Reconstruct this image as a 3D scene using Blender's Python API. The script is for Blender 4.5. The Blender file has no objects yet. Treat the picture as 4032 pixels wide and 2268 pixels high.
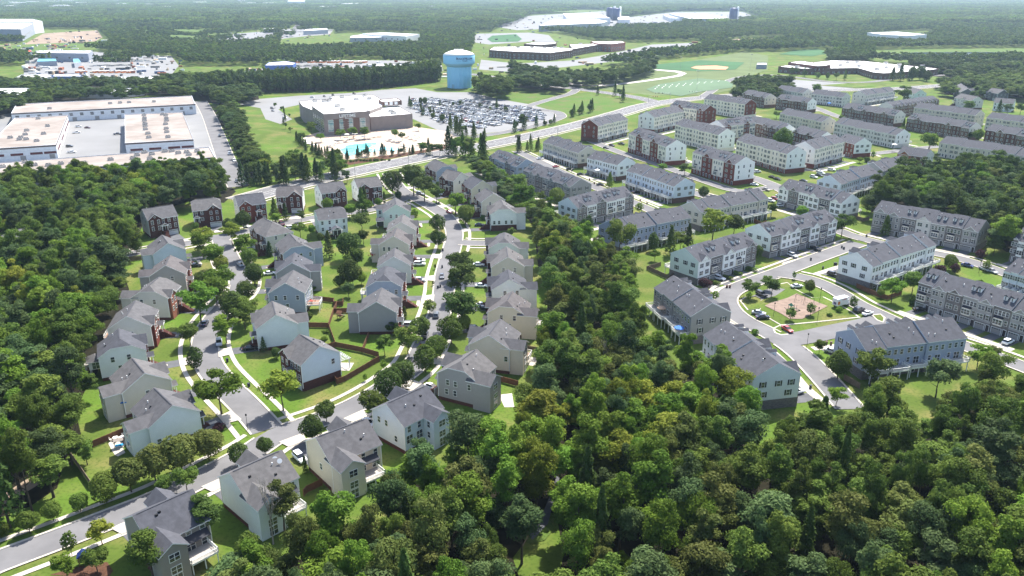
import bpy, math, random
import numpy as np
from mathutils import Vector, Matrix

# ------------------------------------------------------------------ camera, sky, sun, exposure
SC = bpy.context.scene
COL = SC.collection
CAM_H, PITCH, FPX = 104.0, math.radians(20.67), 3115.0      # drone height, tilt, focal length in px of a 4032 wide frame
SUN_EL, SUN_AZ = math.radians(56.0), math.radians(24.0)     # elevation; azimuth to the right of straight ahead

cam_data = bpy.data.cameras.new('camera')
cam = bpy.data.objects.new('camera', cam_data)
COL.objects.link(cam)
cam.location = (0, 0, CAM_H)
cam.rotation_euler = (math.pi / 2 - PITCH, 0, 0)
cam_data.sensor_width = 36.0
cam_data.lens = FPX / 4032 * 36.0
cam_data.clip_start = 1.0
cam_data.clip_end = 60000.0
SC.camera = cam

world = bpy.data.worlds.new('World')
SC.world = world
world.use_nodes = True
wnt = world.node_tree
sky = wnt.nodes.new('ShaderNodeTexSky')
sky.sky_type = 'NISHITA'
sky.sun_disc = False
sky.sun_elevation = SUN_EL
sky.sun_rotation = SUN_AZ
sky.air_density = 0.9
sky.dust_density = 1.6
sky.ozone_density = 0.6
wnt.links.new(sky.outputs[0], wnt.nodes['Background'].inputs[0])
wnt.nodes['Background'].inputs[1].default_value = 0.15

sun_data = bpy.data.lights.new('sun', 'SUN')
sun_data.energy = 5.0
sun_data.angle = math.radians(0.53)
sun_data.color = (1.0, 0.955, 0.88)
sun = bpy.data.objects.new('sun', sun_data)
COL.objects.link(sun)
sd = Vector((math.sin(SUN_AZ) * math.cos(SUN_EL), math.cos(SUN_AZ) * math.cos(SUN_EL), math.sin(SUN_EL)))
sun.rotation_euler = sd.to_track_quat('Z', 'Y').to_euler()
sun.location = (0, 0, 400)

SC.view_settings.view_transform = 'Standard'
SC.view_settings.look = 'None'
SC.view_settings.gamma = 1.0
SC.view_settings.use_curve_mapping = False
SC.view_settings.exposure = 1.12
SC.render.engine = 'CYCLES'
cy = SC.cycles
cy.max_bounces = 6
cy.diffuse_bounces = 4
cy.glossy_bounces = 2
cy.transmission_bounces = 3
cy.transparent_max_bounces = 4
cy.volume_bounces = 0
cy.use_denoising = True
cy.denoiser = 'OPENIMAGEDENOISE'
cy.denoising_input_passes = 'RGB_ALBEDO_NORMAL'
cy.denoising_prefilter = 'ACCURATE'
cy.sample_clamp_indirect = 6.0
cy.use_light_tree = False
cy.use_adaptive_sampling = False

# ------------------------------------------------------------------ photo point -> place on a level plane
SP, CP = math.sin(PITCH), math.cos(PITCH)
def S(sx, sy, z=0.0):
    """where the sight line through photo pixel (4032 wide) meets the level z"""
    u, v = (sx - 2016) / FPX, (sy - 1134) / FPX
    dy, dz = CP - v * SP, -SP - v * CP
    t = (CAM_H - z) / -dz
    return Vector((u * t, dy * t, z))
K = 4032 / 2576
def F(x, y, z=0.0):
    return S(x * K, y * K, z)
VIEWS = {'zA': (430, 860, 4.089), 'zB': (960, 800, 4.089), 'zC': (960, 1140, 4.089), 'zD': (1400, 740, 2.311), 'zE': (1400, 1020, 2.311),
         'zF': (1630, 1200, 2.311), 'zG': (1630, 590, 2.311), 'zH': (540, 700, 2.311), 'zI': (840, 1760, 6.44), 'zJ': (2560, 1000, 2.275),
         'zK': (3400, 1000, 2.275), 'zL': (2900, 560, 2.275), 'zM': (3050, 320, 2.275), 'zN': (3500, 280, 2.729), 'zO': (2560, 330, 2.275),
         'zP': (2040, 420, 2.275), 'zQ': (3240, 1140, 6.067), 'zR': (1160, 350, 2.912), 'zS': (1600, 340, 2.275), 'zT': (0, 80, 2.275),
         'zU': (340, 1680, 4.817), 'f': (0, 0, 2576 / 4032)}
for _c in range(4):
    for _r in range(4):
        VIEWS['t%d%d' % (_c, _r)] = (1008 * _c, 567 * _r, 2.5556)
def V(v, x, y, z=0.0):
    ox, oy, k = VIEWS[v]
    return S(ox + x / k, oy + y / k, z)
def project(p):
    """world point -> pixel in the 2576 wide photo, and depth"""
    dx, dy, dz = p[0], p[1], p[2] - CAM_H
    zc = dy * CP - dz * SP
    yc = -dy * SP - dz * CP
    return (1288 + FPX / K * dx / zc, 724.5 + FPX / K * yc / zc, zc)

RND = random.Random(11)

# ------------------------------------------------------------------ materials
MATS = {}
def srgb(r, g, b):
    f = lambda c: ((c / 255 + 0.055) / 1.055) ** 2.4 if c > 10 else c / 255 / 12.92
    return (f(r), f(g), f(b))
def mat(name, col, rough=0.8, var=0.0, scale=1.0, col2=None, spec=0.3, metal=0.0, bump=0.0, bscale=20.0, rand=0.0, coords='Object', alpha=None,
        sheen=0.0, coat=0.0, detail=3.0):
    """Principled material: base colour varied by noise towards col2 (or darker), optional per-object brightness jitter and fine relief"""
    if name in MATS:
        return MATS[name]
    m = bpy.data.materials.new(name)
    m.use_nodes = True
    nt = m.node_tree
    b = nt.nodes['Principled BSDF']
    b.inputs['Roughness'].default_value = rough
    b.inputs['Metallic'].default_value = metal
    b.inputs['Specular IOR Level'].default_value = spec
    b.inputs['Base Color'].default_value = (*col, 1)
    if coat:
        b.inputs['Coat Weight'].default_value = coat
    out = None
    if var > 0 or bump > 0:
        if coords == 'World':
            tc = nt.nodes.new('ShaderNodeNewGeometry').outputs['Position']
        else:
            tc = nt.nodes.new('ShaderNodeTexCoord').outputs[coords]
    if var > 0:
        n = nt.nodes.new('ShaderNodeTexNoise')
        n.inputs['Scale'].default_value = scale
        n.inputs['Detail'].default_value = detail
        n.inputs['Roughness'].default_value = 0.6
        nt.links.new(tc, n.inputs['Vector'])
        r = nt.nodes.new('ShaderNodeMapRange')
        r.inputs[1].default_value, r.inputs[2].default_value = 0.36, 0.64
        nt.links.new(n.outputs['Fac'], r.inputs[0])
        mx = nt.nodes.new('ShaderNodeMix')
        mx.data_type = 'RGBA'
        c2 = col2 if col2 else tuple(c * (1 - var) for c in col)
        mx.inputs[6].default_value = (*col, 1)
        mx.inputs[7].default_value = (*c2, 1)
        nt.links.new(r.outputs[0], mx.inputs[0])
        out = mx.outputs[2]
    if rand > 0:
        oi = nt.nodes.new('ShaderNodeObjectInfo')
        hv = nt.nodes.new('ShaderNodeHueSaturation')
        if out:
            nt.links.new(out, hv.inputs['Color'])
        else:
            hv.inputs['Color'].default_value = (*col, 1)
        mr = nt.nodes.new('ShaderNodeMapRange')
        mr.inputs[3].default_value, mr.inputs[4].default_value = 1 - rand, 1 + rand
        nt.links.new(oi.outputs['Random'], mr.inputs[0])
        nt.links.new(mr.outputs[0], hv.inputs['Value'])
        out = hv.outputs[0]
    if out:
        nt.links.new(out, b.inputs['Base Color'])
    if bump > 0:
        n2 = nt.nodes.new('ShaderNodeTexNoise')
        n2.inputs['Scale'].default_value = bscale
        nt.links.new(tc, n2.inputs['Vector'])
        bp = nt.nodes.new('ShaderNodeBump')
        bp.inputs['Strength'].default_value = bump
        bp.inputs['Distance'].default_value = 0.05
        nt.links.new(n2.outputs['Fac'], bp.inputs['Height'])
        nt.links.new(bp.outputs[0], b.inputs['Normal'])
    MATS[name] = m
    return m

def banded(name, col, col2, axis=2, scale=5.0, width=0.15, rough=0.75, bump=0.3, noise=0.12):
    """boards or courses: fine lines across one axis, plus mottling"""
    m = mat(name, col, rough, noise, 0.7, None, 0.25)
    nt = m.node_tree
    b = nt.nodes['Principled BSDF']
    src = b.inputs['Base Color'].links[0].from_socket
    tc = nt.nodes.new('ShaderNodeTexCoord').outputs['Object']
    sp = nt.nodes.new('ShaderNodeSeparateXYZ')
    nt.links.new(tc, sp.inputs[0])
    mu = nt.nodes.new('ShaderNodeMath'); mu.operation = 'MULTIPLY'; mu.inputs[1].default_value = scale
    nt.links.new(sp.outputs[axis], mu.inputs[0])
    fr = nt.nodes.new('ShaderNodeMath'); fr.operation = 'FRACT'
    nt.links.new(mu.outputs[0], fr.inputs[0])
    lt = nt.nodes.new('ShaderNodeMath'); lt.operation = 'LESS_THAN'; lt.inputs[1].default_value = width
    nt.links.new(fr.outputs[0], lt.inputs[0])
    mx = nt.nodes.new('ShaderNodeMix'); mx.data_type = 'RGBA'
    nt.links.new(lt.outputs[0], mx.inputs[0])
    nt.links.new(src, mx.inputs[6])
    mx.inputs[7].default_value = (*col2, 1)
    nt.links.new(mx.outputs[2], b.inputs['Base Color'])
    return m

def brickmat(name, c1, c2, mortar, scale=1.0):
    m = mat(name, c1, 0.88, 0.0, spec=0.15)
    nt = m.node_tree
    b = nt.nodes['Principled BSDF']
    tc = nt.nodes.new('ShaderNodeTexCoord').outputs['Object']
    # use x+y along the wall so both wall directions show courses
    sp = nt.nodes.new('ShaderNodeSeparateXYZ'); nt.links.new(tc, sp.inputs[0])
    ad = nt.nodes.new('ShaderNodeMath'); nt.links.new(sp.outputs[0], ad.inputs[0]); nt.links.new(sp.outputs[1], ad.inputs[1])
    cb = nt.nodes.new('ShaderNodeCombineXYZ'); nt.links.new(ad.outputs[0], cb.inputs[0]); nt.links.new(sp.outputs[2], cb.inputs[1])
    br = nt.nodes.new('ShaderNodeTexBrick')
    br.inputs['Color1'].default_value = (*c1, 1)
    br.inputs['Color2'].default_value = (*c2, 1)
    br.inputs['Mortar'].default_value = (*mortar, 1)
    br.inputs['Scale'].default_value = scale
    br.inputs['Mortar Size'].default_value = 0.008
    br.inputs['Brick Width'].default_value = 0.3
    br.inputs['Row Height'].default_value = 0.11
    nt.links.new(cb.outputs[0], br.inputs['Vector'])
    nt.links.new(br.outputs['Color'], b.inputs['Base Color'])
    return m

# walls (vinyl siding), brick, stone
def siding(name, r, g, b):
    c = srgb(r, g, b)
    return banded('siding_' + name, c, tuple(x * 0.8 for x in c), 2, 1 / 0.13, 0.14, 0.7, 0.2, 0.05)
SIDE = {k: siding(k, *v) for k, v in {
    'white': (236, 235, 230), 'palegrey': (204, 200, 194), 'greige': (196, 188, 175), 'grey': (152, 149, 146), 'blue': (156, 164, 180),
    'paleblue': (218, 221, 220), 'teal': (202, 212, 205), 'tan': (208, 197, 178), 'cream': (228, 219, 204), 'bluegrey': (146, 154, 164),
    'taupe': (140, 134, 128), 'skyblue': (204, 212, 220), 'darkgrey': (96, 98, 102), 'mint': (214, 221, 214)}.items()}
BRICK = {'red': brickmat('brick_red', srgb(116, 56, 44), srgb(96, 44, 36), srgb(124, 92, 80)),
         'dark': brickmat('brick_dark', srgb(86, 50, 44), srgb(68, 40, 36), srgb(98, 76, 70)),
         'orange': brickmat('brick_orange', srgb(150, 90, 70), srgb(128, 76, 60), srgb(150, 124, 110)),
         'brown': brickmat('brick_brown', srgb(100, 74, 62), srgb(82, 60, 50), srgb(112, 92, 82)),
         'stone': brickmat('stone_veneer', srgb(124, 116, 112), srgb(92, 88, 88), srgb(132, 128, 124), 0.6)}
def wallmat(k):
    return BRICK[k[2:]] if k.startswith('b:') else SIDE[k]

SHINGLE = [banded('shingle_%d' % i, srgb(*c), tuple(0.72 * x for x in srgb(*c)), 2, 1 / 0.14, 0.16, 0.92, 0.3, 0.3)
           for i, c in enumerate([(92, 91, 93), (99, 97, 97), (80, 81, 87), (95, 91, 91)])]
TRIM = mat('white_trim', srgb(225, 225, 222), 0.55, 0.04, 2.0)
GLASS = mat('window_glass', srgb(34, 40, 48), 0.08, 0.3, 0.9, srgb(70, 78, 86), spec=0.9, rand=0.35)
SHUT = mat('dark_shutter', srgb(34, 36, 42), 0.6)
DOOR = mat('dark_door', srgb(44, 38, 40), 0.5, rand=0.4)
GARAGE = banded('garage_door', srgb(206, 206, 202), srgb(150, 150, 150), 2, 1 / 0.55, 0.08, 0.6)
GARAGE_T = banded('garage_door_taupe', srgb(150, 146, 142), srgb(112, 110, 108), 2, 1 / 0.55, 0.08, 0.6)
DECKW = banded('deck_boards', srgb(150, 122, 104), srgb(96, 76, 64), 0, 1 / 0.15, 0.12, 0.85)
DECKG = banded('deck_boards_grey', srgb(170, 165, 158), srgb(110, 106, 100), 0, 1 / 0.15, 0.12, 0.85)
FENCE = banded('fence_wood', srgb(122, 84, 62), srgb(74, 50, 38), 0, 1 / 0.15, 0.12, 0.9, 0.3, 0.3)
FENCE_G = banded('fence_wood_grey', srgb(128, 112, 96), srgb(84, 74, 64), 0, 1 / 0.15, 0.12, 0.9, 0.3, 0.3)
ASPHALT = mat('asphalt', srgb(112, 111, 112), 0.95, 0.22, 0.12, coords='World', spec=0.2, bump=0.2, bscale=6, detail=6)
DRIVE = mat('asphalt_drive', srgb(96, 97, 100), 0.95, 0.25, 0.3, coords='World', spec=0.2, detail=6)
CONC = banded('concrete', srgb(176, 169, 158), srgb(156, 149, 138), 0, 1 / 1.5, 0.03, 0.9, 0.2, 0.1)
PAINT = mat('road_paint', srgb(216, 216, 212), 0.7, 0.2, 2.0)
BLACKM = mat('black_metal', srgb(26, 27, 29), 0.5)
GREYM = mat('galvanised_metal', srgb(150, 152, 154), 0.45, metal=0.6)
WHITER = mat('white_roof_membrane', srgb(236, 236, 234), 0.7, 0.06, 0.05)

# ------------------------------------------------------------------ mesh building
class MB:
    def __init__(self):
        self.v, self.f, self.m = [], [], []
    def add(self, vs, fs, mi=0):
        o = len(self.v)
        self.v += [tuple(p) for p in vs]
        for f in fs:
            self.f.append(tuple(o + i for i in f)); self.m.append(mi)
        return self
    def box(self, x0, y0, z0, x1, y1, z1, mi=0):
        return self.add([(x0, y0, z0), (x1, y0, z0), (x1, y1, z0), (x0, y1, z0), (x0, y0, z1), (x1, y0, z1), (x1, y1, z1), (x0, y1, z1)],
                        [(0, 3, 2, 1), (4, 5, 6, 7), (0, 1, 5, 4), (1, 2, 6, 5), (2, 3, 7, 6), (3, 0, 4, 7)], mi)
    def poly(self, pts, mi=0):
        return self.add(pts, [tuple(range(len(pts)))], mi)
    def prism(self, pts, z0, z1, mi=0, top=None):
        """vertical prism over a counter-clockwise outline"""
        n = len(pts)
        vs = [(p[0], p[1], z0) for p in pts] + [(p[0], p[1], z1) for p in pts]
        self.add(vs, [tuple(range(n - 1, -1, -1))] + [(i, (i + 1) % n, n + (i + 1) % n, n + i) for i in range(n)], mi)
        return self.add(vs[n:], [tuple(range(n))], mi if top is None else top)
    def xprism(self, prof, x0, x1, mi=0, mend=None):
        """outline in (y,z), swept along x"""
        n = len(prof)
        vs = [(x0, p[0], p[1]) for p in prof] + [(x1, p[0], p[1]) for p in prof]
        me = mi if mend is None else mend
        self.add(vs, [(i, n + i, n + (i + 1) % n, (i + 1) % n) for i in range(n)], mi)
        self.add(vs[:n], [tuple(range(n))], me)
        return self.add(vs[n:], [tuple(range(n - 1, -1, -1))], me)
    def tube(self, p0, p1, r0, r1=None, n=6, mi=0):
        r1 = r0 if r1 is None else r1
        p0, p1 = Vector(p0), Vector(p1)
        d = (p1 - p0).normalized()
        a = d.orthogonal().normalized(); b = d.cross(a)
        vs = []
        for p, r in ((p0, r0), (p1, r1)):
            for i in range(n):
                t = 2 * math.pi * i / n
                vs.append(p + a * (r * math.cos(t)) + b * (r * math.sin(t)))
        return self.add(vs, [(i, (i + 1) % n, n + (i + 1) % n, n + i) for i in range(n)] + [tuple(range(n - 1, -1, -1)), tuple(range(n, 2 * n))], mi)
    def lathe(self, prof, n=16, mi=0, c=(0, 0)):
        vs = []
        for r, z in prof:
            for i in range(n):
                t = 2 * math.pi * i / n
                vs.append((c[0] + r * math.cos(t), c[1] + r * math.sin(t), z))
        fs = []
        for k in range(len(prof) - 1):
            for i in range(n):
                fs.append((k * n + i, k * n + (i + 1) % n, (k + 1) * n + (i + 1) % n, (k + 1) * n + i))
        fs.append(tuple(range(n - 1, -1, -1)))
        fs.append(tuple((len(prof) - 1) * n + i for i in range(n)))
        return self.add(vs, fs, mi)
    def mesh(self, name, mats):
        me = bpy.data.meshes.new(name)
        me.from_pydata(self.v, [], self.f)
        if not isinstance(mats, (list, tuple)):
            mats = [mats]
        for m in mats:
            me.materials.append(m)
        if len(mats) > 1:
            me.polygons.foreach_set('material_index', self.m)
        me.update()
        return me
    def obj(self, name, mats, parent=None, loc=(0, 0, 0), rz=0.0):
        return place(name, self.mesh(name, mats), parent, loc, rz)

def place(name, me, parent=None, loc=(0, 0, 0), rz=0.0, sc=None):
    o = bpy.data.objects.new(name, me)
    COL.objects.link(o)
    o.location = loc
    if rz:
        o.rotation_euler = (0, 0, rz)
    if sc:
        o.scale = sc
    if parent:
        o.parent = parent
    return o
def empty(name, loc, rz=0.0):
    o = bpy.data.objects.new(name, None)
    o.empty_display_size = 0.5
    COL.objects.link(o)
    o.location = loc
    o.rotation_euler = (0, 0, rz)
    return o
LABELS = {}
def tag(o, label, cat, group=None):
    o['label'] = label
    o['category'] = cat
    if group:
        o['group'] = group
    return o
def struct(o, kind='structure', label=None):
    o['kind'] = kind
    if label:
        o['label'] = label
    return o
def smooth(o):
    o.data.polygons.foreach_set('use_smooth', [True] * len(o.data.polygons))
    return o
def area2(p):
    return sum(p[i][0] * p[(i + 1) % len(p)][1] - p[(i + 1) % len(p)][0] * p[i][1] for i in range(len(p)))
def ccw(p):
    p = list(p)
    return p if area2(p) > 0 else p[::-1]
FOOT = []      # building footprints: centre x,y, half sizes, angle
def keep_off(c, hx, hy, a):
    FOOT.append((c[0], c[1], hx, hy, a))
# lettering meshes (made first, while the scene is still light)
def text_mesh(s, size, depth=0.08, bold=False):
    cu = bpy.data.curves.new('lettering', 'FONT')
    cu.body = s; cu.size = size; cu.extrude = depth; cu.resolution_u = 2
    cu.offset = 0.02 * size if bold else 0
    o = bpy.data.objects.new('lettering_tmp', cu)
    COL.objects.link(o)
    dg = bpy.context.evaluated_depsgraph_get()
    me = bpy.data.meshes.new_from_object(o.evaluated_get(dg))
    bpy.data.objects.remove(o); bpy.data.curves.remove(cu)
    return me
TEXTS = {s: text_mesh(s, z, d, True) for s, z, d in (('LIFETIME', 3.3, 0.12), ('P', 3.5, .03), ('RINCE', 2.9, .03), ('W', 3.5, .03), ('ILLIAM', 2.9, .03), ('County', 2.0, .03), ('U-HAUL', 0.62, .01))}

# ------------------------------------------------------------------ the ground
def grass_material(name, base, dry, dark, bright):
    m = bpy.data.materials.new(name); m.use_nodes = True
    nt = m.node_tree; b = nt.nodes['Principled BSDF']
    b.inputs['Roughness'].default_value = 0.95
    b.inputs['Specular IOR Level'].default_value = 0.1
    pos = nt.nodes.new('ShaderNodeNewGeometry').outputs['Position']
    def noise(sc, lo, hi, det=4.0):
        n = nt.nodes.new('ShaderNodeTexNoise'); n.inputs['Scale'].default_value = sc; n.inputs['Detail'].default_value = det
        nt.links.new(pos, n.inputs['Vector'])
        r = nt.nodes.new('ShaderNodeMapRange'); r.inputs[1].default_value = lo; r.inputs[2].default_value = hi
        nt.links.new(n.outputs['Fac'], r.inputs[0]); return r.outputs[0]
    def mix(f, a, c):
        x = nt.nodes.new('ShaderNodeMix'); x.data_type = 'RGBA'
        nt.links.new(f, x.inputs[0])
        for s, i in ((a, 6), (c, 7)):
            if isinstance(s, tuple): x.inputs[i].default_value = (*s, 1)
            else: nt.links.new(s, x.inputs[i])
        return x.outputs[2]
    c = mix(noise(0.035, 0.42, 0.62), base, bright)
    c = mix(noise(0.07, 0.48, 0.72, 6), c, dry)
    c = mix(noise(1.3, 0.5, 0.75, 6), c, dark)
    nt.links.new(c, b.inputs['Base Color'])
    return m
GRASS = grass_material('lawn_grass', (0.072, 0.108, 0.018), (0.165, 0.145, 0.052), (0.040, 0.066, 0.010), (0.080, 0.150, 0.016))
FIELD = grass_material('rough_meadow', (0.085, 0.135, 0.024), (0.13, 0.12, 0.05), (0.04, 0.075, 0.012), (0.06, 0.13, 0.018))
TURF = mat('sports_turf', (0.05, 0.125, 0.05), 0.95, 0.2, 0.02, coords='World', spec=0.1)
TURFP = mat('pale_sports_turf', (0.11, 0.17, 0.10), 0.95, 0.15, 0.02, coords='World', spec=0.1)
TURFY = mat('dry_sports_turf', (0.115, 0.15, 0.06), 0.95, 0.2, 0.03, coords='World', spec=0.1)
DIRT = mat('bare_soil', srgb(150, 132, 114), 0.95, 0.3, 0.03, srgb(122, 108, 94), coords='World', spec=0.1)
MULCH = mat('mulch', srgb(92, 66, 52), 0.95, 0.4, 1.5, coords='World', spec=0.1)
LITTER = mat('leaf_litter', srgb(38, 36, 24), 0.95, 0.5, 0.4, coords='World', spec=0.1)
PADMAT = mat('playground_mulch', srgb(138, 120, 108), 0.95, 0.25, 0.5, coords='World', spec=0.1)
LOTC = mat('lot_paving', srgb(128, 128, 128), 0.95, 0.12, 0.03, coords='World', spec=0.2, detail=6)

g = MB(); R_ = 22000
g.poly([(-R_, -1500, 0), (R_, -1500, 0), (R_, R_, 0), (-R_, R_, 0)])
ground = struct(g.obj('ground', GRASS))

ZCOUNT = [0]
def sheet(name, pts, material, z=0.012, kind='structure', label=None):
    ZCOUNT[0] += 1
    zz = z + 0.0035 * (ZCOUNT[0] % 12)
    c = sum((Vector((p[0], p[1], 0)) for p in pts), Vector()) / len(pts)
    o = MB().poly([(p[0] - c.x, p[1] - c.y, 0) for p in ccw(pts)]).obj(name, material, None, (c.x, c.y, zz))
    return struct(o, kind, label)
def fpoly(pts, z=0.0):
    return [F(x, y, z) for x, y in pts]

# ------------------------------------------------------------------ roads
def smooth_line(pts, step=3.0):
    out = []
    n = len(pts)
    for i in range(n - 1):
        p0, p1, p2, p3 = pts[max(i - 1, 0)], pts[i], pts[i + 1], pts[min(i + 2, n - 1)]
        k = max(2, int((p2 - p1).length / step))
        for j in range(k):
            t = j / k
            out.append(0.5 * ((2 * p1) + (p2 - p0) * t + (2 * p0 - 5 * p1 + 4 * p2 - p3) * t * t + (3 * p1 - p0 - 3 * p2 + p3) * t ** 3))
    out.append(pts[-1])
    return out
ROADS = []     # (points array, half width, name)
def normals(pts):
    ns = []
    for i in range(len(pts)):
        d = (pts[min(i + 1, len(pts) - 1)] - pts[max(i - 1, 0)])
        d.z = 0
        d.normalize()
        ns.append(Vector((-d.y, d.x, 0)))
    return ns
def dist_to(line, p):
    a = line[:-1]; b = line[1:]
    d = b - a
    t = np.clip(((p - a) * d).sum(1) / np.maximum((d * d).sum(1), 1e-9), 0, 1)
    q = a + d * t[:, None]
    return np.sqrt(((p - q) ** 2).sum(1)).min()
def add_road(name, pts, width, kerbs=(1, 1), walks=(2.6, 2.6), surf=None, step=3.0):
    line = smooth_line(pts, step)
    ROADS.append(dict(name=name, line=line, arr=np.array([(p.x, p.y) for p in line]), hw=width / 2, kerbs=kerbs, walks=walks, surf=surf or ASPHALT))
ADD = lambda name, px, w, **k: add_road(name, [F(x, y) for x, y in px], w, **k)

ADD('curved_street', [(553, 590), (566, 626), (586, 668), (604, 706), (598, 735), (574, 762), (545, 796), (523, 832), (515, 875), (530, 925), (572, 976), (622, 1026), (672, 1082)], 7.6)
ADD('lower_street', [(-60, 1440), (0, 1412), (150, 1356), (275, 1307), (400, 1257), (550, 1182), (640, 1133), (700, 1094), (790, 1062), (869, 1032), (945, 992), (1000, 955), (1045, 918), (1069, 870), (1089, 826), (1106, 787), (1116, 737), (1118, 700), (1128, 655), (1140, 612), (1142, 580), (1124, 548), (1098, 528), (1049, 500), (1013, 481), (990, 455), (978, 436)], 7.4)
ADD('upper_street', [(250, 652), (290, 646), (355, 634), (465, 614), (560, 596), (640, 578), (730, 559), (820, 543), (930, 528), (1010, 502), (1030, 492)], 7.2)
ADD('side_street', [(1140, 608), (1185, 612), (1240, 612)], 7.0, walks=(2.4, 2.4))
ADD('arterial_road', [(600, 505), (720, 472), (850, 441), (1000, 409), (1150, 379), (1288, 352), (1450, 315), (1560, 284), (1640, 262), (1763, 246), (1900, 236), (2020, 228), (2132, 226), (2254, 223), (2400, 212), (2520, 196), (2620, 184)], 18.0, walks=(0, 3.2), step=8)
ADD('cross_arterial', [(1180, 186), (1240, 194), (1300, 205), (1438, 222), (1588, 243), (1652, 258)], 15.0, walks=(0, 0), step=8)
ADD('club_access_road', [(1185, 345), (1240, 338), (1310, 325), (1365, 312), (1400, 300), (1412, 292), (1395, 281), (1330, 272), (1345, 262), (1400, 246), (1435, 236), (1450, 226)], 9.0, walks=(0, 0), step=5)
ADD('warehouse_road', [(505, 255), (525, 290), (545, 340), (568, 400), (590, 450), (600, 470)], 11.0, walks=(0, 0), step=8)
# townhouse quarter
ADD('townhouse_street', [(1300, 380), (1400, 428), (1490, 468), (1580, 505), (1680, 548)], 7.0, walks=(2.2, 0))
ADD('loop_street', [(2140, 1030), (2072, 952), (2008, 888), (1940, 842), (1880, 812), (1842, 785), (1826, 757), (1838, 735), (1880, 715), (1965, 684), (2044, 654), (2132, 622), (2160, 612)], 7.6, walks=(2.4, 0))
ADD('court_street', [(2085, 572), (2107, 580), (2157, 598), (2260, 622), (2382, 644), (2457, 664), (2532, 690), (2620, 720)], 7.0, walks=(2.4, 0))
ADD('playground_street', [(1960, 690), (2030, 702), (2094, 728), (2157, 766), (2225, 798), (2290, 826), (2380, 856), (2510, 900), (2640, 950)], 7.2, walks=(2.6, 0))
ADD('parking_lane', [(1965, 858), (2030, 848), (2120, 829), (2182, 816), (2215, 806)], 9.0, kerbs=(0, 0), walks=(0, 0))
ADD('condominium_street', [(1480, 352), (1560, 384), (1650, 412), (1760, 452), (1850, 480), (1905, 478), (1950, 470)], 7.0, walks=(0, 0))
ADD('condominium_lane', [(1860, 440), (1905, 452), (1960, 474), (1990, 492), (2010, 520), (2060, 545), (2100, 575)], 9.0, walks=(0, 0))
ADD('townhouse_lane', [(1640, 452), (1720, 478), (1800, 500), (1880, 500)], 7.0, walks=(2.4, 0))
ADD('far_lane', [(2020, 262), (2060, 275), (2115, 296), (2180, 312)], 8.0, walks=(0, 0))
ADD('far_court', [(2120, 395), (2190, 388), (2260, 380), (2330, 372), (2420, 362)], 7.0, walks=(0, 0))
ADD('school_drive', [(1770, 243), (1830, 205), (1880, 192), (1960, 190), (2080, 205), (2180, 207), (2280, 195), (2400, 188)], 9.0, walks=(0, 0), step=8)
ADD('far_road', [(560, 112), (660, 98), (730, 84), (742, 72), (750, 62)], 16.0, kerbs=(0, 0), walks=(0, 0), step=12)

for i, r in enumerate(ROADS):
    z = r['z'] = 0.0763 + 0.006 * i
    L, N, hw = r['line'], normals(r['line']), r['hw']
    b = MB()
    vs = []
    for p, n in zip(L, N):
        vs += [(p.x + n.x * hw, p.y + n.y * hw, z), (p.x - n.x * hw, p.y - n.y * hw, z)]
    b.add(vs, [(2 * k + 1, 2 * k + 3, 2 * k + 2, 2 * k) for k in range(len(L) - 1)])
    ro = struct(b.obj(r['name'], r['surf']))
    r['obj'] = ro
    others = [q for q in ROADS if q is not r]
    def clear(p, extra):
        v = np.array((p.x, p.y))
        return all(dist_to(q['arr'], v) > q['hw'] + extra for q in others)
    for s, on in zip((1, -1), r['kerbs']):
        if not on: continue
        kb = MB(); wid = 0.5 if hw < 8 else 1.2
        for k in range(len(L) - 1):
            mid = (L[k] + L[k + 1]) / 2 + N[k] * (s * (hw + wid / 2))
            if not clear(mid, 0.1): continue
            q = []
            for j in (k, k + 1):
                for off in (hw - 0.05, hw + wid):
                    q.append((L[j].x + N[j].x * s * off, L[j].y + N[j].y * s * off))
            o_ = ccw([q[0], q[1], q[3], q[2]])
            kb.add([(x, y, z + 0.12) for x, y in o_], [(0, 1, 2, 3)])
            kb.add([(q[0][0], q[0][1], 0), (q[2][0], q[2][1], 0), (q[2][0], q[2][1], z + .12), (q[0][0], q[0][1], z + .12)], [(0, 1, 2, 3)])
        if kb.f: struct(kb.obj('kerb', CONC))
    for s, off in zip((1, -1), r['walks']):
        if not off: continue
        wb = MB()
        for k in range(len(L) - 1):
            mid = (L[k] + L[k + 1]) / 2 + N[k] * (s * (hw + off + 0.7))
            if not clear(mid, 0.4): continue
            q = []
            for j in (k, k + 1):
                for o2 in (hw + off, hw + off + 1.3):
                    q.append((L[j].x + N[j].x * s * o2, L[j].y + N[j].y * s * o2))
            wb.add([(x, y, z + 0.05) for x, y in ccw([q[0], q[1], q[3], q[2]])], [(0, 1, 2, 3)])
        if wb.f: struct(wb.obj('pavement', CONC))

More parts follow.
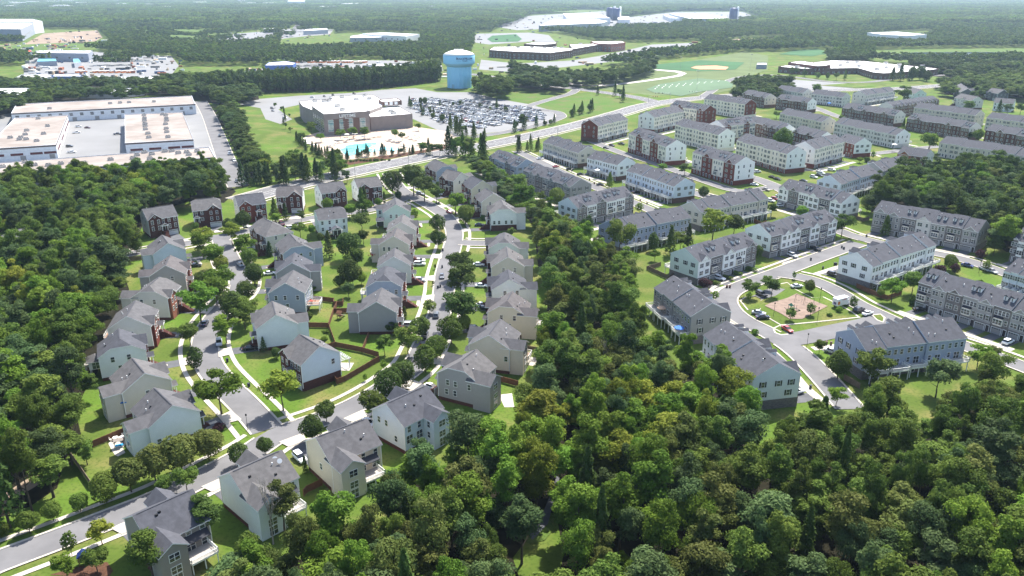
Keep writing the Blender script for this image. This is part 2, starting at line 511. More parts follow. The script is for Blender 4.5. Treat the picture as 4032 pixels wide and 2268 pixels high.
def markings(r, offs, dash, gap, w=0.16):
    b = MB(); L = r['line']; N = normals(L)
    acc = 0.0
    for k in range(len(L) - 1):
        p, q = L[k], L[k + 1]; d = q - p; ln = d.length; t = 0.0
        while t < ln:
            ph = (acc + t) % (dash + gap)
            if ph < dash:
                e = min(ln, t + dash - ph)
                a, c = p + d * (t / ln), p + d * (e / ln)
                for o in offs:
                    n = N[k]
                    b.add([(a + n * (o - w)), (c + n * (o - w)), (c + n * (o + w)), (a + n * (o + w))], [(0, 1, 2, 3)])
                t = e + 1e-4
            else:
                t += dash + gap - ph
        acc += ln
    z = r['obj'].data.vertices[0].co.z + 0.02
    b.v = [(x, y, z) for x, y, _ in b.v]
    b.obj('lane_marking', PAINT, r['obj'])
RN = {r['name']: r for r in ROADS}
markings(RN['arterial_road'], (-4.6, 4.6), 3.0, 6.0)
markings(RN['arterial_road'], (-8.2, 8.2, -1.5, 1.5), 900, 0.01, 0.1)
markings(RN['cross_arterial'], (-3.7, 3.7), 3.0, 6.0)

# traffic islands, lots, fields, yards (traced on the level ground)
def island(pts, name='traffic_island', m=None, rim=True):
    w = ccw(fpoly(pts))
    c = sum(w, Vector()) / len(w)
    MBo = MB().prism([(p.x - c.x, p.y - c.y) for p in w], 0, 0.15)
    o = struct(MBo.obj(name, CONC, None, (c.x, c.y, 0)))
    MB().poly([((p.x - c.x) * (1 - 0.7 / max((p - c).length, 1)), (p.y - c.y) * (1 - 0.7 / max((p - c).length, 1)), 0.156) for p in w]).obj('lawn', m or GRASS, o)
    return o
LIFE_LOT = [(600, 262), (640, 250), (760, 240), (900, 233), (960, 226), (1045, 222), (1100, 232), (1180, 232), (1260, 250), (1330, 262), (1395, 280), (1415, 292), (1400, 305), (1300, 325), (1200, 338), (1140, 345), (1040, 300), (960, 262), (760, 262), (700, 275), (735, 300), (705, 312), (668, 300), (655, 272)]
sheet('car_park', fpoly(LIFE_LOT), LOTC, 0.03)
sheet('pool_deck', fpoly([(760, 345), (810, 330), (900, 330), (1040, 318), (1120, 330), (1150, 345), (1120, 368), (1000, 388), (880, 402), (820, 398), (790, 375)]), mat('pool_paving', srgb(172, 154, 138), 0.9, 0.12, 0.2, coords='World'), 0.03)
sheet('meadow', fpoly([(1330, 262), (1400, 248), (1480, 236), (1560, 250), (1620, 268), (1560, 282), (1420, 300), (1360, 284)]), FIELD, 0.02)
sheet('meadow', fpoly([(1150, 225), (1250, 212), (1330, 208), (1420, 226), (1400, 240), (1320, 258), (1250, 248), (1190, 232)]), FIELD, 0.02)
sheet('warehouse_yard', fpoly([(-60, 470), (-60, 290), (120, 268), (500, 255), (560, 390), (600, 470), (400, 430), (200, 440)]), LOTC, 0.02)
sheet('playground_surface', [V('zJ', *p) for p in [(1025, 470), (1090, 440), (1230, 400), (1310, 360), (1456, 420)]] + [V('t32', *p) for p in [(600, 190), (345, 318), (215, 318)]] + [V('zJ', 1180, 545)], PADMAT, 0.3)
isl = [V('zJ', *p) for p in [(800, 420), (850, 385), (935, 395), (985, 420), (1090, 350), (1150, 270), (1230, 255), (1290, 310), (1456, 395)]] + [V('t32', *p) for p in [(560, 90), (760, 190), (850, 240), (930, 300), (360, 360), (130, 380), (-60, 270), (-130, 290)]] + [V('zJ', *p) for p in [(985, 490), (870, 505)]]
c_ = sum(isl, Vector()) / len(isl)
io = struct(MB().prism([(p.x - c_.x, p.y - c_.y) for p in ccw(isl)], 0, 0.15).obj('playground_green', [CONC], None, (c_.x, c_.y, 0)))
MB().poly([((p.x - c_.x) * .965, (p.y - c_.y) * .965, 0.16) for p in ccw(isl)]).obj('lawn', GRASS, io)
sheet('parking_bay', [V('zJ', *p) for p in [(940, 380), (880, 400), (1010, 330), (1110, 300), (1210, 320), (1120, 380), (1000, 410)]], ASPHALT, 0.18)
island([(1943, 826), (1962, 818), (1978, 834), (1985, 842), (1965, 844), (1948, 838)])
island([(2192, 792), (2215, 790), (2228, 800), (2222, 812), (2205, 806)])
# sports ground and schools
def oval(c, a, b, ang, n=40):
    ca, sa = math.cos(ang), math.sin(ang)
    return [Vector((c.x + a * math.cos(t) * ca - b * math.sin(t) * sa, c.y + a * math.cos(t) * sa + b * math.sin(t) * ca, 0)) for t in [2 * math.pi * i / n for i in range(n)]]
def tpoly(v, pts):
    return [V(v, x, y) for x, y in pts]
sheet('sports_ground', tpoly('t20', [(380, 800), (700, 740), (1250, 690), (1950, 590), (2350, 520), (2576, 560), (2576, 700), (2300, 790), (2240, 900), (1950, 960), (1400, 960), (900, 900), (500, 850)]), TURFY, 0.02)
TRACK = mat('running_track', srgb(190, 184, 180), 0.9, 0.1, 0.1, coords='World')
sheet('running_track', tpoly('t20', [(480, 815), (560, 775), (900, 715), (1250, 700), (1480, 700), (1680, 715), (1760, 740), (1700, 768), (1500, 800), (1280, 830), (980, 866), (760, 868), (560, 850)]), TRACK, 0.16)
sheet('athletics_field', tpoly('t20', [(555, 815), (620, 790), (930, 728), (1250, 712), (1480, 712), (1640, 728), (1690, 745), (1640, 762), (1480, 788), (1270, 818), (960, 852), (760, 860), (610, 845)]), TURFY, 0.32)
sheet('football_field', tpoly('t20', [(1350, 900), (1480, 850), (1880, 790), (2160, 815), (2230, 850), (2210, 885), (1900, 925), (1700, 970), (1420, 930)]), TURFP, 0.32)
sheet('baseball_outfield', tpoly('t20', [(1380, 680), (1450, 650), (1900, 608), (2340, 630), (2250, 700), (1900, 720), (1500, 700)]), TURF, 0.32)
sheet('baseball_infield', tpoly('t20', [(1800, 685), (1850, 668), (2050, 662), (2180, 678), (2150, 705), (2000, 700), (1880, 700)]), mat('infield_clay', srgb(206, 140, 106), 0.95, 0.2, 0.05, coords='World'), 0.5)
sheet('football_turf', tpoly('t20', [(-250, 395), (-200, 360), (40, 345), (100, 395), (60, 420), (-200, 425)]), TURF, 0.4)
yl = MB()
for k in range(11):
    a_, b_ = V('t20', 1420 + k * 72, 915 - k * 9.5), V('t20', 1500 + k * 66, 845 - k * 4.0)
    for t0, t1 in ((0.2, 0.3), (0.42, 0.5), (0.65, 0.75)):
        p, q = a_.lerp(b_, t0), a_.lerp(b_, t1)
        d = (q - p).normalized() * 0.5; n = Vector((-d.y, d.x, 0))
        yl.add([(p + n), (q + n), (q - n), (p - n)], [(3, 2, 1, 0)])
yl.v = [(x, y, 0.55) for x, y, _ in yl.v]
struct(yl.obj('field_marking', PAINT))
sheet('school_paving', fpoly([(1205, 175), (1210, 150), (1300, 160), (1440, 152), (1500, 142), (1560, 130), (1640, 112), (1740, 108), (1760, 122), (1600, 148), (1480, 162), (1300, 182)]), LOTC, 0.02)
sheet('school_paving', fpoly([(1900, 232), (1870, 205), (1950, 196), (2100, 208), (2180, 212), (2140, 224), (2000, 232)]), LOTC, 0.02)
sheet('school_lawn', fpoly([(2060, 215), (2160, 208), (2230, 214), (2150, 222)]), GRASS, 0.2)
sheet('stadium_paving', fpoly([(1180, 105), (1200, 85), (1330, 82), (1380, 88), (1400, 108), (1340, 104), (1230, 112)]), LOTC, 0.02)
sheet('bus_yard', fpoly([(560, 200), (600, 182), (700, 165), (780, 152), (1000, 152), (1110, 160), (1115, 178), (900, 192), (700, 205)]), LOTC, 0.02)
sheet('industrial_yard', fpoly([(60, 210), (60, 165), (90, 135), (240, 130), (330, 140), (430, 140), (450, 165), (430, 190), (250, 200)]), LOTC, 0.02)
sheet('construction_site', fpoly([(-80, 118), (60, 112), (110, 84), (245, 76), (258, 94), (228, 110), (110, 114), (0, 126), (-80, 128)]), DIRT, 0.02)
sheet('meadow', fpoly([(-80, 140), (-80, 122), (60, 112), (250, 104), (290, 112), (110, 128), (40, 140)]), FIELD, 0.03)
sheet('green_mound', fpoly([(690, 112), (715, 97), (780, 90), (860, 88), (880, 98), (860, 112), (780, 118), (710, 122)]), GRASS, 0.1)
sheet('commercial_lot', fpoly([(440, 100), (560, 88), (650, 80), (730, 72), (840, 74), (830, 86), (690, 100), (600, 108), (480, 112)]), LOTC, 0.02)
sheet('meadow', fpoly([(330, 74), (410, 68), (470, 72), (560, 78), (580, 92), (480, 104), (380, 98)]), FIELD, 0.03)
WATER = mat('pond_water', srgb(70, 90, 100), 0.08, 0.15, 0.01, coords='World', spec=0.6)
sheet('pond', fpoly([(385, 84), (412, 76), (412, 88), (392, 90)]), WATER, 0.2)
sheet('lake_bank', fpoly([(2200, 140), (2205, 126), (2400, 123), (2580, 122), (2600, 142), (2400, 150), (2260, 150)]), FIELD, 0.02)
sheet('lake', fpoly([(2240, 139), (2300, 132), (2480, 131), (2580, 133), (2560, 146), (2360, 149), (2270, 147)]), WATER, 0.25)
sheet('data_centre_site', fpoly([(1240, 66), (1330, 40), (1520, 28), (1560, 46), (1700, 30), (1870, 30), (1925, 52), (1840, 58), (1600, 64), (1480, 68), (1300, 76)]), LOTC, 0.02)
sheet('bare_clearing', fpoly([(1780, 112), (1850, 98), (1960, 94), (1980, 104), (1860, 112)]), DIRT, 0.02)
sheet('baseball_outfield', fpoly([(1960, 137), (2000, 126), (2060, 124), (2090, 134), (2040, 142)]), TURF, 0.3)
sheet('footpath', [V('t02', 1150 * 0 + x, y) for x, y in []] or fpoly([(0, 1250), (60, 1210), (120, 1175), (180, 1160), (150, 1185), (80, 1230), (0, 1275)]), DIRT, 0.02)
sheet('planting_bed', fpoly([(820, 412), (900, 402), (1060, 378), (1150, 362), (1150, 370), (1000, 396), (850, 420)]), MULCH, 0.03)
sheet('patio', [V('zU', *p) for p in [(420, 330), (470, 240), (600, 190), (740, 220), (760, 330), (690, 400), (740, 500), (600, 570), (540, 540), (470, 430)]], CONC, 0.05)
sheet('patio', [V('zF', *p) for p in [(970, 500), (1000, 465), (1140, 490), (1100, 560), (990, 545)]], CONC, 0.05)
sheet('patio', tpoly('t12', [(1880 + 560, 1075), (2576, 1060), (2600, 1200), (2500, 1200)]), CONC, 0.05)
sheet('play_bed', [V('t03', *p) for p in [(500, 1440), (700, 1380), (900, 1330), (1080, 1310), (1140, 1400), (1100, 1449), (900, 1460)]], MULCH, 0.05)
sheet('woodland_path', fpoly([(1362, 1300), (1385, 1245), (1400, 1200), (1408, 1202), (1396, 1255), (1378, 1320), (1340, 1360), (1330, 1350)]), DRIVE, 0.2)
sheet('woodland_glade', fpoly([(1305, 1345), (1330, 1300), (1375, 1295), (1395, 1330), (1370, 1360), (1330, 1370)]), FIELD, 0.15)
# ------------------------------------------------------------------ shared small pieces: windows, doors, garage doors
def frame_mesh(name, w, h, shut=False, arch=False, grid=1, m=None):
    """window surround with sash bars (and shutters); local: x across, z up from the sill, y outwards"""
    b = MB(); t = 0.09
    b.box(-w / 2 - t, 0, -t, w / 2 + t, 0.07, 0)
    b.box(-w / 2 - t, 0, h, w / 2 + t, 0.07, h + t * (2.2 if arch else 1))
    b.box(-w / 2 - t, 0, 0, -w / 2, 0.07, h)
    b.box(w / 2, 0, 0, w / 2 + t, 0.07, h)
    b.box(-w / 2, 0, h / 2 - 0.035, w / 2, 0.055, h / 2 + 0.035)
    for k in range(1, grid):
        x = -w / 2 + w * k / grid
        b.box(x - 0.05, 0, 0, x + 0.05, 0.06, h)
    if shut:
        for s in (-1, 1):
            x = s * (w / 2 + 0.1 + 0.22)
            b.box(x - 0.2, 0, -0.02, x + 0.2, 0.05, h + 0.02, 1)
    return b.mesh(name, [m or TRIM, SHUT])
def pane_mesh(w, h):
    return MB().box(-w / 2, -0.02, 0, w / 2, 0.03, h).mesh('pane', GLASS)
WIN = {'std': (0.95, 1.55, 0, 0, 1), 'shut': (0.95, 1.55, 1, 0, 1), 'arch': (0.95, 1.7, 0, 1, 1), 'archshut': (0.95, 1.7, 1, 1, 1), 'pair': (1.9, 1.55, 0, 0, 2),
       'triple': (2.7, 1.6, 0, 0, 3), 'small': (0.75, 1.15, 0, 0, 1), 'slide': (1.8, 2.05, 0, 0, 2), 'tiny': (0.5, 0.85, 0, 0, 1), 'tall': (1.5, 4.0, 0, 0, 2)}
WINM = {k: (frame_mesh('window', w, h, s, a, g), pane_mesh(w, h)) for k, (w, h, s, a, g) in WIN.items()}
def window(parent, kind, x, y, z, rz, name='window'):
    """rz: direction the window faces, 0 = +y"""
    fm, pm = WINM[kind]
    o = place(name, fm, parent, (x, y, z), rz)
    place('pane', pm, o)
    return o
GARM = {}
def garage(parent, w, x, y, z, rz, m=GARAGE):
    key = (w, m.name)
    if key not in GARM:
        b = MB().box(-w / 2, 0, 0, w / 2, 0.04, 2.2)
        b.box(-w / 2 - 0.12, 0, 0, -w / 2, 0.08, 2.32, 1); b.box(w / 2, 0, 0, w / 2 + 0.12, 0.08, 2.32, 1); b.box(-w / 2, 0, 2.2, w / 2, 0.08, 2.32, 1)
        n = int(w / 0.6)
        for k in range(n):
            b.box(-w / 2 + 0.1 + k * w / n, 0.04, 1.75, -w / 2 + (k + 1) * w / n - 0.1, 0.05, 2.08, 2)
        GARM[key] = b.mesh('garage_door', [m, TRIM, GLASS])
    return place('garage_door', GARM[key], parent, (x, y, z), rz)
DOORM = MB().box(-0.5, 0, 0, 0.5, 0.05, 2.1).box(-0.62, 0, 0, -0.5, 0.09, 2.25, 1).box(0.5, 0, 0, 0.62, 0.09, 2.25, 1).box(-0.62, 0, 2.1, 0.62, 0.09, 2.25, 1).mesh('door', [DOOR, TRIM])
HANDM = MB().box(0.34, 0.05, 0.95, 0.42, 0.11, 1.1).mesh('handle', GREYM)
def door(parent, x, y, z, rz):
    o = place('door', DOORM, parent, (x, y, z), rz)
    place('handle', HANDM, o)
    return o
def vent(parent, x, y, z):
    place('roof_vent', VENTM[RND.randrange(2)], parent, (x, y, z))
VENTM = [MB().lathe([(0.09, -0.3), (0.09, 0.45), (0.13, 0.45), (0.13, 0.55)], 8).mesh('roof_vent', TRIM), MB().box(-0.22, -0.2, -0.2, 0.22, 0.2, 0.22).mesh('roof_vent', BLACKM)]

# ------------------------------------------------------------------ roofs and decks
def roof_slab(w, d, rise, ov=0.4, th=0.2, clip=(0, 0), ovx=None):
    """gable roof over a w x d plan with its ridge along x; clip 0 = gable, 1 = hip, between = clipped gable. Underside and edges white."""
    b = MB(); ovx = ov if ovx is None else ovx
    hy = d / 2 + ov
    sl = rise / (d / 2)
    z0 = -sl * ov
    X = (-w / 2 - ovx, w / 2 + ovx)
    ring_top, ring_bot = [], []
    def pts(dz):
        P = {}
        for k, s in ((0, -1), (1, 1)):
            t = clip[k]
            P['e-', k] = (X[k], -hy, z0 + dz); P['e+', k] = (X[k], hy, z0 + dz)
            zt = z0 + (rise - z0) * (1 - t)
            P['t-', k] = (X[k], -hy * t, zt + dz); P['t+', k] = (X[k], hy * t, zt + dz)
            P['r', k] = (X[k] - s * hy * t * 0.95, 0, rise + dz)
        return P
    A, B = pts(th), pts(0)
    def quad(P, keys, flip, mi):
        vs = []
        for k in keys:
            if not vs or (Vector(P[k]) - Vector(vs[-1])).length > 1e-6: vs.append(P[k])
        if len(vs) > 2 and (Vector(vs[0]) - Vector(vs[-1])).length < 1e-6: vs.pop()
        if len(vs) < 3: return
        b.poly(vs[::-1] if flip else vs, mi)
    for P, fl, mi in ((A, False, 0), (B, True, 1)):
        quad(P, [('e-', 0), ('e-', 1), ('t-', 1), ('r', 1), ('r', 0), ('t-', 0)], fl, mi)
        quad(P, [('e+', 1), ('e+', 0), ('t+', 0), ('r', 0), ('r', 1), ('t+', 1)], fl, mi)
        if clip[0] > 0: quad(P, [('t+', 0), ('t-', 0), ('r', 0)], fl, mi)
        if clip[1] > 0: quad(P, [('t-', 1), ('t+', 1), ('r', 1)], fl, mi)
    edge = [[('e-', 0), ('e-', 1)], [('e-', 1), ('t-', 1)], [('t-', 1), ('t+', 1)] if clip[1] > 0 else None, [('t+', 1), ('e+', 1)], [('e+', 1), ('e+', 0)],
            [('e+', 0), ('t+', 0)], [('t+', 0), ('t-', 0)] if clip[0] > 0 else None, [('t-', 0), ('e-', 0)]]
    for e in edge:
        if e: b.poly([B[e[0]], B[e[1]], A[e[1]], A[e[0]]], 1)
    return b
def gable_profile(d, eave, rise, clip, base=0.0):
    h = d / 2
    p = [(-h, base), (h, base), (h, eave)]
    if clip > 0:
        p += [(h * clip, eave + rise * (1 - clip)), (-h * clip, eave + rise * (1 - clip))]
    else:
        p += [(0, eave + rise)]
    return p + [(-h, eave)]
def body(w, d, eave, rise, clip, base=0.0):
    """house body closed up to the roof; ends follow the gables"""
    b = MB()
    pa, pb = gable_profile(d, eave, rise, clip[0], base), gable_profile(d, eave, rise, clip[1], base)
    b.poly([(-w / 2, y, z) for y, z in pa][::-1], 0)
    b.poly([(w / 2, y, z) for y, z in pb], 0)
    b.poly([(-w / 2, -d / 2, base), (w / 2, -d / 2, base), (w / 2, -d / 2, eave), (-w / 2, -d / 2, eave)], 0)
    b.poly([(w / 2, d / 2, base), (-w / 2, d / 2, base), (-w / 2, d / 2, eave), (w / 2, d / 2, eave)], 0)
    return b
RAILM = {}
def railing(parent, pts, z, mtop=None):
    """white rail with balusters along a path of (x,y), one sub-part"""
    b = MB()
    for (x0, y0), (x1, y1) in zip(pts[:-1], pts[1:]):
        ln = math.hypot(x1 - x0, y1 - y0)
        ux, uy = (x1 - x0) / ln, (y1 - y0) / ln
        for zz, t in ((0.98, 0.09), (0.12, 0.06)):
            nx, ny = -uy * 0.05, ux * 0.05
            vs = [(x0 - nx, y0 - ny), (x1 - nx, y1 - ny), (x1 + nx, y1 + ny), (x0 + nx, y0 + ny)]
            b.prism(ccw(vs), zz - t, zz)
        n = max(2, int(ln / 0.22))
        for k in range(n + 1):
            x, y = x0 + ux * ln * k / n, y0 + uy * ln * k / n
            r = 0.07 if k in (0, n) else 0.028
            b.box(x - r, y - r, 0, x + r, y + r, 1.08 if k in (0, n) else 0.95)
    return b.obj('railing', mtop or TRIM, parent, (0, 0, z))
def deck(parent, x0, x1, y0, y1, z, out=-1, boards=None, posts=TRIM, rail=TRIM, stairs=0):
    """raised deck; y0 is the wall side, y1 the outer side"""
    a, c = min(y0, y1), max(y0, y1)
    b = MB().box(x0, a, -0.04, x1, c, 0).box(x0, a, -0.3, x1, c, -0.045, 1)
    d = b.obj('deck', [boards or DECKW, rail], parent, (0, 0, z))
    pm = MB().box(-0.09, -0.09, 0, 0.09, 0.09, z - 0.3).mesh('post', posts)
    for px in (x0 + 0.2, (x0 + x1) / 2, x1 - 0.2):
        place('post', pm, d, (px, y1 - 0.25 * (1 if y1 > y0 else -1), -z))
    railing(d, [(x0 + .05, y0), (x0 + .05, y1), (x1 - .05, y1), (x1 - .05, y0)], 0.0, rail)
    if stairs:
        sx = x1 if stairs > 0 else x0
        n = int(z / 0.2)
        st = MB()
        for k in range(n):
            xx = sx + stairs * 0.27 * k
            st.box(min(xx, xx + stairs * .3), c - 1.2 if out > 0 else a + 0.1, -0.2 * k - 0.22, max(xx, xx + stairs * .3), c - 0.1 if out > 0 else a + 1.2, -0.2 * k - 0.16)
        st.obj('stair', rail, d)
    return d
CHAIRS = [mat('outdoor_cushion_%d' % i, srgb(*c), 0.8) for i, c in enumerate([(60, 56, 54), (150, 70, 60), (70, 90, 130), (210, 205, 196), (36, 38, 40)])]
# ------------------------------------------------------------------ detached houses
HOUSES = []
CORNERM = {}
def house(name, A, B, front, label, wall='white', fmat='b:red', eave=7.8, depth=12.0, rise=3.7, clip=(0, 0), wing=(0.0, 5.2, 3.6), xg=(2.0, 5.4, 0.7), shingle=0,
          deckp=None, porch='portico', wins=True, base='b:dark', fstyle='std', garside=-1, drive=True, rear_win=True, awning=False, gw=4.8):
    """A, B: ridge ends as (view, x, y); front: side the front faces in the photo, L R U D"""
    zr = eave + rise
    a, b = V(A[0], A[1], A[2], zr), V(B[0], B[1], B[2], zr)
    c = (a + b) / 2
    dx = b - a
    w = max(9.0, dx.length - 0.5)
    n = Vector((-dx.y, dx.x, 0)).normalized()
    want = {'L': Vector((-1, 0, 0)), 'R': Vector((1, 0, 0)), 'U': Vector((0, 1, 0)), 'D': Vector((0, -1, 0))}[front]
    if n.dot(want) < 0: n = -n
    # local +y = front normal, local x = right-hand of it
    rz = math.atan2(n.y, n.x) - math.pi / 2
    root = empty('house', (c.x, c.y, 0), rz)
    tag(root, label, 'house', 'detached houses')
    xax = Vector((math.cos(rz), math.sin(rz), 0))
    near_is_plus = (a - c).dot(xax) > 0
    cl = (clip[1], clip[0]) if near_is_plus else clip          # clip = (near end A, far end B) -> (-x, +x)
    wm, fm = wallmat(wall), wallmat(fmat)
    sh = SHINGLE[shingle % len(SHINGLE)]
    hd = depth / 2
    wall_o = body(w, depth, eave, rise, cl, 0.0).obj('wall', wm, root)
    MB().box(-w / 2 - 0.03, -hd - 0.03, 0, w / 2 + 0.03, hd + 0.03, 1.0 if base != 'tall' else 2.7).obj('foundation', wallmat('b:dark' if base == 'tall' else base), root)
    roof = roof_slab(w, depth, rise, clip=cl).obj('roof', [sh, TRIM], root, (0, 0, eave))
    MB().box(-w / 2 + 0.4 + hd * .95 * cl[0], -0.16, rise + 0.17, w / 2 - 0.4 - hd * .95 * cl[1], 0.16, rise + 0.24).obj('ridge_vent', SHINGLE[2], roof)
    for _ in range(3):
        vx, vy = RND.uniform(-w * .35, w * .35), -RND.uniform(1.0, hd - 1.2)
        vent(roof, vx, vy, rise * (1 - abs(vy) / hd) + 0.25)
    # corner boards
    key = round(eave, 2)
    if key not in CORNERM: CORNERM[key] = MB().box(-0.09, -0.09, 1.02, 0.09, 0.09, eave - 0.1).mesh('corner_board', TRIM)
    for sx in (-1, 1):
        for sy in (-1, 1): place('corner_board', CORNERM[key], root, (sx * (w / 2 + 0.02), sy * (hd + 0.02), 0))
    # front facing
    MB().box(-w / 2 + 0.12, hd, 0.05, w / 2 - 0.12, hd + 0.1, eave - 0.12).obj('front_facing', fm, root)
    fy = hd + 0.1
    # cross gable over the front
    if xg:
        gx, gwid, out = xg
        gr = min(rise * 0.92, rise * gwid / depth * 1.25)
        MB().poly([(gx - gwid / 2, hd + out, 0), (gx + gwid / 2, hd + out, 0), (gx + gwid / 2, hd + out, eave), (gx, hd + out, eave + gr), (gx - gwid / 2, hd + out, eave)][::-1]).poly(
            [(gx - gwid / 2, hd, 0), (gx - gwid / 2, hd + out, 0), (gx - gwid / 2, hd + out, eave), (gx - gwid / 2, hd, eave)][::-1]).poly(
            [(gx + gwid / 2, hd + out, 0), (gx + gwid / 2, hd, 0), (gx + gwid / 2, hd, eave), (gx + gwid / 2, hd + out, eave)][::-1]).obj('front_bay', fm, root)
        ln = out + hd * gr / rise
        gb = roof_slab(ln, gwid, gr, ov=0.35, ovx=0.0)
        gb.v = [(gx - y, hd + out + 0.35 - ln / 2 + x, z) for x, y, z in gb.v]
        gb.obj('front_gable_roof', [sh, TRIM], root, (0, 0, eave + 0.02))
        gk = 'arch' if fstyle == 'arch' else 'std'
        for k in (-1, 1):
            window(root, gk, gx + k * gwid * 0.24, hd + out, eave - 2.3, 0)
            window(root, gk, gx + k * gwid * 0.24, hd + out, eave - 5.1, 0)
        place('gable_vent', ROUNDV, root, (gx, hd + out, eave + gr * 0.45))
    # front windows, door, garage
    kind = {'std': 'std', 'shut': 'shut', 'arch': 'arch'}[fstyle]
    span = [x for x in np.linspace(-w / 2 + 1.3, w / 2 - 1.3, 5) if not xg or abs(x - xg[0]) > xg[1] / 2 + 0.5]
    for x in span:
        window(root, kind, x, fy, eave - 2.2, 0)
    dxp = span[-1] if garside < 0 else span[0]
    for x in span:
        if abs(x - dxp) > 0.4: window(root, kind, x, fy, eave - 5.0, 0)
    dz = max(0.3, eave - 5.5)
    door(root, dxp, fy, dz, 0)
    gxp = garside * (w / 2 - gw / 2 - 0.7)
    gout = fy + (xg[2] if xg and abs(gxp - xg[0]) < xg[1] / 2 + gw / 2 - 0.6 else 0.0)
    garage(root, gw, gxp, gout, 0.06, 0)
    if porch == 'portico':
        p = MB().box(-1.3, 0, 0, 1.3, 1.7, dz, 0)
        ns = int(dz / 0.2)
        for k in range(ns):
            p.box(-0.9, 1.7 + 0.28 * k, 0, 0.9, 1.98 + 0.28 * k, dz - 0.2 * (k + 1) + 0.02, 0)
        po = p.obj('porch', wallmat('b:dark'), root, (dxp, fy, 0))
        cm = MB().lathe([(0.13, 0), (0.11, 2.4)], 8).mesh('column', TRIM)
        for s in (-1, 1): place('column', cm, po, (s * 1.12, 1.5, dz))
        pr = roof_slab(2.0, 2.9, 0.8, ov=0.15, ovx=0.1)
        pr.v = [(-y, 0.95 + x, z) for x, y, z in pr.v]
        pr.obj('porch_roof', [sh, TRIM], po, (0, 0, dz + 2.42))
        MB().prism([(-1.45, 1.9), (1.45, 1.9), (1.45, 1.98), (-1.45, 1.98)], dz + 2.15, dz + 2.45).obj('lintel', TRIM, po)
    # rear wing
    if wing:
        wx, ww, out = wing
        gr = rise * ww / depth * 1.0
        wb = body(out + 1.0, ww, eave, gr, (0, 0))
        wb.v = [(wx - y, -hd - out + (out + 1.0) / 2 + x, z) for x, y, z in wb.v]
        wb.obj('rear_wing', wm, root)
        ln = out + hd * gr / rise + 0.35
        rb = roof_slab(ln, ww, gr, ov=0.35, ovx=0.0)
        rb.v = [(wx - y, -hd - out - 0.35 + ln / 2 + x, z) for x, y, z in rb.v]
        rb.obj('rear_wing_roof', [sh, TRIM], root, (0, 0, eave + 0.02))
        for zz in (eave - 2.2, eave - 5.0):
            window(root, 'pair', wx, -hd - out, zz, math.pi)
            s = 1 if wx > 0 else -1
            window(root, 'std', wx - s * ww / 2, -hd - out * 0.5, zz, s * math.pi / 2)
        if eave > 7: window(root, 'slide', wx, -hd - out, 0.3, math.pi)
    if rear_win:
        for x in np.linspace(-w / 2 + 1.4, w / 2 - 1.4, 4):
            if wing and abs(x - wing[0]) < wing[1] / 2 + 0.6: continue
            window(root, 'std', x, -hd, eave - 2.2, math.pi)
            window(root, 'slide' if RND.random() < 0.4 else 'std', x, -hd, eave - 5.1, math.pi)
    # gable-end windows, a few per side as the houses show
    if wins:
        for s in (-1, 1):
            for (yy, zz) in wins if isinstance(wins, (list, tuple)) else ((1.6, eave - 2.1), (-2.6, eave - 2.1), (-1.0, eave - 5.0)):
                window(root, 'std', s * w / 2, yy, zz, -s * math.pi / 2)
    if deckp:
        x0, x1, out, zd, stair = deckp
        wy = -hd - (wing[2] if wing and x0 < wing[0] < x1 else 0)
        dk = deck(root, x0, x1, -hd, -hd - out, zd, boards=RND.choice([DECKW, DECKG]), stairs=stair)
    if awning:
        x0, x1, out, zz = awning
        MB().add([(x0, -hd - out, zz), (x1, -hd - out, zz), (x1, -hd, zz + 1.0), (x0, -hd, zz + 1.0), (x0, -hd - out, zz + .1), (x1, -hd - out, zz + .1), (x1, -hd, zz + 1.12), (x0, -hd, zz + 1.12)],
                 [(4, 5, 6, 7), (3, 2, 1, 0), (0, 1, 5, 4), (1, 2, 6, 5), (3, 0, 4, 7)]).obj('canopy', mat('dark_metal_roof', srgb(30, 34, 44), 0.5), root)
    ext = wing[2] if wing else 0
    cc = c - n * (ext / 2)
    keep_off(cc, w / 2 + 1.0, hd + ext / 2 + 1.0, rz)
    HOUSES.append(dict(root=root, c=c, n=n, x=xax, w=w, hd=hd, gx=gxp, gout=gout, dx=dxp, gw=gw, drive=drive, fy=fy))
    return root
_b = MB(); _b.lathe([(0.42, 0), (0.42, 0.06)], 12); _b.lathe([(0.3, 0.061), (0.3, 0.07)], 12, 1)
_b.v = [(x, z, y) for x, y, z in _b.v]; _b.f = [f[::-1] for f in _b.f]
ROUNDV = _b.mesh('gable_vent', [TRIM, GLASS])

P = (0.4, 4.6, 3.4, 2.9, 0)
H = house
# west side of the curved street, nearest first
H('h', ('t02', 1735, 1187), ('t02', 1550, 1008), 'R', 'pale blue house with fenced patio at the corner of the curved and lower streets', 'paleblue', 'white', 6.6, wing=(2.6, 5.4, 4.2), xg=(-2.4, 5.6, 0.9), deckp=(-4.6, -0.2, 3.2, 1.0, 0), wins=((-4.2, 1.2), (0.6, 0.9)), awning=(-4.6, -0.2, 1.4, 3.4), garside=1)
H('h', ('t02', 1455, 862), ('t02', 1328, 708), 'R', 'warm grey house with a rear deck under a blue parasol, west of the curved street', 'greige', 'greige', 7.4, wing=(2.4, 5.6, 4.2), xg=(-1.8, 5.4, 0.8), shingle=1, deckp=(-4.8, -0.6, 3.6, 2.8, 0), wins=((0, 4.6),), garside=1)
H('h', ('t02', 1205, 545), ('t02', 1195, 412), 'R', 'pale blue house with clipped gable and a low sunroom wing toward the left wood', 'paleblue', 'b:red', 7.4, clip=(0.42, 0), wing=None, xg=(-2.2, 5.2, 0.7), deckp=(-5.6, -1.0, 4.4, 2.9, 0), garside=1, shingle=2)
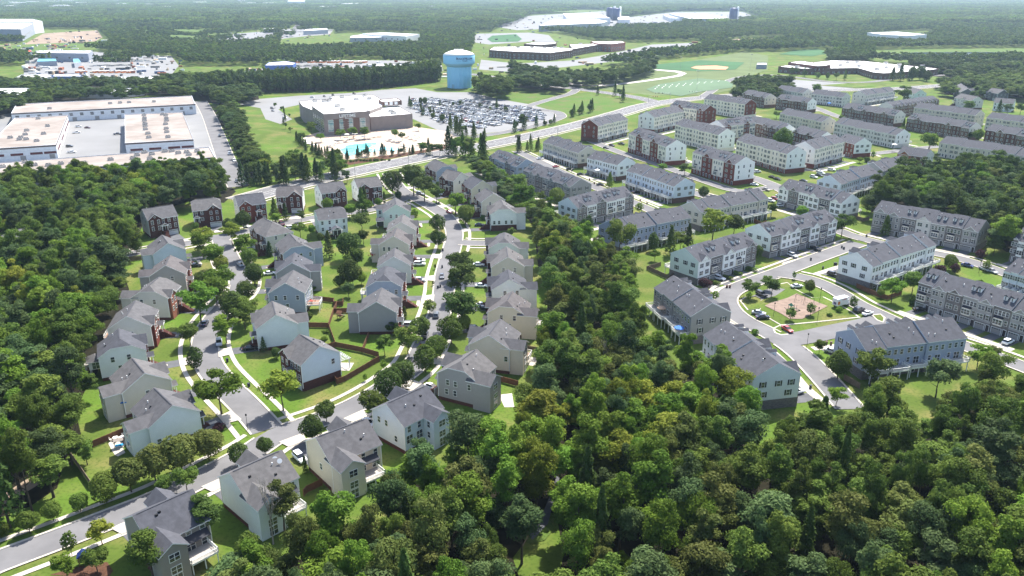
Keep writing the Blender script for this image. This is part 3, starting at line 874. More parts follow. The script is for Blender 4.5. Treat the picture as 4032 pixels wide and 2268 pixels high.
H('h', ('t02', 1275, 288), ('t02', 1365, 128), 'R', 'red brick fronted house with white porch, fourth up the west side of the curved street', 'palegrey', 'b:red', 7.8, wing=None, xg=(2.8, 4.8, 0.8), fstyle='std', deckp=(-4, 1.5, 3.0, 2.9, 0), garside=-1, wins=((0.5, 4.8),))
H('h', ('zA', 605, 1120), ('zA', 835, 925), 'R', 'light grey clipped gable house with orange brick front, west of the curved street', 'palegrey', 'b:orange', 8.0, clip=(0.38, 0.3), wing=(3.0, 5.2, 3.4), xg=(2.6, 4.6, 0.8), shingle=1, fstyle='shut', deckp=(-3.6, 0.2, 3.4, 2.9, 0), garside=-1)
H('h', ('zA', 905, 762), ('zA', 985, 597), 'R', 'mid grey sided house with brick front and a side porch, second from the upper street', 'grey', 'b:orange', 8.0, wing=(2.6, 5.2, 3.4), xg=(-2.4, 5.0, 0.8), deckp=(-2.8, 0, 3.6, 2.9, 0), garside=1, shingle=3)
H('h', ('zA', 945, 402), ('zA', 850, 270), 'R', 'pale blue house with plain gable end at the corner of the upper street', 'skyblue', 'paleblue', 7.4, wing=(2.6, 5.2, 3.6), xg=(-2.2, 5.2, 0.8), deckp=(-3.8, -0.4, 2.4, 1.5, 0), wins=False, awning=(-4.2, -0.6, 1.5, 3.6))
# brick row along the upper street
H('h', ('zH', 45, 288), ('zH', 322, 246), 'D', 'dark brick house with white balcony porch and twin front gables, leftmost of the brick row', 'paleblue', 'b:dark', 8.4, wing=None, xg=(3.4, 5.6, 0.5), fstyle='arch', garside=-1)
H('h', ('zH', 486, 204), ('zH', 752, 180), 'D', 'dark brick house with clipped gables and black shutters, second of the brick row', 'white', 'b:dark', 8.4, clip=(0.35, 0.35), wing=(2, 5, 2.5), xg=(-2.8, 5.4, 0.6), fstyle='shut', garside=-1, shingle=1)
H('h', ('zH', 888, 166), ('zH', 1140, 137), 'D', 'red brick house with white bay window, third of the brick row', 'palegrey', 'b:red', 8.4, wing=None, xg=(3.2, 5.6, 0.5), fstyle='shut', garside=-1, shingle=2)
H('h', ('t11', 205, 430), ('t11', 470, 420), 'D', 'dark brick house with two stacked front gables, fourth of the brick row', 'white', 'b:dark', 8.4, clip=(0.32, 0.32), wing=None, xg=(-2.6, 6.4, 0.6), fstyle='arch', garside=-1, shingle=3)
H('h', ('t11', 614, 404), ('t11', 868, 374), 'D', 'dark brick house with double gable on the left, fifth of the brick row', 'white', 'b:dark', 8.4, wing=None, xg=(-3.4, 5.2, 0.6), fstyle='arch', garside=1)
H('h', ('t11', 986, 354), ('t11', 1228, 328), 'D', 'brick house with gable on the right and white side wall, last of the brick row', 'white', 'b:dark', 8.4, wing=None, xg=(3.2, 5.4, 0.6), fstyle='shut', garside=-1, shingle=1)
H('h', ('zB', 1150, 96), ('zB', 1612, 50), 'U', 'pale teal house with a screened porch on its raised rear deck', 'mint', 'b:dark', 8.2, clip=(0.34, 0.34), wing=None, xg=(-2.6, 5.0, 0.5), deckp=(-3.4, 3.2, 4.0, 2.9, 0))
# east side of the curved street
H('h', ('zB', 560, 365), ('zB', 290, 228), 'L', 'hip roofed brick house facing the top of the curved street', 'greige', 'b:brown', 8.0, clip=(1.0, 0.3), wing=None, xg=(1.6, 4.6, 0.6), garside=1, shingle=1)
H('h', ('zB', 866, 640), ('zB', 738, 492), 'L', 'blue clipped gable house with rear wing, east of the curved street', 'blue', 'b:brown', 7.8, clip=(0.4, 0), wing=(-2.4, 5.4, 3.8), xg=(-2.8, 4.6, 0.5), deckp=(2.0, 5.0, 3.0, 2.9, 0), wins=((2.0, 5.4), (-1.0, 5.4), (-4.6, 5.4)), garside=1)
H('h', ('zB', 775, 965), ('zB', 820, 802), 'L', 'grey gabled house with a tall white rear wing by the round patio', 'grey', 'bluegrey', 7.8, wing=(-2.6, 5.2, 3.6), xg=(2.6, 5.0, 0.8), garside=-1, wins=False, shingle=2)
H('h', ('zB', 665, 1290), ('zB', 795, 1082), 'L', 'slate blue house with curved timber deck, third from the corner brick house', 'bluegrey', 'bluegrey', 8.0, wing=None, xg=(2.6, 5.0, 2.4), deckp=(-4.6, 0.6, 4.4, 2.9, 0), wins=((3.6, 5.6), (0.6, 5.6), (-3.6, 5.6), (0, 2.6)), garside=-1)
H('h', ('zC', 515, 415), ('zC', 457, 192), 'L', 'plain pale blue gable house with white stair deck, beside the corner brick house', 'paleblue', 'white', 7.6, wing=(-2.4, 5.6, 3.4), xg=(2.2, 5.2, 0.8), deckp=(-0.6, 4.4, 3.4, 2.4, 0), wins=False, garside=-1, shingle=1)
H('h', ('zC', 1222, 920), ('zC', 902, 726), 'L', 'corner brick house with pale blue gable end, white pergola and fenced lawn', 'skyblue', 'b:dark', 8.2, wing=None, xg=(3.2, 5.2, 0.5), base='tall', wins=((-3.8, 5.4),), garside=-1, shingle=1, drive=False)
# west side of the long straight street
H('h', ('zD', 368, 152), ('zD', 358, 88), 'R', 'teal house with a screened back porch at the top of the long street', 'teal', 'teal', 8.0, wing=(-2.4, 4.6, 3.0), xg=(2.0, 5.0, 0.6), deckp=(-1.4, 3.0, 3.0, 2.9, 0), wins=((3.4, 5.4), (0, 5.4), (-2.6, 5.4)))
H('h', ('zD', 412, 312), ('zD', 430, 242), 'R', 'light grey gabled house below the teal house on the long street', 'palegrey', 'b:red', 7.8, wing=None, xg=(-2.2, 5.0, 0.7), deckp=(-3, 1, 2.6, 2.9, 0), wins=False, shingle=1)
H('h', ('zD', 343, 440), ('zD', 376, 364), 'R', 'pinkish beige house with a red deck on posts, third down the long street', 'greige', 'b:red', 7.8, wing=(2.0, 5.0, 3.4), xg=(-2.2, 5.0, 0.7), deckp=(-4.4, 0.5, 4.6, 2.9, 0), wins=((1.2, 5.3), (-2.0, 5.3), (-4.0, 5.3)), shingle=3)
H('h', ('zD', 345, 628), ('zD', 356, 550), 'R', 'plain grey gabled house with no side windows, fourth down the long street', 'palegrey', 'b:red', 7.8, wing=None, xg=(-2.0, 5.0, 0.7), wins=False, deckp=(-3.4, 1.2, 3.0, 2.8, 0))
H('h', ('zE', 250, 165), ('zE', 286, 54), 'R', 'periwinkle blue house with clipped gable, fifth down the long street', 'blue', 'b:orange', 8.0, clip=(0.4, 0.3), wing=None, xg=(-2.4, 5.0, 0.8), wins=((4.2, 5.4), (1.0, 5.4), (-1.6, 5.4)), deckp=(-4, -0.5, 3.2, 2.9, 0), shingle=2)
H('h', ('zE', 190, 392), ('zE', 236, 264), 'R', 'dark grey gabled house with a small deck and children slide in the yard', 'grey', 'b:red', 7.6, wing=(2.2, 5.2, 3.6), xg=(-2.0, 4.6, 0.8), wins=False, deckp=(-4.6, -0.6, 3.4, 1.6, 0))
# east side of the long street
H('h', ('zG', 292, 130), ('zG', 182, 84), 'L', 'brick fronted house with blue gable beside the arterial road', 'blue', 'b:dark', 8.2, clip=(0.35, 0.3), wing=(-2, 5, 2.6), xg=(2.2, 5.0, 0.6))
H('h', ('zG', 434, 207), ('zG', 300, 178), 'L', 'grey sided brick house with white balcony porch, second below the arterial road', 'palegrey', 'b:dark', 8.2, wing=(-2.2, 5.2, 3.6), xg=(2.4, 5.0, 0.6), shingle=1)
H('h', ('zG', 620, 282), ('zG', 526, 237), 'L', 'red brick fronted house with cream side wall, third below the arterial road', 'tan', 'b:red', 8.2, wing=(-2.4, 4.6, 3.2), xg=(2.2, 5.0, 0.6), shingle=2)
H('h', ('zG', 722, 397), ('zG', 650, 350), 'L', 'brick fronted house with beige side partly behind the white corner house', 'greige', 'b:dark', 8.2, wing=None, xg=(2.0, 4.6, 0.6))
H('h', ('zG', 818, 512), ('zG', 788, 452), 'L', 'white house on a tall brick base with deck stairs at the side street corner', 'white', 'b:dark', 8.0, clip=(0.4, 0), wing=(-2.4, 5.2, 4.2), xg=(2.2, 5.0, 0.8), base='tall', deckp=(-4.8, 0.5, 3.6, 2.9, 0), wins=((-1.0, 3.2), (-3.6, 3.2), (2.2, 3.2), (4.4, 3.2)), shingle=1)
H('h', ('zD', 1350, 472), ('zD', 1356, 396), 'L', 'pale teal clipped gable house just below the side street', 'teal', 'b:dark', 8.0, clip=(0.35, 0.3), wing=(-2.4, 5.2, 3.6), xg=(2.2, 5.2, 1.4), deckp=(-1, 3.4, 3.0, 2.9, 0))
H('h', ('zD', 1386, 632), ('zD', 1371, 537), 'L', 'beige house with a broad front gable, second below the side street', 'greige', 'b:dark', 8.0, wing=(-2.6, 5.0, 3.4), xg=(2.2, 5.2, 1.4), shingle=1, deckp=(-0.4, 4, 3.2, 2.9, 0))
H('h', ('zE', 1402, 186), ('zE', 1386, 96), 'L', 'white sided house with dark left roof, third below the side street', 'white', 'b:dark', 8.0, wing=(-2.4, 5.0, 3.4), xg=(2.4, 5.4, 1.2), shingle=2, deckp=(-0.4, 4, 3.4, 2.9, 0))
H('h', ('zE', 1370, 402), ('zE', 1424, 298), 'L', 'beige clipped gable house with timber deck, fourth below the side street', 'tan', 'b:dark', 8.0, clip=(0.35, 0), wing=(-2.8, 5.0, 3.6), xg=(2.4, 5.4, 1.6), shingle=3, deckp=(-0.6, 4.6, 4.6, 2.9, 0))
H('h', ('zF', 680, 280), ('zF', 786, 132), 'L', 'beige gable house with white semi-round deck and patio beside the central wood', 'tan', 'tan', 8.0, wing=(-2.8, 5.6, 4.0), xg=(2.2, 5.4, 2.0), deckp=(-0.4, 4.4, 4.2, 2.7, 0), wins=((-5.0, 4.0),), awning=(0.4, 4.8, 1.5, 5.3))
H('h', ('zF', 385, 548), ('zF', 566, 408), 'L', 'grey clipped gable house with large windowed rear wing above the lower street', 'grey', 'b:dark', 8.0, clip=(0.4, 0), wing=(-2.6, 6.0, 4.2), xg=(2.6, 6.0, 1.6), wins=((3.0, 5.0), (0.6, 5.0), (-3.6, 5.0), (3.4, 2.2), (0.8, 2.2)), shingle=1)
# south side of the lower street
H('h', ('t12', 1312, 1170), ('t12', 1712, 985), 'U', 'pale blue house with dark roof half hidden by the wood, beside the grey one', 'skyblue', 'b:dark', 7.8, wing=(2.6, 5.4, 3.6), xg=(3.0, 5.4, 1.6), wins=((3.6, 5.2), (0.8, 5.2), (-2.6, 2.2)), shingle=2)
H('h', ('t13', 605, 60), ('t12', 1112, 1318), 'U', 'cream house with a bright red parasol on its white stair deck', 'tan', 'b:dark', 7.8, wing=(-3.4, 5.6, 4.4), xg=(3.0, 5.2, 1.8), deckp=(-0.4, 4.8, 4.0, 2.4, 0), awning=(-0.4, 4.9, 1.5, 5.0), wins=((-0.6, 3.6),))
H('h', ('zI', 425, 670), ('zI', 1728, 92), 'U', 'pale teal house with two satellite dishes on its roof', 'mint', 'white', 7.6, wing=(-3.2, 5.4, 4.4), xg=(2.2, 5.0, 2.2), deckp=(-0.2, 4.8, 4.2, 2.6, 0), awning=(-0.2, 5.0, 1.5, 5.0), wins=False, shingle=1)
H('h', ('t03', 1340, 848), ('t03', 1935, 580), 'U', 'taupe grey house nearest the bottom edge with furniture on its deck', 'taupe', 'white', 7.6, wing=(-3.4, 5.2, 4.2), xg=(2.0, 5.0, 2.2), deckp=(-0.6, 4.8, 4.2, 2.6, 0), awning=(-0.6, 5.0, 1.5, 5.0), wins=False, shingle=2)
# far off houses at the edges
H('h', ('f', -40, 610), ('f', 62, 572), 'U', 'grey roofed house among the trees at the left edge', 'greige', 'b:dark', 7.6, wing=None, xg=None, wins=False, drive=False, porch=None)
H('h', ('zN', 775, 132), ('zN', 850, 190), 'L', 'dark blue craftsman house with white gable trim near the school', 'darkgrey', 'darkgrey', 8.0, wing=(0, 5, 3), xg=(0, 5, 2), drive=False)
H('h', ('zN', 1300, 128), ('zN', 1360, 140), 'D', 'white house with steep gable at the far right, behind the dark garage house', 'white', 'white', 8.5, wing=None, xg=None, drive=False, porch=None)
H('h', ('zN', 1110, 180), ('zN', 1240, 200), 'D', 'dark fronted house with white gable trim at the far right', 'darkgrey', 'darkgrey', 7.5, wing=None, xg=(1.5, 4, 1), drive=False)
H('h', ('zN', 780, 240), ('zN', 960, 275), 'D', 'pale grey house beside a leafy tree behind the far rows', 'palegrey', 'palegrey', 7.5, wing=None, xg=(-1.5, 4, 1), drive=False)
H('h', ('zN', 1150, 285), ('zN', 1360, 300), 'D', 'pale blue house behind the conifers at the far right', 'paleblue', 'paleblue', 7.5, wing=None, xg=None, drive=False, porch=None)
H('h', ('zN', 235, 175), ('zN', 350, 200), 'D', 'pale green house beside the school road', 'teal', 'teal', 7.5, wing=None, xg=None, drive=False, porch=None)

# driveways and front walks: from each garage to the kerb
APRON = 0
for h in HOUSES:
    if not h['drive']: continue
    st = h['c'] + h['x'] * h['gx'] + h['n'] * (h['gout'] + 0.1)
    hit = None
    t = 2.0
    while t < 30:
        p = st + h['n'] * t
        for r in ROADS[:4]:
            if dist_to(r['arr'], np.array((p.x, p.y))) < r['hw']:
                hit = (t, r); break
        if hit: break
        t += 0.5
    if not hit: continue
    T, r = hit
    APRON += 1
    xh = h['x'] * (h['gw'] / 2)
    z = 0.045 + 0.0007 * APRON
    a, b2, c2 = st, st + h['n'] * max(1.0, T - 3.6), st + h['n'] * (T + 0.1)
    dv = struct(MB().poly([(p.x, p.y, z) for p in ccw([a - xh, a + xh, b2 + xh, b2 - xh])]).obj('driveway', DRIVE))
    xw = xh * 1.15
    MB().poly([(p.x, p.y, r['z'] + 0.135 + 0.0005 * APRON) for p in ccw([b2 - xh, b2 + xh, c2 + xw * 1.15, c2 - xw * 1.15])]).obj('apron', CONC, dv)
    # front walk
    s2 = h['c'] + h['x'] * h['dx'] + h['n'] * (h['fy'] + 2.6)
    e2 = s2 + h['n'] * 2.5
    side = (st - s2); side = side - h['n'] * side.dot(h['n'])
    fw = MB()
    q = h['x'] * 0.6
    fw.poly([(p.x, p.y, z + .03) for p in ccw([s2 - q, s2 + q, e2 + q, e2 - q])])
    e3 = e2 + side * (1 - (h['gw'] / 2) / max(side.length, 3))
    q2 = h['n'] * 0.6
    fw.poly([(p.x, p.y, z + .034) for p in ccw([e2 - q2, e2 + q2, e3 + q2, e3 - q2])])
    fw.obj('front_walk', CONC, dv)
# ------------------------------------------------------------------ townhouse and condominium rows
ROWS = []
HOODM = MB().add([(-1.6, 0, 0), (1.6, 0, 0), (1.35, 0.75, 0), (-1.35, 0.75, 0), (-1.3, 0, 0.6), (1.3, 0, 0.6), (0.9, 0.12, 0.6), (-0.9, 0.12, 0.6)],
                 [(0, 3, 2, 1), (3, 2, 6, 7), (0, 3, 7, 4), (2, 1, 5, 6), (4, 7, 6, 5)]).mesh('bay_roof', mat('dark_bay_roof', srgb(30, 32, 44), 0.5))
BAYM = MB().prism([(-1.5, 0), (-1.5, 0.01), (-1.25, 0.65), (1.25, 0.65), (1.5, 0.01), (1.5, 0)][::-1], 0, 2.5).mesh('bay_window', SIDE['cream'])
_d = MB(); _d.box(-0.55, -2.2, -0.1, 0.55, 0, 1.35, 0)
_d.add([(-0.75, 0.12, 1.3), (0, 0.12, 1.95), (0.75, 0.12, 1.3), (-0.75, -2.8, 1.3), (0, -3.6, 1.95), (0.75, -2.8, 1.3)], [(0, 1, 4, 3), (1, 2, 5, 4), (0, 2, 1), (3, 5, 2, 0)], 1)
_d.box(-0.62, 0, -0.15, 0.62, 0.05, 0.0, 2)
DORM = {i: _d.mesh('dormer', [SIDE['white'], SHINGLE[2], SHUT]) for i in (0,)}
DORMG = _d.mesh('dormer', [SIDE['palegrey'], SHINGLE[2], SHUT])
BALM = None
def row(A, B, front, label, levels=3, depth=13.5, end='palegrey', fronts=('grey', 'b:stone'), rear='white', n=None, decks=True, base='b:stone', rise=3.7, style='dg', rgar=False,
        group='townhouse rows', shingle=2, stagger=0.5, uw=6.7, hood=True, detail=2, ext=(0, 0), drive=True, wcolors=None):
    fl = 2.95
    eave = levels * fl + 0.2
    zr = eave + rise
    a, b = V(A[0], A[1], A[2], zr), V(B[0], B[1], B[2], zr)
    d = (b - a).normalized()
    a, b = a - d * ext[0], b + d * ext[1]
    c = (a + b) / 2
    L = (b - a).length
    n = n or max(2, round(L / uw))
    nv = Vector((-d.y, d.x, 0))
    if (nv.y > 0) == (front == 'N'): nv = -nv
    rz = math.atan2(nv.y, nv.x) - math.pi / 2
    root = empty('townhouse_row' if levels < 4 else 'condominium_block', (c.x, c.y, 0), rz)
    tag(root, label, 'townhouses' if levels < 4 else 'apartment block', group)
    u = L / n; hd = depth / 2
    for k in range(n):
        x0 = -L / 2 + k * u; xc = x0 + u / 2
        zs = (0.0, 0.4, 0.15, 0.5, 0.25)[k % 5] if n > 2 else 0
        ys = stagger * ((k % 3) - 1) * 0.5
        fk = fronts[k % len(fronts)]
        ev = eave + zs
        endw = wallmat(end if k in (0, n - 1) else rear)
        wb = body(u - 0.02, depth, ev, rise, (0, 0))
        wb.m = [0] * len(wb.m)
        un = wb.obj('unit', [wallmat(rear) if k not in (0, n - 1) else endw], root, (xc, ys, 0))
        if rear != end and k in (0, n - 1):
            MB().box(-u / 2 + 0.05, -hd - 0.05, 0.05, u / 2 - 0.05, -hd, ev - 0.1).obj('rear_facing', wallmat(rear), un)
        MB().box(-u / 2 + 0.04, hd, 0.02, u / 2 - 0.04, hd + 0.08, ev - 0.1).obj('front_facing', wallmat(fk), un)
        MB().box(-u / 2 - 0.03, -hd - 0.1, 0, u / 2 + 0.03, hd + 0.16, fl - 0.15 if base else 0.5).obj('ground_floor_facing', wallmat(base or 'b:stone'), un)
        if k == 0 or k == n - 1:
            pass
        ro = roof_slab(u - 0.04 if k not in (0, n - 1) else u, depth, rise, ov=0.35, ovx=0.02).obj('roof', [SHINGLE[shingle], TRIM], root, (xc, ys, ev))
        if detail > 1:
            for _ in range(2): 
                vy = RND.uniform(1.2, hd - 1.4) * (-1 if front == 'F' else 1)
                vent(ro, RND.uniform(-u * .3, u * .3), vy, rise * (1 - abs(vy) / hd) + 0.25)
        fy = hd + 0.08
        st = style[k % len(style)]
        wk = 'shut' if (k % 2 == 0 and not fk.startswith('b:')) else 'std'
        if st == 'd':
            for s in (-1, 1):
                yy = hd * 0.62
                dm = place('dormer', DORM[0], ro, (s * u * 0.2, yy, rise * (1 - yy / hd) + 0.15))
                window(dm, 'small' if False else 'tiny', 0, 0.0, 0.25, 0)
        elif st == 'g':
            gw = u * 0.62; gr = rise * gw / depth * 1.5
            ln = 0.6 + hd * gr / rise
            gb = roof_slab(ln, gw, gr, ov=0.25, ovx=0.0)
            gb.v = [(-y, hd + 0.6 - ln / 2 + x, z) for x, y, z in gb.v]
            gb.obj('front_gable_roof', [SHINGLE[shingle], TRIM], ro, (0, 0, 0.05))
            MB().add([(-gw / 2, hd + 0.3, -0.1), (gw / 2, hd + 0.3, -0.1), (0, hd + 0.3, gr), (-gw / 2, hd, -0.1), (gw / 2, hd, -0.1)], [(0, 2, 1), (0, 1, 4, 3)]).obj('front_gable', wallmat(fk), un, (0, 0, ev))
        # front openings
        for lv in range(1, levels):
            z = lv * fl + 0.75
            if lv == 1 and st == 'd' and hood and u > 5:
                bo = place('bay_window', BAYM, un, (u * 0.12, fy, z - 0.5))
                window(bo, 'triple', 0, 0.65, 0.45, 0)
                place('bay_roof', HOODM, bo, (0, 0, 2.5))
                window(un, 'std', -u * 0.33, fy, z, 0)
            elif lv == levels - 1 and st == 'd':
                for x in (-0.33, -0.11, 0.11, 0.33): window(un, 'std', x * u, fy, z, 0)
            else:
                window(un, 'archshut' if (lv == 1 and wk == 'shut') else wk, -u * 0.24, fy, z, 0)
                window(un, 'pair' if st == 'g' else wk, u * 0.22, fy, z, 0)
        if not rgar:
            garage(un, min(4.6, u - 2.2), u * 0.12, fy + 0.08, 0.05, 0, GARAGE_T)
        else:
            window(un, 'arch', u * 0.22, fy + 0.08, 0.75, 0); window(un, 'arch', -u * 0.05, fy + 0.08, 0.75, 0)
        door(un, -u * 0.37, fy + 0.08, 0.2, 0)
        # rear openings
        for lv in range(1, levels):
            z = lv * fl + 0.75
            if lv == levels - 1:
                xs = (-0.3, 0, 0.3) if detail > 1 else (-0.25, 0.25)
                for x in xs: window(un, 'std' if x or levels < 4 else 'small', x * u, -hd - 0.05, z, math.pi)
            elif lv == 1 and (decks or levels == 4):
                window(un, 'slide', u * 0.12, -hd - 0.05, z - 0.6, math.pi); window(un, 'std', -u * 0.28, -hd - 0.05, z, math.pi)
            else:
                window(un, 'pair', u * 0.1, -hd - 0.05, z, math.pi); window(un, 'std', -u * 0.3, -hd - 0.05, z, math.pi)
        if decks:
            deck(un, -u * 0.44, u * 0.44, -hd - 0.06, -hd - (3.0 if levels < 4 else 1.5) - 0.4 * (k % 2), fl + 0.1 + 0.03 * k, boards=DECKG, posts=GREYM if levels == 4 else TRIM)
        if rgar:
            garage(un, min(4.6, u - 1.4), 0, -hd - 0.11, 0.05, math.pi, GARAGE_T if levels == 4 else GARAGE_T)
        else:
            window(un, 'slide', 0, -hd - 0.11, 0.25, math.pi)
        # end walls
        for s, kk in ((-1, 0), (1, n - 1)):
            if k != kk: continue
            for lv in range(1 if base else 0, levels):
                z = lv * fl + 0.8
                for y in ((-0.28, 0.05, 0.32) if lv == levels - 1 else (-0.25, 0.28)):
                    window(un, 'shut' if levels < 4 and detail > 1 else 'std', s * u / 2, y * depth, z, -s * math.pi / 2)
    keep_off(c, L / 2 + 1.0, hd + 2.5, rz)
    ROWS.append(dict(root=root, c=c, n=nv, d=d, L=L, hd=hd, u=u, k=n, front=front, rgar=rgar, drive=drive))
    return root
GREYF = ('grey', 'b:stone', 'palegrey', 'b:stone')
WHITF = ('white', 'b:stone', 'white', 'b:stone')
# near quarter, right side of the picture
row(('t32', 845, 415), ('t32', 1850, 302), 'F', 'slate blue townhouse row with white rear decks at lower right, nearest the wood', end='blue', rear='blue', n=5)
row(('t31', 1640, 1262), ('t32', 2760, 130), 'N', 'grey and stone townhouse row with dormers and garages cut by the right edge', end='grey', rear='grey', fronts=('grey', 'b:stone', 'grey', 'grey', 'b:stone'), style='gdgdg', n=7)
row(('t31', 1140, 578), ('t31', 2195, 772), 'N', 'grey townhouse row with six dormers in front of the right wood', end='grey', rear='grey', fronts=('grey', 'b:stone', 'grey', 'palegrey', 'b:stone', 'grey'), style='gddgdg')
row(('t31', 892, 1090), ('t31', 1535, 890), 'F', 'white townhouse row with rear decks beside the playground street', end='white', rear='white')
row(('t21', 2490, 815), ('t31', 580, 658), 'N', 'townhouse row of white and stone fronts with dormers along the concrete pavement', end='paleblue', rear='white', fronts=('white', 'b:stone', 'white', 'b:stone', 'white'), style='gdgdg')
row(('t21', 1742, 1055), ('t21', 2340, 885), 'N', 'townhouse row with pale green end wall and hedged driveways above the playground', end='mint', rear='white', fronts=('b:stone', 'white', 'white', 'b:stone', 'white'), style='gdgdg')
row(('t21', 975, 770), ('t21', 1705, 628), 'F', 'blue townhouse row seen from behind with trees below its decks', end='blue', rear='blue')
row(('t21', 1800, 578), ('t21', 2475, 452), 'F', 'grey beige townhouse row with stepped roofs and white decks behind the yellow green tree', end='greige', rear='greige')
row(('t21', 560, 540), ('t21', 1135, 425), 'N', 'townhouse row with pale blue end and four roof dormers beside the central wood', end='paleblue', rear='white', fronts=('b:stone', 'white', 'white', 'b:stone', 'white'), style='gddgd')
row(('t31', 215, 352), ('t31', 842, 506), 'N', 'townhouse row of white and stone fronts with white right end wall', end='white', rear='white', fronts=('white', 'b:stone', 'white', 'white', 'b:stone'), style='gdgdg')
row(('t31', 620, 315), ('t31', 1003, 206), 'F', 'light blue townhouse row with long white deck beside the right wood', end='skyblue', rear='skyblue')
row(('t31', 1052, 186), ('t31', 1335, 124), 'F', 'grey townhouse row with a turquoise parasol on its deck', end='grey', rear='grey')
row(('t21', 1262, 192), ('t21', 1742, 345), 'F', 'periwinkle townhouse row with brown brick base and white balconies over garages', end='skyblue', rear='skyblue', rgar=True, base='b:brown')
row(('t21', 852, 66), ('t21', 1160, 143), 'F', 'pale blue townhouse row with a white parasol on its balcony', end='paleblue', rear='paleblue', rgar=True, base='b:brown')
row(('t20', 405, 1366), ('t21', 768, 28), 'F', 'grey townhouse row with white balconies nearest the arterial road', end='greige', rear='greige', rgar=True, base='b:brown')
row(('zG', 770, 2), ('zG', 1022, 86), 'N', 'blue fronted townhouse row with dormers behind the brick houses', end='blue', rear='blue', fronts=('blue', 'b:stone', 'blue'), style='dgd', rgar=False)
row(('t21', 215, 192), ('t21', 692, 350), 'N', 'dark grey townhouse row with dormers beside the central wood', end='grey', rear='grey', fronts=('grey', 'b:stone', 'darkgrey', 'grey', 'b:stone'), style='gdgdg')
def side_row(A, B, want, label, **k):
    """rows running away from the camera: front given as left or right in the photo"""
    fa, fb = V(*A), V(*B)
    d = fb - fa; nv = Vector((-d.y, d.x, 0))
    if (nv.x > 0) != (want == 'R'): nv = -nv
    return row(A, B, 'N' if nv.y < 0 else 'F', label, **k)
side_row(('zJ', 562, 455), ('zJ', 214, 194), 'R', 'grey stepped townhouse row with a blue striped parasol, left of the playground', end='grey', rear='grey', fronts=('b:stone', 'grey'), n=4)
side_row(('t32', 105, 770), ('zJ', 690, 602), 'R', 'dark roofed townhouse row with pale end wall reaching down into the wood', end='paleblue', rear='white', fronts=('white', 'b:stone'), ext=(0.5, 0))
row(('zK', 1388, 38), ('zK', 1640, 110), 'F', 'blue townhouse row with a white corner deck at the right edge', end='skyblue', rear='skyblue', n=4)
row(('t31', 2570, 850), ('t31', 2800, 900), 'N', 'white and stone townhouse row cut off by the right edge', end='white', rear='white', fronts=('white', 'b:stone'), n=4)
# four storey condominiums
CG = dict(levels=4, depth=14.5, decks=True, group='four storey condominium blocks', rise=3.8, uw=7.2)
row(('zP', 640, 118), ('zP', 915, 60), 'F', 'cream condominium block with dark red brick left end wall beside the arterial road', end='b:red', rear='cream', rgar=True, base='b:brown', fronts=('b:red',), style='g', **CG)
row(('zP', 1150, 45), ('zP', 1420, -8), 'F', 'cream condominium block with white left end, second from the arterial road', end='white', rear='cream', rgar=True, base='b:red', fronts=('b:red',), style='g', **CG)
row(('zP', 1080, 190), ('zP', 1420, 300), 'N', 'condominium block of alternating brick and cream fronts with three pairs of dormers', end='white', rear='cream', rgar=True, base='b:red', fronts=('cream', 'b:red', 'cream', 'b:red', 'cream'), style='dgdgd', n=5, **CG)
row(('zO', 300, 315), ('zO', 690, 402), 'N', 'cream condominium block with balconies behind the red brick gabled block', end='white', rear='cream', fronts=('cream',), style='n', base='cream', rgar=True, **CG)
row(('zO', 470, 556), ('zO', 855, 655), 'N', 'red brick and cream condominium block with white right end wall, nearest of its kind', end='white', rear='cream', rgar=True, base='b:red', fronts=('b:red', 'cream', 'b:red', 'cream'), style='gdgd', n=4, **CG)
row(('zO', 860, 450), ('zO', 1320, 565), 'N', 'long cream condominium block with small balconies above a concrete parking court', end='white', rear='cream', fronts=('cream',), style='n', base='b:red', rgar=True, **CG)
row(('zM', 270, 540), ('zM', 540, 478), 'F', 'cream condominium block with brick base, left of the brick block with white end', end='white', rear='cream', rgar=True, base='b:red', fronts=('b:red',), style='g', **CG)
row(('zM', 640, 470), ('zM', 800, 510), 'N', 'brown brick block with arched windows and white end wall', end='white', rear='cream', rgar=True, base='b:red', fronts=('b:red', 'b:brown'), style='n', levels=3, depth=13.5, uw=7.2, decks=False, group='four storey condominium blocks')
row(('zO', 235, 150), ('zO', 540, 195), 'N', 'condominium block with brick right end and dormers beside the crossing', end='b:red', rear='cream', rgar=True, base='b:red', fronts=('b:red', 'cream', 'cream'), style='gdd', **CG)
row(('zO', 540, 90), ('zO', 905, 140), 'N', 'cream condominium block with brick right end wall opposite the football field', end='b:red', rear='cream', fronts=('cream',), style='n', base='cream', rgar=True, **CG)
row(('zO', 600, 330), ('zO', 880, 290), 'N', 'condominium block with steep dormers in the middle of the quarter', end='white', rear='cream', fronts=('cream', 'b:red', 'cream'), style='dgd', rgar=True, base='b:red', **CG)
FG = dict(group='far townhouse rows', detail=1, hood=False)
row(('zO', 880, 55), ('zO', 1080, 90), 'N', 'brown brick row with front gable left of the school paving', end='greige', rear='greige', fronts=('b:dark', 'b:brown'), style='gn', rgar=True, base='b:brown', **FG)
row(('zO', 920, 290), ('zO', 1230, 355), 'N', 'dark brick row with rows of arched windows and white right end', end='white', rear='cream', fronts=('b:dark', 'b:brown'), style='gn', rgar=True, base='b:brown', **FG)
row(('zM', 60, 38), ('zM', 300, 68), 'N', 'pale row beside the school road, leftmost', end='palegrey', rear='palegrey', fronts=('palegrey',), style='n', rgar=True, base='palegrey', decks=False, **FG)
row(('zM', 370, 75), ('zM', 650, 105), 'N', 'pale row with white rear balconies and a blue parasol near the school road', end='palegrey', rear='palegrey', fronts=('palegrey',), style='n', rgar=True, base=None, decks=False, **FG)
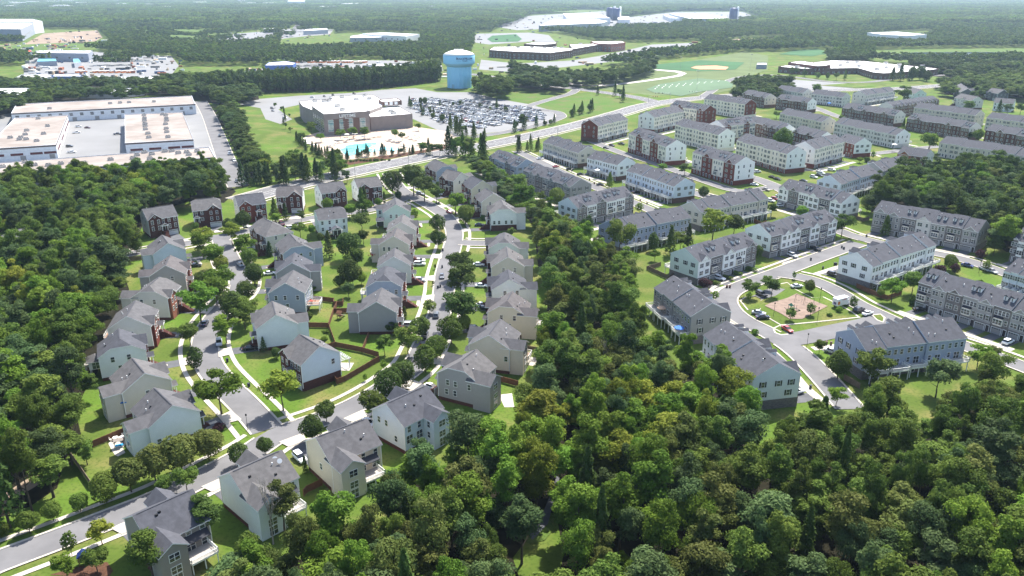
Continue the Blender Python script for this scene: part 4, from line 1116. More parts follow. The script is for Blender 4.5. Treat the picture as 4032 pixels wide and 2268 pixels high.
row(('zM', 760, 85), ('zM', 1030, 50), 'F', 'pale row with white balconies in the middle near the school road', end='palegrey', rear='palegrey', fronts=('b:brown',), style='g', rgar=True, base='palegrey', **FG)
row(('zM', 60, 118), ('zM', 340, 152), 'N', 'brown brick row with white right end and twin dormers', end='white', rear='palegrey', fronts=('b:brown', 'b:dark', 'b:brown', 'b:dark'), style='gnnd', rgar=True, base='b:brown', decks=False, **FG)
row(('zM', 660, 195), ('zM', 1130, 262), 'N', 'long dark brick row with twin dormers and two front gables', end='palegrey', rear='palegrey', fronts=('b:dark', 'b:brown', 'b:brown', 'b:dark', 'b:dark'), style='dgnng', rgar=True, base='b:brown', decks=False, **FG)
row(('zM', 1000, 190), ('zM', 1420, 130), 'N', 'dark brick row with many front gables behind the long dark brick row', end='palegrey', rear='palegrey', fronts=('b:dark', 'b:brown'), style='g', rgar=True, base='b:brown', decks=False, **FG)
row(('zM', 110, 245), ('zM', 490, 318), 'N', 'beige row with grouped white windows seen from behind', end='greige', rear='greige', fronts=('greige',), style='n', rgar=True, base='greige', decks=False, **FG)
row(('zM', -20, 355), ('zM', 130, 390), 'N', 'brick row end with white pediment left of the bright round tree', end='white', rear='cream', fronts=('b:dark',), style='g', rgar=True, base='b:dark', decks=False, **FG)
row(('zM', 240, 402), ('zM', 470, 455), 'N', 'dark brick row with low front gable behind the cream condominium', end='white', rear='cream', fronts=('b:dark',), style='ng', rgar=True, base='b:dark', decks=False, **FG)
row(('zM', 610, 328), ('zM', 1160, 432), 'N', 'long pale row with white balconies on posts above the concrete lane', end='white', rear='palegrey', fronts=('palegrey',), style='n', rgar=True, base='palegrey', decks=True, **FG)
row(('zN', 270, 452), ('zN', 940, 555), 'N', 'long brick row with twin dormers, two gables and a pale right end', end='palegrey', rear='palegrey', fronts=('b:brown', 'b:dark', 'b:brown', 'b:brown', 'b:dark'), style='dngnnng', rgar=True, base='b:brown', decks=False, **FG)
row(('zN', 330, 340), ('zN', 990, 420), 'N', 'long grey beige row behind the long brick row', end='greige', rear='greige', fronts=('greige',), style='n', rgar=True, base='greige', decks=False, **FG)
row(('zN', 1110, 445), ('zN', 1560, 500), 'N', 'grey beige row near the right edge, upper of two', end='greige', rear='greige', fronts=('greige',), style='n', rgar=True, base='greige', decks=False, **FG)
row(('zN', 1110, 575), ('zN', 1560, 640), 'N', 'brick row with twin dormers near the right edge', end='palegrey', rear='palegrey', fronts=('b:brown', 'b:dark'), style='dngn', rgar=True, base='b:brown', decks=False, **FG)
row(('zN', 620, 700), ('zN', 1560, 845), 'N', 'long grey row behind the right wood', end='greige', rear='greige', fronts=('greige',), style='n', rgar=True, base='greige', decks=False, **FG)
row(('zM', 1150, 582), ('zM', 1400, 615), 'N', 'brick row with orange gable at the edge of the right wood', end='palegrey', rear='palegrey', fronts=('b:brown', 'b:orange'), style='ng', rgar=True, base='b:orange', decks=False, **FG)

# driveways of the rows: paving strips in front of the garages
for i, r in enumerate(ROWS):
    nv = r['n'] if not r['rgar'] else -r['n']
    ln = 6.5
    st = r['c'] + nv * (r['hd'] + 0.3)
    if not r['drive']: continue
    z = 0.03 + 0.0006 * i
    o = None
    for k in range(r['k']):
        xc = -r['L'] / 2 + (k + 0.5) * r['u']
        p = r['c'] + r['d'] * xc + nv * (r['hd'] + 0.2)
        w = r['d'] * (r['u'] * (0.32 if r['u'] > 5 else 0.4))
        o = MB().poly([(q.x, q.y, z) for q in ccw([p - w, p + w, p + w + nv * ln, p - w + nv * ln])]).obj('driveway', DRIVE)
        struct(o)
    e = r['d'] * (r['L'] / 2 + 1); q0 = r['c'] + nv * (r['hd'] + 0.2 + ln)
    struct(MB().poly([(q.x, q.y, z + 0.03) for q in ccw([q0 - e, q0 + e, q0 + e + nv * 2.6, q0 - e + nv * 2.6])]).obj('pavement', CONC))
# ------------------------------------------------------------------ larger buildings from their roof outlines
TANR = mat('ballast_roof', srgb(152, 143, 136), 0.9, 0.2, 0.06, srgb(126, 116, 108), coords='Object', detail=6)
PANELW = banded('white_wall_panel', srgb(214, 216, 218), srgb(180, 182, 186), 2, 1 / 3.0, 0.04, 0.7)
PANELG = banded('grey_wall_panel', srgb(150, 156, 166), srgb(120, 126, 136), 2, 1 / 3.0, 0.04, 0.7)
CLUBW = mat('club_wall', srgb(138, 128, 122), 0.85, 0.12, 0.2)
CLUBB = mat('club_brown_panel', srgb(112, 88, 78), 0.85, 0.15, 0.2)
BANDR = mat('maroon_band', srgb(92, 52, 52), 0.8)
ROOFG = mat('grey_flat_roof', srgb(190, 190, 188), 0.85, 0.15, 0.03)
BLUEW = mat('blue_wall', srgb(70, 100, 160), 0.7)
TEALR = mat('teal_roof', srgb(90, 170, 185), 0.6)
REDR = mat('red_roof', srgb(200, 90, 70), 0.8)
def block(root, v, pts, z, wm, rm, z0=0.0, parapet=0.5, name='wall'):
    """flat-roofed block from its roof outline seen in the photo; returns the world outline"""
    w = [V(v, x, y, z) for x, y in pts]
    w = ccw(w)
    o = root.location
    b = MB(); loc = [(p.x - o.x, p.y - o.y) for p in w]
    wl = MB(); n = len(loc)
    for i in range(n):
        p, q = loc[i], loc[(i + 1) % n]
        wl.add([(p[0], p[1], z0), (q[0], q[1], z0), (q[0], q[1], z), (p[0], p[1], z)], [(0, 1, 2, 3)])
    c = (sum(p[0] for p in loc) / n, sum(p[1] for p in loc) / n)
    ins = []
    for p in loc:
        d = math.hypot(p[0] - c[0], p[1] - c[1]); f = max(0, 1 - 0.5 / d)
        ins.append((c[0] + (p[0] - c[0]) * f, c[1] + (p[1] - c[1]) * f))
    for i in range(n):                                     # parapet coping and its inner side
        p, q, p2, q2 = loc[i], loc[(i + 1) % n], ins[i], ins[(i + 1) % n]
        wl.add([(*p, z), (*q, z), (*q2, z), (*p2, z)], [(0, 1, 2, 3)])
        wl.add([(*p2, z), (*q2, z), (*q2, z - parapet), (*p2, z - parapet)], [(0, 1, 2, 3)])
    wl.obj(name, wm, root)
    b.poly([(*p, z - parapet) for p in ins])
    b.obj('roof', rm, root)
    return [Vector((p.x, p.y, z)) for p in w]
def site(name, v, x, y, label, cat='building', group=None):
    p = V(v, x, y, 0)
    r = empty(name, (p.x, p.y, 0))
    tag(r, label, cat, group)
    return r
UNITM = MB().box(-1.5, -1.1, 0, 1.5, 1.1, 1.5).box(-1.2, -0.8, 1.5, -0.1, 0.8, 1.75, 1).box(0.3, -0.8, 1.5, 1.2, 0.8, 1.7, 1).mesh('roof_unit', [mat('roof_unit_grey', srgb(176, 172, 166), 0.6), BLACKM])
def units(root, v, pts, z, s=1.0):
    o = root.location
    for x, y in pts:
        p = V(v, x, y, z)
        place('roof_unit', UNITM, root, (p.x - o.x, p.y - o.y, z), RND.uniform(-.1, .1) + 0.7, (s, s, s))
def bigwin(root, p, q, fr, w, h, z, m=None, name='window', bars=3):
    """windows along the wall from p to q (world, outward on the right when walking p->q)"""
    o = root.location; d = (q - p); d.z = 0; L = d.length; d.normalize()
    nrm = Vector((d.y, -d.x, 0))
    rz = math.atan2(nrm.y, nrm.x) - math.pi / 2
    b = MB(); b.box(-w / 2 - .1, 0, -.1, w / 2 + .1, 0.05, h + .1, 1)
    g = MB().box(-w / 2, 0, 0, w / 2, 0.09, h).mesh('pane', m or GLASS)
    for k in range(1, bars): b.box(-w / 2, 0.09, h * k / bars - .05, w / 2, .13, h * k / bars + .05, 1)
    fm = b.mesh(name, [TRIM, TRIM])
    for f in fr:
        c = p + d * (L * f)
        wo = place(name, fm, root, (c.x - o.x, c.y - o.y, z), rz)
        place('pane', g, wo)
def edges(w):
    return [(w[i], w[(i + 1) % len(w)]) for i in range(len(w))]
def cam_edges(w):
    """walls whose outside faces the camera, left to right"""
    out = []
    for p, q in edges(w):
        m = (p + q) / 2; n = Vector((q.y - p.y, p.x - q.x))
        if n.dot(Vector((-m.x, -m.y))) > 0: out.append((p, q))
    return sorted(out, key=lambda e: (e[0].x + e[1].x))

# warehouses on the left
def warehouse(pts, v, z, label, unit_pts, nwin=0, band=True):
    r = site('warehouse', v, sum(p[0] for p in pts) / len(pts), sum(p[1] for p in pts) / len(pts), label, 'warehouse', 'tan roofed warehouses')
    w = block(r, v, pts, z, PANELW, TANR)
    o = r.location
    for p, q in cam_edges(w):
        d = (q - p); d.z = 0; L = d.length; d.normalize(); n = Vector((d.y, -d.x, 0))
        if L < 20: continue
        rz = math.atan2(d.y, d.x)
        c = (p + q) / 2 + n * 0.06
        MB().box(-L / 2, -0.05, 0, L / 2, 0.05, 0.9).obj('fascia', mat('brown_fascia', srgb(90, 76, 70), 0.8), r, (c.x - o.x, c.y - o.y, z - 1.1), rz)
        if nwin:
            bigwin(r, p, q, [(k + .5) / nwin for k in range(nwin)], 2.6, 2.4, 4.4)
        elif band:
            for f in (0.15, 0.42, 0.7, 0.9):
                cc = p.lerp(q, f) + n * 0.06
                MB().box(-L * .09, -0.05, 0, L * .09, 0.05, 1.5).obj('window_band', BANDR, r, (cc.x - o.x, cc.y - o.y, 3.4), rz)
        for f in np.linspace(0.08, 0.92, max(3, int(L / 16))):
            cc = p.lerp(q, float(f)) + n * 0.05
            MB().box(-1.6, -0.05, 0, 1.6, 0.05, 3.0).obj('dock_door', GARAGE_T, r, (cc.x - o.x, cc.y - o.y, 0.05), rz)
    units(r, v, unit_pts, z - 0.5)
    keep_off(o, 20, 12, 0)
    return w
warehouse([(165, 1045), (1930, 962), (1965, 1045), (110, 1140)], 't00', 9, 'long tan roofed warehouse with many square windows at the back of the left yard', [(1210, 1040), (1300, 1036), (1110, 1046), (500, 1098), (1550, 1028)], nwin=18)
warehouse([(150, 1185), (680, 1155), (560, 1455), (-150, 1500)], 't00', 9, 'tan roofed warehouse block at the left edge with scattered roof units', [(385, 1200), (270, 1320), (255, 1360), (480, 1275), (440, 1352), (105, 1392), (195, 1410), (265, 1408), (210, 1390), (370, 1425)])
warehouse([(1255, 1150), (1835, 1125), (1945, 1400), (1258, 1440)], 't00', 9, 'tan roofed warehouse block with two lines of roof units beside the tree lined road', [(1450, 1165), (1455, 1195), (1455, 1220), (1460, 1250), (1462, 1275), (1465, 1308), (1490, 1350), (1500, 1390), (1670, 1165), (1675, 1195), (1678, 1220), (1668, 1255), (1675, 1300), (1680, 1335), (1692, 1385), (1635, 1158)])
warehouse([(-250, 205), (2110, 28), (2168, 130), (-250, 325)], 't01', 9, 'long tan roofed warehouse nearest the left wood', [(30, 238), (255, 190), (350, 218), (490, 222), (615, 205), (720, 215), (850, 200), (1115, 165), (1380, 120), (1340, 150), (1530, 110), (1510, 155), (1660, 82), (1730, 78), (1795, 98), (1880, 90), (1900, 115), (1985, 80), (2010, 105), (1455, 92)])

# fitness club
club = site('fitness_club', 'zR', 620, 380, 'brown fitness club building with white roof, tall windows and raised lettering', 'fitness club')
w_low = block(club, 'zR', [(868, 322), (1350, 284), (1185, 190), (960, 205), (800, 215)], 11, CLUBW, WHITER)
w_main = block(club, 'zR', [(48, 140), (88, 195), (195, 240), (330, 250), (700, 215), (862, 250), (1000, 200), (1020, 130), (895, 62), (440, 85), (430, 108)], 13.2, CLUBW, WHITER)
w_tall = block(club, 'zR', [(196, 196), (332, 288), (856, 254), (700, 158)], 16.5, CLUBW, WHITER)
w_pent = block(club, 'zR', [(960, 122), (1005, 148), (1228, 134), (1170, 103)], 15.5, CLUBB, WHITER, 12)
TEALG = mat('teal_glazing', srgb(90, 130, 135), 0.1, 0.5, 0.25, srgb(190, 196, 180), spec=0.8)
ce = cam_edges(w_tall)
lf, rt = ce[0], ce[-1]
bigwin(club, *lf, [.12, .28, .44, .6, .76, .9], 3.0, 9.5, 2.2, GLASS, bars=5)
bigwin(club, *rt, [.14, .38, .56, .84], 4.0, 8.5, 3.0, TEALG, bars=5)
for f in (.26, .47, .7):
    d = (rt[1] - rt[0]); c = rt[0] + d * f; n = Vector((d.y, -d.x, 0)).normalized()
    MB().box(-2.2, 0, 0, 2.2, 0.08, 12.2).obj('wall_panel', CLUBB, club, (c.x + n.x * .02 - club.location.x, c.y + n.y * .02 - club.location.y, 0), math.atan2(n.y, n.x) - math.pi / 2)
e_low = max(cam_edges(w_low), key=lambda e: (e[1] - e[0]).length)
bigwin(club, *e_low, [.14, .33, .53, .7, .87], 3.6, 3.6, 5.2, TEALG, bars=3)
d = (e_low[1] - e_low[0]); n_ = Vector((d.y, -d.x, 0)).normalized()
c = (e_low[0] + e_low[1]) / 2 + n_ * .03
MB().box(-d.length / 2 + .3, 0, 0, d.length / 2 - .3, .05, 9.3).obj('wall_panel', CLUBB, club, (c.x - club.location.x, c.y - club.location.y, 0), math.atan2(n_.y, n_.x) - math.pi / 2)
units(club, 'zR', [(490, 208), (552, 250)], 16.0, 1.3)
units(club, 'zR', [(545, 105), (235, 150), (340, 148), (400, 145), (710, 130), (805, 88), (858, 122)], 12.7, 1.3)
units(club, 'zR', [(882, 210), (905, 222), (935, 236), (1105, 268), (1135, 288)], 10.5, 1.3)
bigwin(club, *cam_edges(w_pent)[-1], [.2, .45, .7], 2.6, 2.2, 12.6, TRIM, name='louvre')
def bounds(me):
    xs = [v.co.x for v in me.vertices]
    return min(xs), max(xs)
d = (rt[1] - rt[0]); d.z = 0; n_ = Vector((d.y, -d.x, 0)).normalized(); rz_ = math.atan2(d.y, d.x)
for s, size, z, f in (('LIFETIME', 3.3, 13.0, 0.33), ('fitness', 1.2, 12.0, 0.45)):
    if s == 'fitness':
        me = MB().box(0, -.02, 0, 5.5, .1, .25).mesh('underline', mat('sign_white', srgb(228, 228, 224), 0.5))
        o = place('underline', me, club)
        p = rt[0] + d * f + n_ * .2
    else:
        me = TEXTS[s]
        me.materials.append(mat('sign_white', srgb(228, 228, 224), 0.5))
        o = place('lettering', me, club)
        p = rt[0] + d * f + n_ * .25
        o.rotation_euler = (math.pi / 2, 0, rz_)
    if s == 'fitness': o.rotation_euler = (0, 0, rz_)
    o.location = (p.x - club.location.x, p.y - club.location.y, z)
keep_off(club.location, 45, 45, 0.6)

# pool with parasols, loungers and swimmers
POOLW = mat('pool_water', srgb(110, 214, 228), 0.06, 0.25, 0.15, srgb(140, 226, 236), spec=0.5, coords='World')
def basin(pts, label):
    w = ccw([V('zR', x, y) for x, y in pts])
    c = sum(w, Vector()) / len(w)
    r = empty('swimming_pool', (c.x, c.y, 0)); tag(r, label, 'pool')
    L = [(p.x - c.x, p.y - c.y) for p in w]
    b = MB()
    n = len(L)
    for i in range(n):
        p, q = L[i], L[(i + 1) % n]
        e = 1 + 0.8 / max(3, math.hypot(*p)); 
        b.add([(*p, .3), (*q, .3), (q[0] * e, q[1] * e, .3), (p[0] * e, p[1] * e, .3)], [(0, 1, 2, 3)])
    b.obj('coping', CONC, r)
    MB().poly([(*p, .26) for p in L]).obj('water', POOLW, r)
    return w
p_main = basin([(525, 700), (580, 680), (590, 655), (700, 635), (860, 622), (930, 620), (940, 640), (880, 665), (820, 690), (760, 720), (680, 760), (600, 770), (560, 745)], 'large free form turquoise swimming pool beside the fitness club')
p_lap = basin([(810, 700), (1020, 672), (1130, 662), (1210, 695), (1130, 715), (1010, 700), (880, 730)], 'narrow turquoise lap pool in front of the large pool')
PARM = MB().add([(-1.7, -1.7, 2.3), (1.7, -1.7, 2.3), (1.7, 1.7, 2.3), (-1.7, 1.7, 2.3), (0, 0, 2.9)], [(0, 1, 4), (1, 2, 4), (2, 3, 4), (3, 0, 4), (3, 2, 1, 0)]).mesh('canopy', mat('white_canvas', srgb(232, 228, 220), 0.8))
PARP = MB().tube((0, 0, 0), (0, 0, 2.6), 0.05, n=6).mesh('pole', GREYM)
spots = [(600, 520), (690, 512), (918, 520), (980, 512), (500, 580), (590, 572), (720, 556), (790, 548), (860, 540), (440, 605), (410, 630), (130, 600), (190, 595), (160, 620), (1090, 560), (1140, 572), (1190, 580), (1290, 522), (1340, 540), (1390, 555), (1330, 505), (1375, 502), (1250, 610), (1300, 620), (1350, 632), (1440, 580), (1430, 610), (1420, 520), (230, 640), (120, 570)]
for i, (x, y) in enumerate(spots):
    p = V('zR', x, y, 2.4)
    r = empty('pool_parasol', (p.x, p.y, 0.1), RND.uniform(0, 1.5))
    tag(r, 'square white canvas parasol on the paving around the club pool', 'parasol', 'white parasols around the pool')
    place('canopy', PARM, r); place('pole', PARP, r)
LOUM = MB().box(-0.35, -0.9, .3, .35, .4, .4).add([(-.35, .4, .3), (.35, .4, .3), (.35, 1.0, .75), (-.35, 1.0, .75)], [(0, 1, 2, 3)]).box(-.33, -.85, 0, -.25, -.77, .3).box(.25, -.85, 0, .33, -.77, .3).mesh('pool_lounger', CHAIRS[3])
for (x0, y0), (x1, y1), nn in (((640, 600), (900, 575), 16), ((480, 630), (640, 605), 10), ((1040, 590), (1190, 625), 12), ((1210, 655), (1360, 690), 12), ((370, 680), (480, 640), 8)):
    for k in range(nn):
        p = V('zR', x0 + (x1 - x0) * k / nn, y0 + (y1 - y0) * k / nn)
        o = place('pool_lounger', LOUM, None, (p.x, p.y, .08), RND.uniform(-.3, .3))
        tag(o, 'light coloured lounger in the rows around the club pool', 'lounger', 'loungers around the pool')
SWM = MB().lathe([(0.05, 0), (0.17, .05), (0.2, .3), (.17, .42), (.06, .46), (.06, .5), (.1, .55), (.11, .63), (.05, .7)], 8).mesh('person', mat('swimmer_skin', srgb(120, 84, 70), 0.7))
for k in range(22):
    x, y = RND.uniform(600, 860), RND.uniform(640, 730)
    p = V('zR', x, y - (x - 600) * .12 + 20)
    o = place('person', SWM, None, (p.x, p.y, .1))
    tag(o, 'bather standing chest deep in the large club pool', 'person', 'bathers in the pool')

# water tower
wt = site('water_tower', 't10', 2049, 878, 'sky blue water tower with fluted column, white domed tank top and dark lettering', 'water tower')
BLUE1 = mat('tower_blue', srgb(142, 200, 228), 0.5, 0.06, 0.05)
BLUE2 = mat('tower_blue_grey', srgb(130, 172, 188), 0.5)
TOPW = mat('tower_white', srgb(236, 236, 232), 0.6)
fl_ = MB(); nseg = 72
vs = []
for z in (0, 23.0):
    for i in range(nseg):
        r = 13.9 if (i // 2) % 2 else 13.55
        t = 2 * math.pi * i / nseg
        vs.append((r * math.cos(t), r * math.sin(t), z))
fl_.add(vs, [(i, (i + 1) % nseg, nseg + (i + 1) % nseg, nseg + i) for i in range(nseg)])
fl_.obj('column', BLUE1, wt)
smooth(MB().lathe([(13.6, 22.9), (14.2, 23.6), (17.6, 26.6)], 64).obj('tank_bowl', BLUE2, wt))
smooth(MB().lathe([(17.6, 26.5), (17.8, 27.2), (17.8, 35.6), (17.6, 35.9)], 64).obj('tank', BLUE1, wt))
smooth(MB().lathe([(17.9, 35.8), (15.0, 37.6), (10, 39.6), (5, 40.6), (0.5, 40.9)], 64).obj('dome', TOPW, wt))
rb = MB()
for i in range(24):
    t = 2 * math.pi * i / 24; t2 = 2 * math.pi * (i + 1) / 24
    p, q = (5.2 * math.cos(t), 5.2 * math.sin(t)), (5.2 * math.cos(t2), 5.2 * math.sin(t2))
    rb.tube((*p, 40.3), (*p, 41.8), .05, n=4); rb.tube((*p, 41.8), (*q, 41.8), .06, n=4); rb.tube((*p, 41.1), (*q, 41.1), .05, n=4)
rb.obj('dome_railing', TOPW, wt)
MB().box(-1.6, -.1, 0, 1.6, .3, 4.5).obj('door', BLUE2, wt, (-6.5, -12.3, 0), -.48)
def wrap(me, R, centre, z, mw=None):
    x0, x1 = bounds(me)
    for v in me.vertices:
        a = -math.pi / 2 + centre + (v.co.x - (x0 + x1) / 2) / R
        r = R + 0.06 + v.co.z
        y = v.co.y
        v.co = (r * math.cos(a), r * math.sin(a), z + y)
INK = mat('dark_blue_lettering', srgb(34, 60, 100), 0.6)
view_az = math.atan2(wt.location.x, wt.location.y)
ang0 = -view_az + 0.40
for s, size, off, z in (('P', 3.5, -0.53, 31.4), ('RINCE', 2.9, -0.295, 31.4), ('W', 3.5, 0.03, 31.4), ('ILLIAM', 2.9, 0.315, 31.4), ('County', 2.0, -0.02, 29.6)):
    me = TEXTS[s]
    wrap(me, 17.8, ang0 + off, z)
    me.materials.append(INK)
    place('lettering', me, wt)
for off in (-0.4, 0.36):
    b = MB()
    for k in range(6):
        a = -math.pi / 2 + ang0 + off - 0.15 + 0.05 * k
        b.add([(17.88 * math.cos(a), 17.88 * math.sin(a), 30.0), (17.88 * math.cos(a + .05), 17.88 * math.sin(a + .05), 30.0), (17.88 * math.cos(a + .05), 17.88 * math.sin(a + .05), 30.15), (17.88 * math.cos(a), 17.88 * math.sin(a), 30.15)], [(0, 1, 2, 3)])
    b.obj('rule', INK, wt)
keep_off(wt.location, 16, 16, 0)

# far buildings: (name, label, category, view, [(roof outline, height, wall, roof)], roof units)
FARB = [
 ('data_centre', 'pale grey data centre block with white roof at the left edge', 'data centre', 't00', [([(-160, 235), (335, 235), (205, 292), (-160, 290)], 25, PANELG, WHITER), ([(-120, 190), (330, 190), (395, 206), (425, 212), (330, 222), (-120, 222)], 28, PANELW, ROOFG)], []),
 ('warehouse', 'grey walled warehouse with white roof beyond the left trees', 'warehouse', 't00', [([(390, 508), (930, 508), (885, 535), (370, 528)], 13, PANELG, WHITER)], []),
 ('shed', 'low shed with turquoise roof, the longer of two', 'shed', 't00', [([(385, 590), (560, 588), (570, 612), (370, 618)], 7, PANELG, TEALR)], []),
 ('shed', 'small shed with turquoise roof beside white yard goods', 'shed', 't00', [([(735, 590), (790, 588), (815, 622), (745, 630)], 7, PANELW, TEALR)], []),
 ('workshop', 'low blue grey workshop with wide roof on the left', 'workshop', 't00', [([(220, 748), (480, 742), (525, 768), (370, 800), (130, 792)], 6.5, PANELG, ROOFG)], []),
 ('workshop', 'blue walled workshop with pale roof in the left yard', 'workshop', 't00', [([(545, 745), (800, 745), (825, 768), (530, 768)], 7, BLUEW, ROOFG)], []),
 ('warehouse', 'white roofed unit with dark windows behind the long warehouse', 'warehouse', 't00', [([(1215, 772), (1600, 768), (1610, 780), (1585, 798), (1180, 806)], 8, PANELW, WHITER), ([(1090, 812), (1375, 815), (1382, 836), (1068, 838)], 5, PANELW, WHITER)], []),
 ('warehouse', 'low white roof half hidden by trees behind the long warehouse', 'warehouse', 't00', [([(870, 892), (1440, 882), (1445, 900), (1230, 930), (800, 932)], 6, PANELW, WHITER)], []),
 ('warehouse', 'white roofed warehouse at the left edge behind trees', 'warehouse', 't00', [([(-60, 888), (270, 885), (340, 905), (240, 950), (-60, 958)], 9, PANELW, WHITER)], []),
 ('shop', 'small shop with red roof near the left edge', 'shop', 't00', [([(205, 500), (300, 498), (325, 518), (190, 524)], 7, PANELW, REDR), ([(150, 535), (240, 530), (250, 552), (145, 548)], 5, PANELW, WHITER)], []),
 ('warehouse', 'white warehouse with dark stripe beside the green mound', 'warehouse', 't10', [([(1070, 336), (1290, 326), (1645, 343), (1510, 364)], 13, PANELW, WHITER), ([(955, 362), (1070, 345), (1270, 364), (1262, 374), (945, 380)], 9, PANELG, WHITER)], []),
 ('depot', 'blue depot building with pale roof in the bus yard', 'depot', 't10', [([(130, 626), (300, 613), (402, 630), (370, 652), (88, 658)], 8, BLUEW, ROOFG)], []),
 ('depot', 'white roofed depot shed behind the tall tree line', 'depot', 't10', [([(1240, 642), (1480, 646), (1530, 660), (1450, 670), (1190, 664)], 7, PANELW, WHITER)], []),
 ('house', 'small pale house with grey roof in the bus yard', 'house', 't10', [([(285, 545), (400, 543), (425, 556), (265, 562)], 6, PANELW, ROOFG)], []),
 ('office_block', 'pale office block near the top edge, left of centre', 'office', 't10', [([(325, 4), (490, 4), (492, 14), (315, 14)], 32, PANELW, ROOFG)], []),
 ('store', 'long low store with white roof in the far trees', 'store', 't10', [([(985, 192), (1200, 192), (1210, 206), (960, 208)], 10, PANELG, WHITER)], []),
 ('store', 'blue fronted store beside the far road', 'store', 't10', [([(510, 292), (715, 283), (722, 297), (475, 310)], 10, PANELG, WHITER)], []),
 ('store', 'grey store beside the far commercial lot', 'store', 't10', [([(85, 280), (205, 278), (208, 292), (78, 292)], 9, PANELG, ROOFG)], []),
 ('store', 'distant white roofed store behind the white warehouse', 'store', 't10', [([(1660, 180), (1810, 180), (1805, 190), (1655, 192)], 10, PANELG, WHITER)], []),
 ('store', 'distant store left of the data centres', 'store', 't10', [([(2170, 166), (2310, 166), (2320, 176), (2160, 178)], 12, PANELW, WHITER)], []),
 ('data_centre', 'white roofed data centre, left of two, with blue tanks', 'data centre', 't20', [([(515, 134), (845, 133), (990, 180), (550, 180)], 20, PANELW, WHITER), ([(430, 192), (850, 192), (965, 212), (900, 232), (270, 256)], 16, PANELG, WHITER), ([(1065, 164), (1180, 166), (1186, 198), (1065, 196)], 12, PANELW, WHITER)], []),
 ('data_centre', 'white roofed data centre, right of two', 'data centre', 't20', [([(1580, 134), (1930, 135), (2195, 182), (1790, 186)], 20, PANELG, WHITER), ([(1520, 150), (1580, 150), (1700, 184), (1600, 180)], 13, PANELW, WHITER)], []),
 ('store', 'wide white roof deep in the right forest', 'store', 't30', [([(1000, 326), (1300, 318), (1600, 346), (1400, 358), (1150, 346)], 18, PANELW, WHITER)], []),
 ('school', 'brown brick school with white roofs left of the playing fields', 'school', 't20', [([(-230, 500), (-180, 470), (200, 466), (605, 484), (612, 502), (380, 532), (280, 526), (0, 516)], 12, BRICK['brown'], WHITER), ([(575, 446), (800, 440), (850, 430), (1000, 440), (850, 452), (615, 492)], 12, BRICK['brown'], WHITER), ([(790, 416), (1100, 412), (1142, 426), (1000, 442), (850, 434)], 14, BRICK['orange'], WHITER), ([(120, 440), (230, 420), (450, 424), (440, 438), (290, 452)], 13, BRICK['brown'], ROOFG)], [(200, 490), (330, 490), (430, 485), (500, 490), (690, 450), (60, 490)]),
 ('school', 'low brown school with wide white roof on the right', 'school', 't30', [([(105, 668), (215, 652), (640, 606), (960, 612), (1725, 690), (1600, 706), (1170, 736), (1060, 726), (905, 682), (370, 690)], 8, BRICK['brown'], WHITER), ([(205, 626), (330, 611), (632, 654), (500, 664)], 11.5, BRICK['dark'], WHITER)], [(800, 640), (895, 632), (730, 668), (1185, 642), (1320, 660), (1095, 706), (1190, 690), (1330, 684), (915, 672), (1555, 672), (515, 676), (290, 680)]),
 ('ticket_office', 'small grey field house beside the far ball field', 'field house', 't20', [([(2470, 630), (2560, 630), (2565, 650), (2460, 650)], 6, PANELG, ROOFG)], []),
]
for nm, lb, ct, v, bl, up in FARB:
    r = site(nm, v, sum(p[0] for p in bl[0][0]) / len(bl[0][0]), sum(p[1] for p in bl[0][0]) / len(bl[0][0]), lb, ct)
    for pts, z, wm_, rm_ in bl:
        w = block(r, v, pts, z, wm_, rm_)
        if ct == 'school':
            for p, q in cam_edges(w):
                L = (q - p).length
                if L > 14:
                    n = int(L / 7)
                    for zz in ([1.2] if z < 9 else [1.4, 5.6]):
                        bigwin(r, p, q, [(k + .5) / n for k in range(n)], 2.6, 2.2, zz)
        elif ct in ('warehouse', 'data centre'):
            p, q = max(cam_edges(w), key=lambda e: (e[1] - e[0]).length)
            L = (q - p).length; n = max(3, int(L / 18))
            bigwin(r, p, q, [(k + .5) / n for k in range(n)], 4, 2.5, z * .35)
        xs = [p.x for p in w]; ys = [p.y for p in w]
        keep_off(((max(xs) + min(xs)) / 2, (max(ys) + min(ys)) / 2), (max(xs) - min(xs)) / 2, (max(ys) - min(ys)) / 2, 0)
    units(r, v, up, bl[0][1] - .5, 1.8)
TANKB = mat('blue_tank', srgb(36, 48, 92), 0.5)
for x, y, lb in ((985, 195, 'dark blue cooling tank beside the left data centre, left of two'), (1042, 205, 'dark blue cooling tank beside the left data centre, right of two'), (2222, 203, 'dark blue cooling tank beside the right data centre')):
    p = V('t20', x, y)
    o = MB().lathe([(14, 0), (14, 38), (12, 41), (3, 43)], 20).lathe([(4, 0), (4, 46), (1, 47)], 10, 1, (15, 0)).obj('cooling_tank', [TANKB, TOPW], None, (p.x, p.y, 0))
    tag(smooth(o), lb, 'tank')
# scattered white commercial roofs near the horizon
far_rng = random.Random(5)
for i in range(46):
    x = far_rng.choice([far_rng.uniform(0, 640), far_rng.uniform(0, 300), far_rng.uniform(0, 1100)])
    y = far_rng.uniform(3, 26)
    p = F(x, y)
    w, d = far_rng.uniform(30, 90), far_rng.uniform(30, 70)
    h = far_rng.uniform(16, 22)
    r = empty('commercial_building', (p.x, p.y, 0), far_rng.uniform(-.3, .3))
    tag(r, 'pale commercial roof among the distant trees near the top edge', 'building', 'distant commercial buildings')
    MB().box(-w / 2, -d / 2, 0, w / 2, d / 2, h).obj('wall', PANELG, r)
    MB().box(-w / 2 - .5, -d / 2 - .5, h, w / 2 + .5, d / 2 + .5, h + .8).obj('roof', WHITER, r)
    keep_off(p, w / 2 + 30, d / 2 + 60, 0)
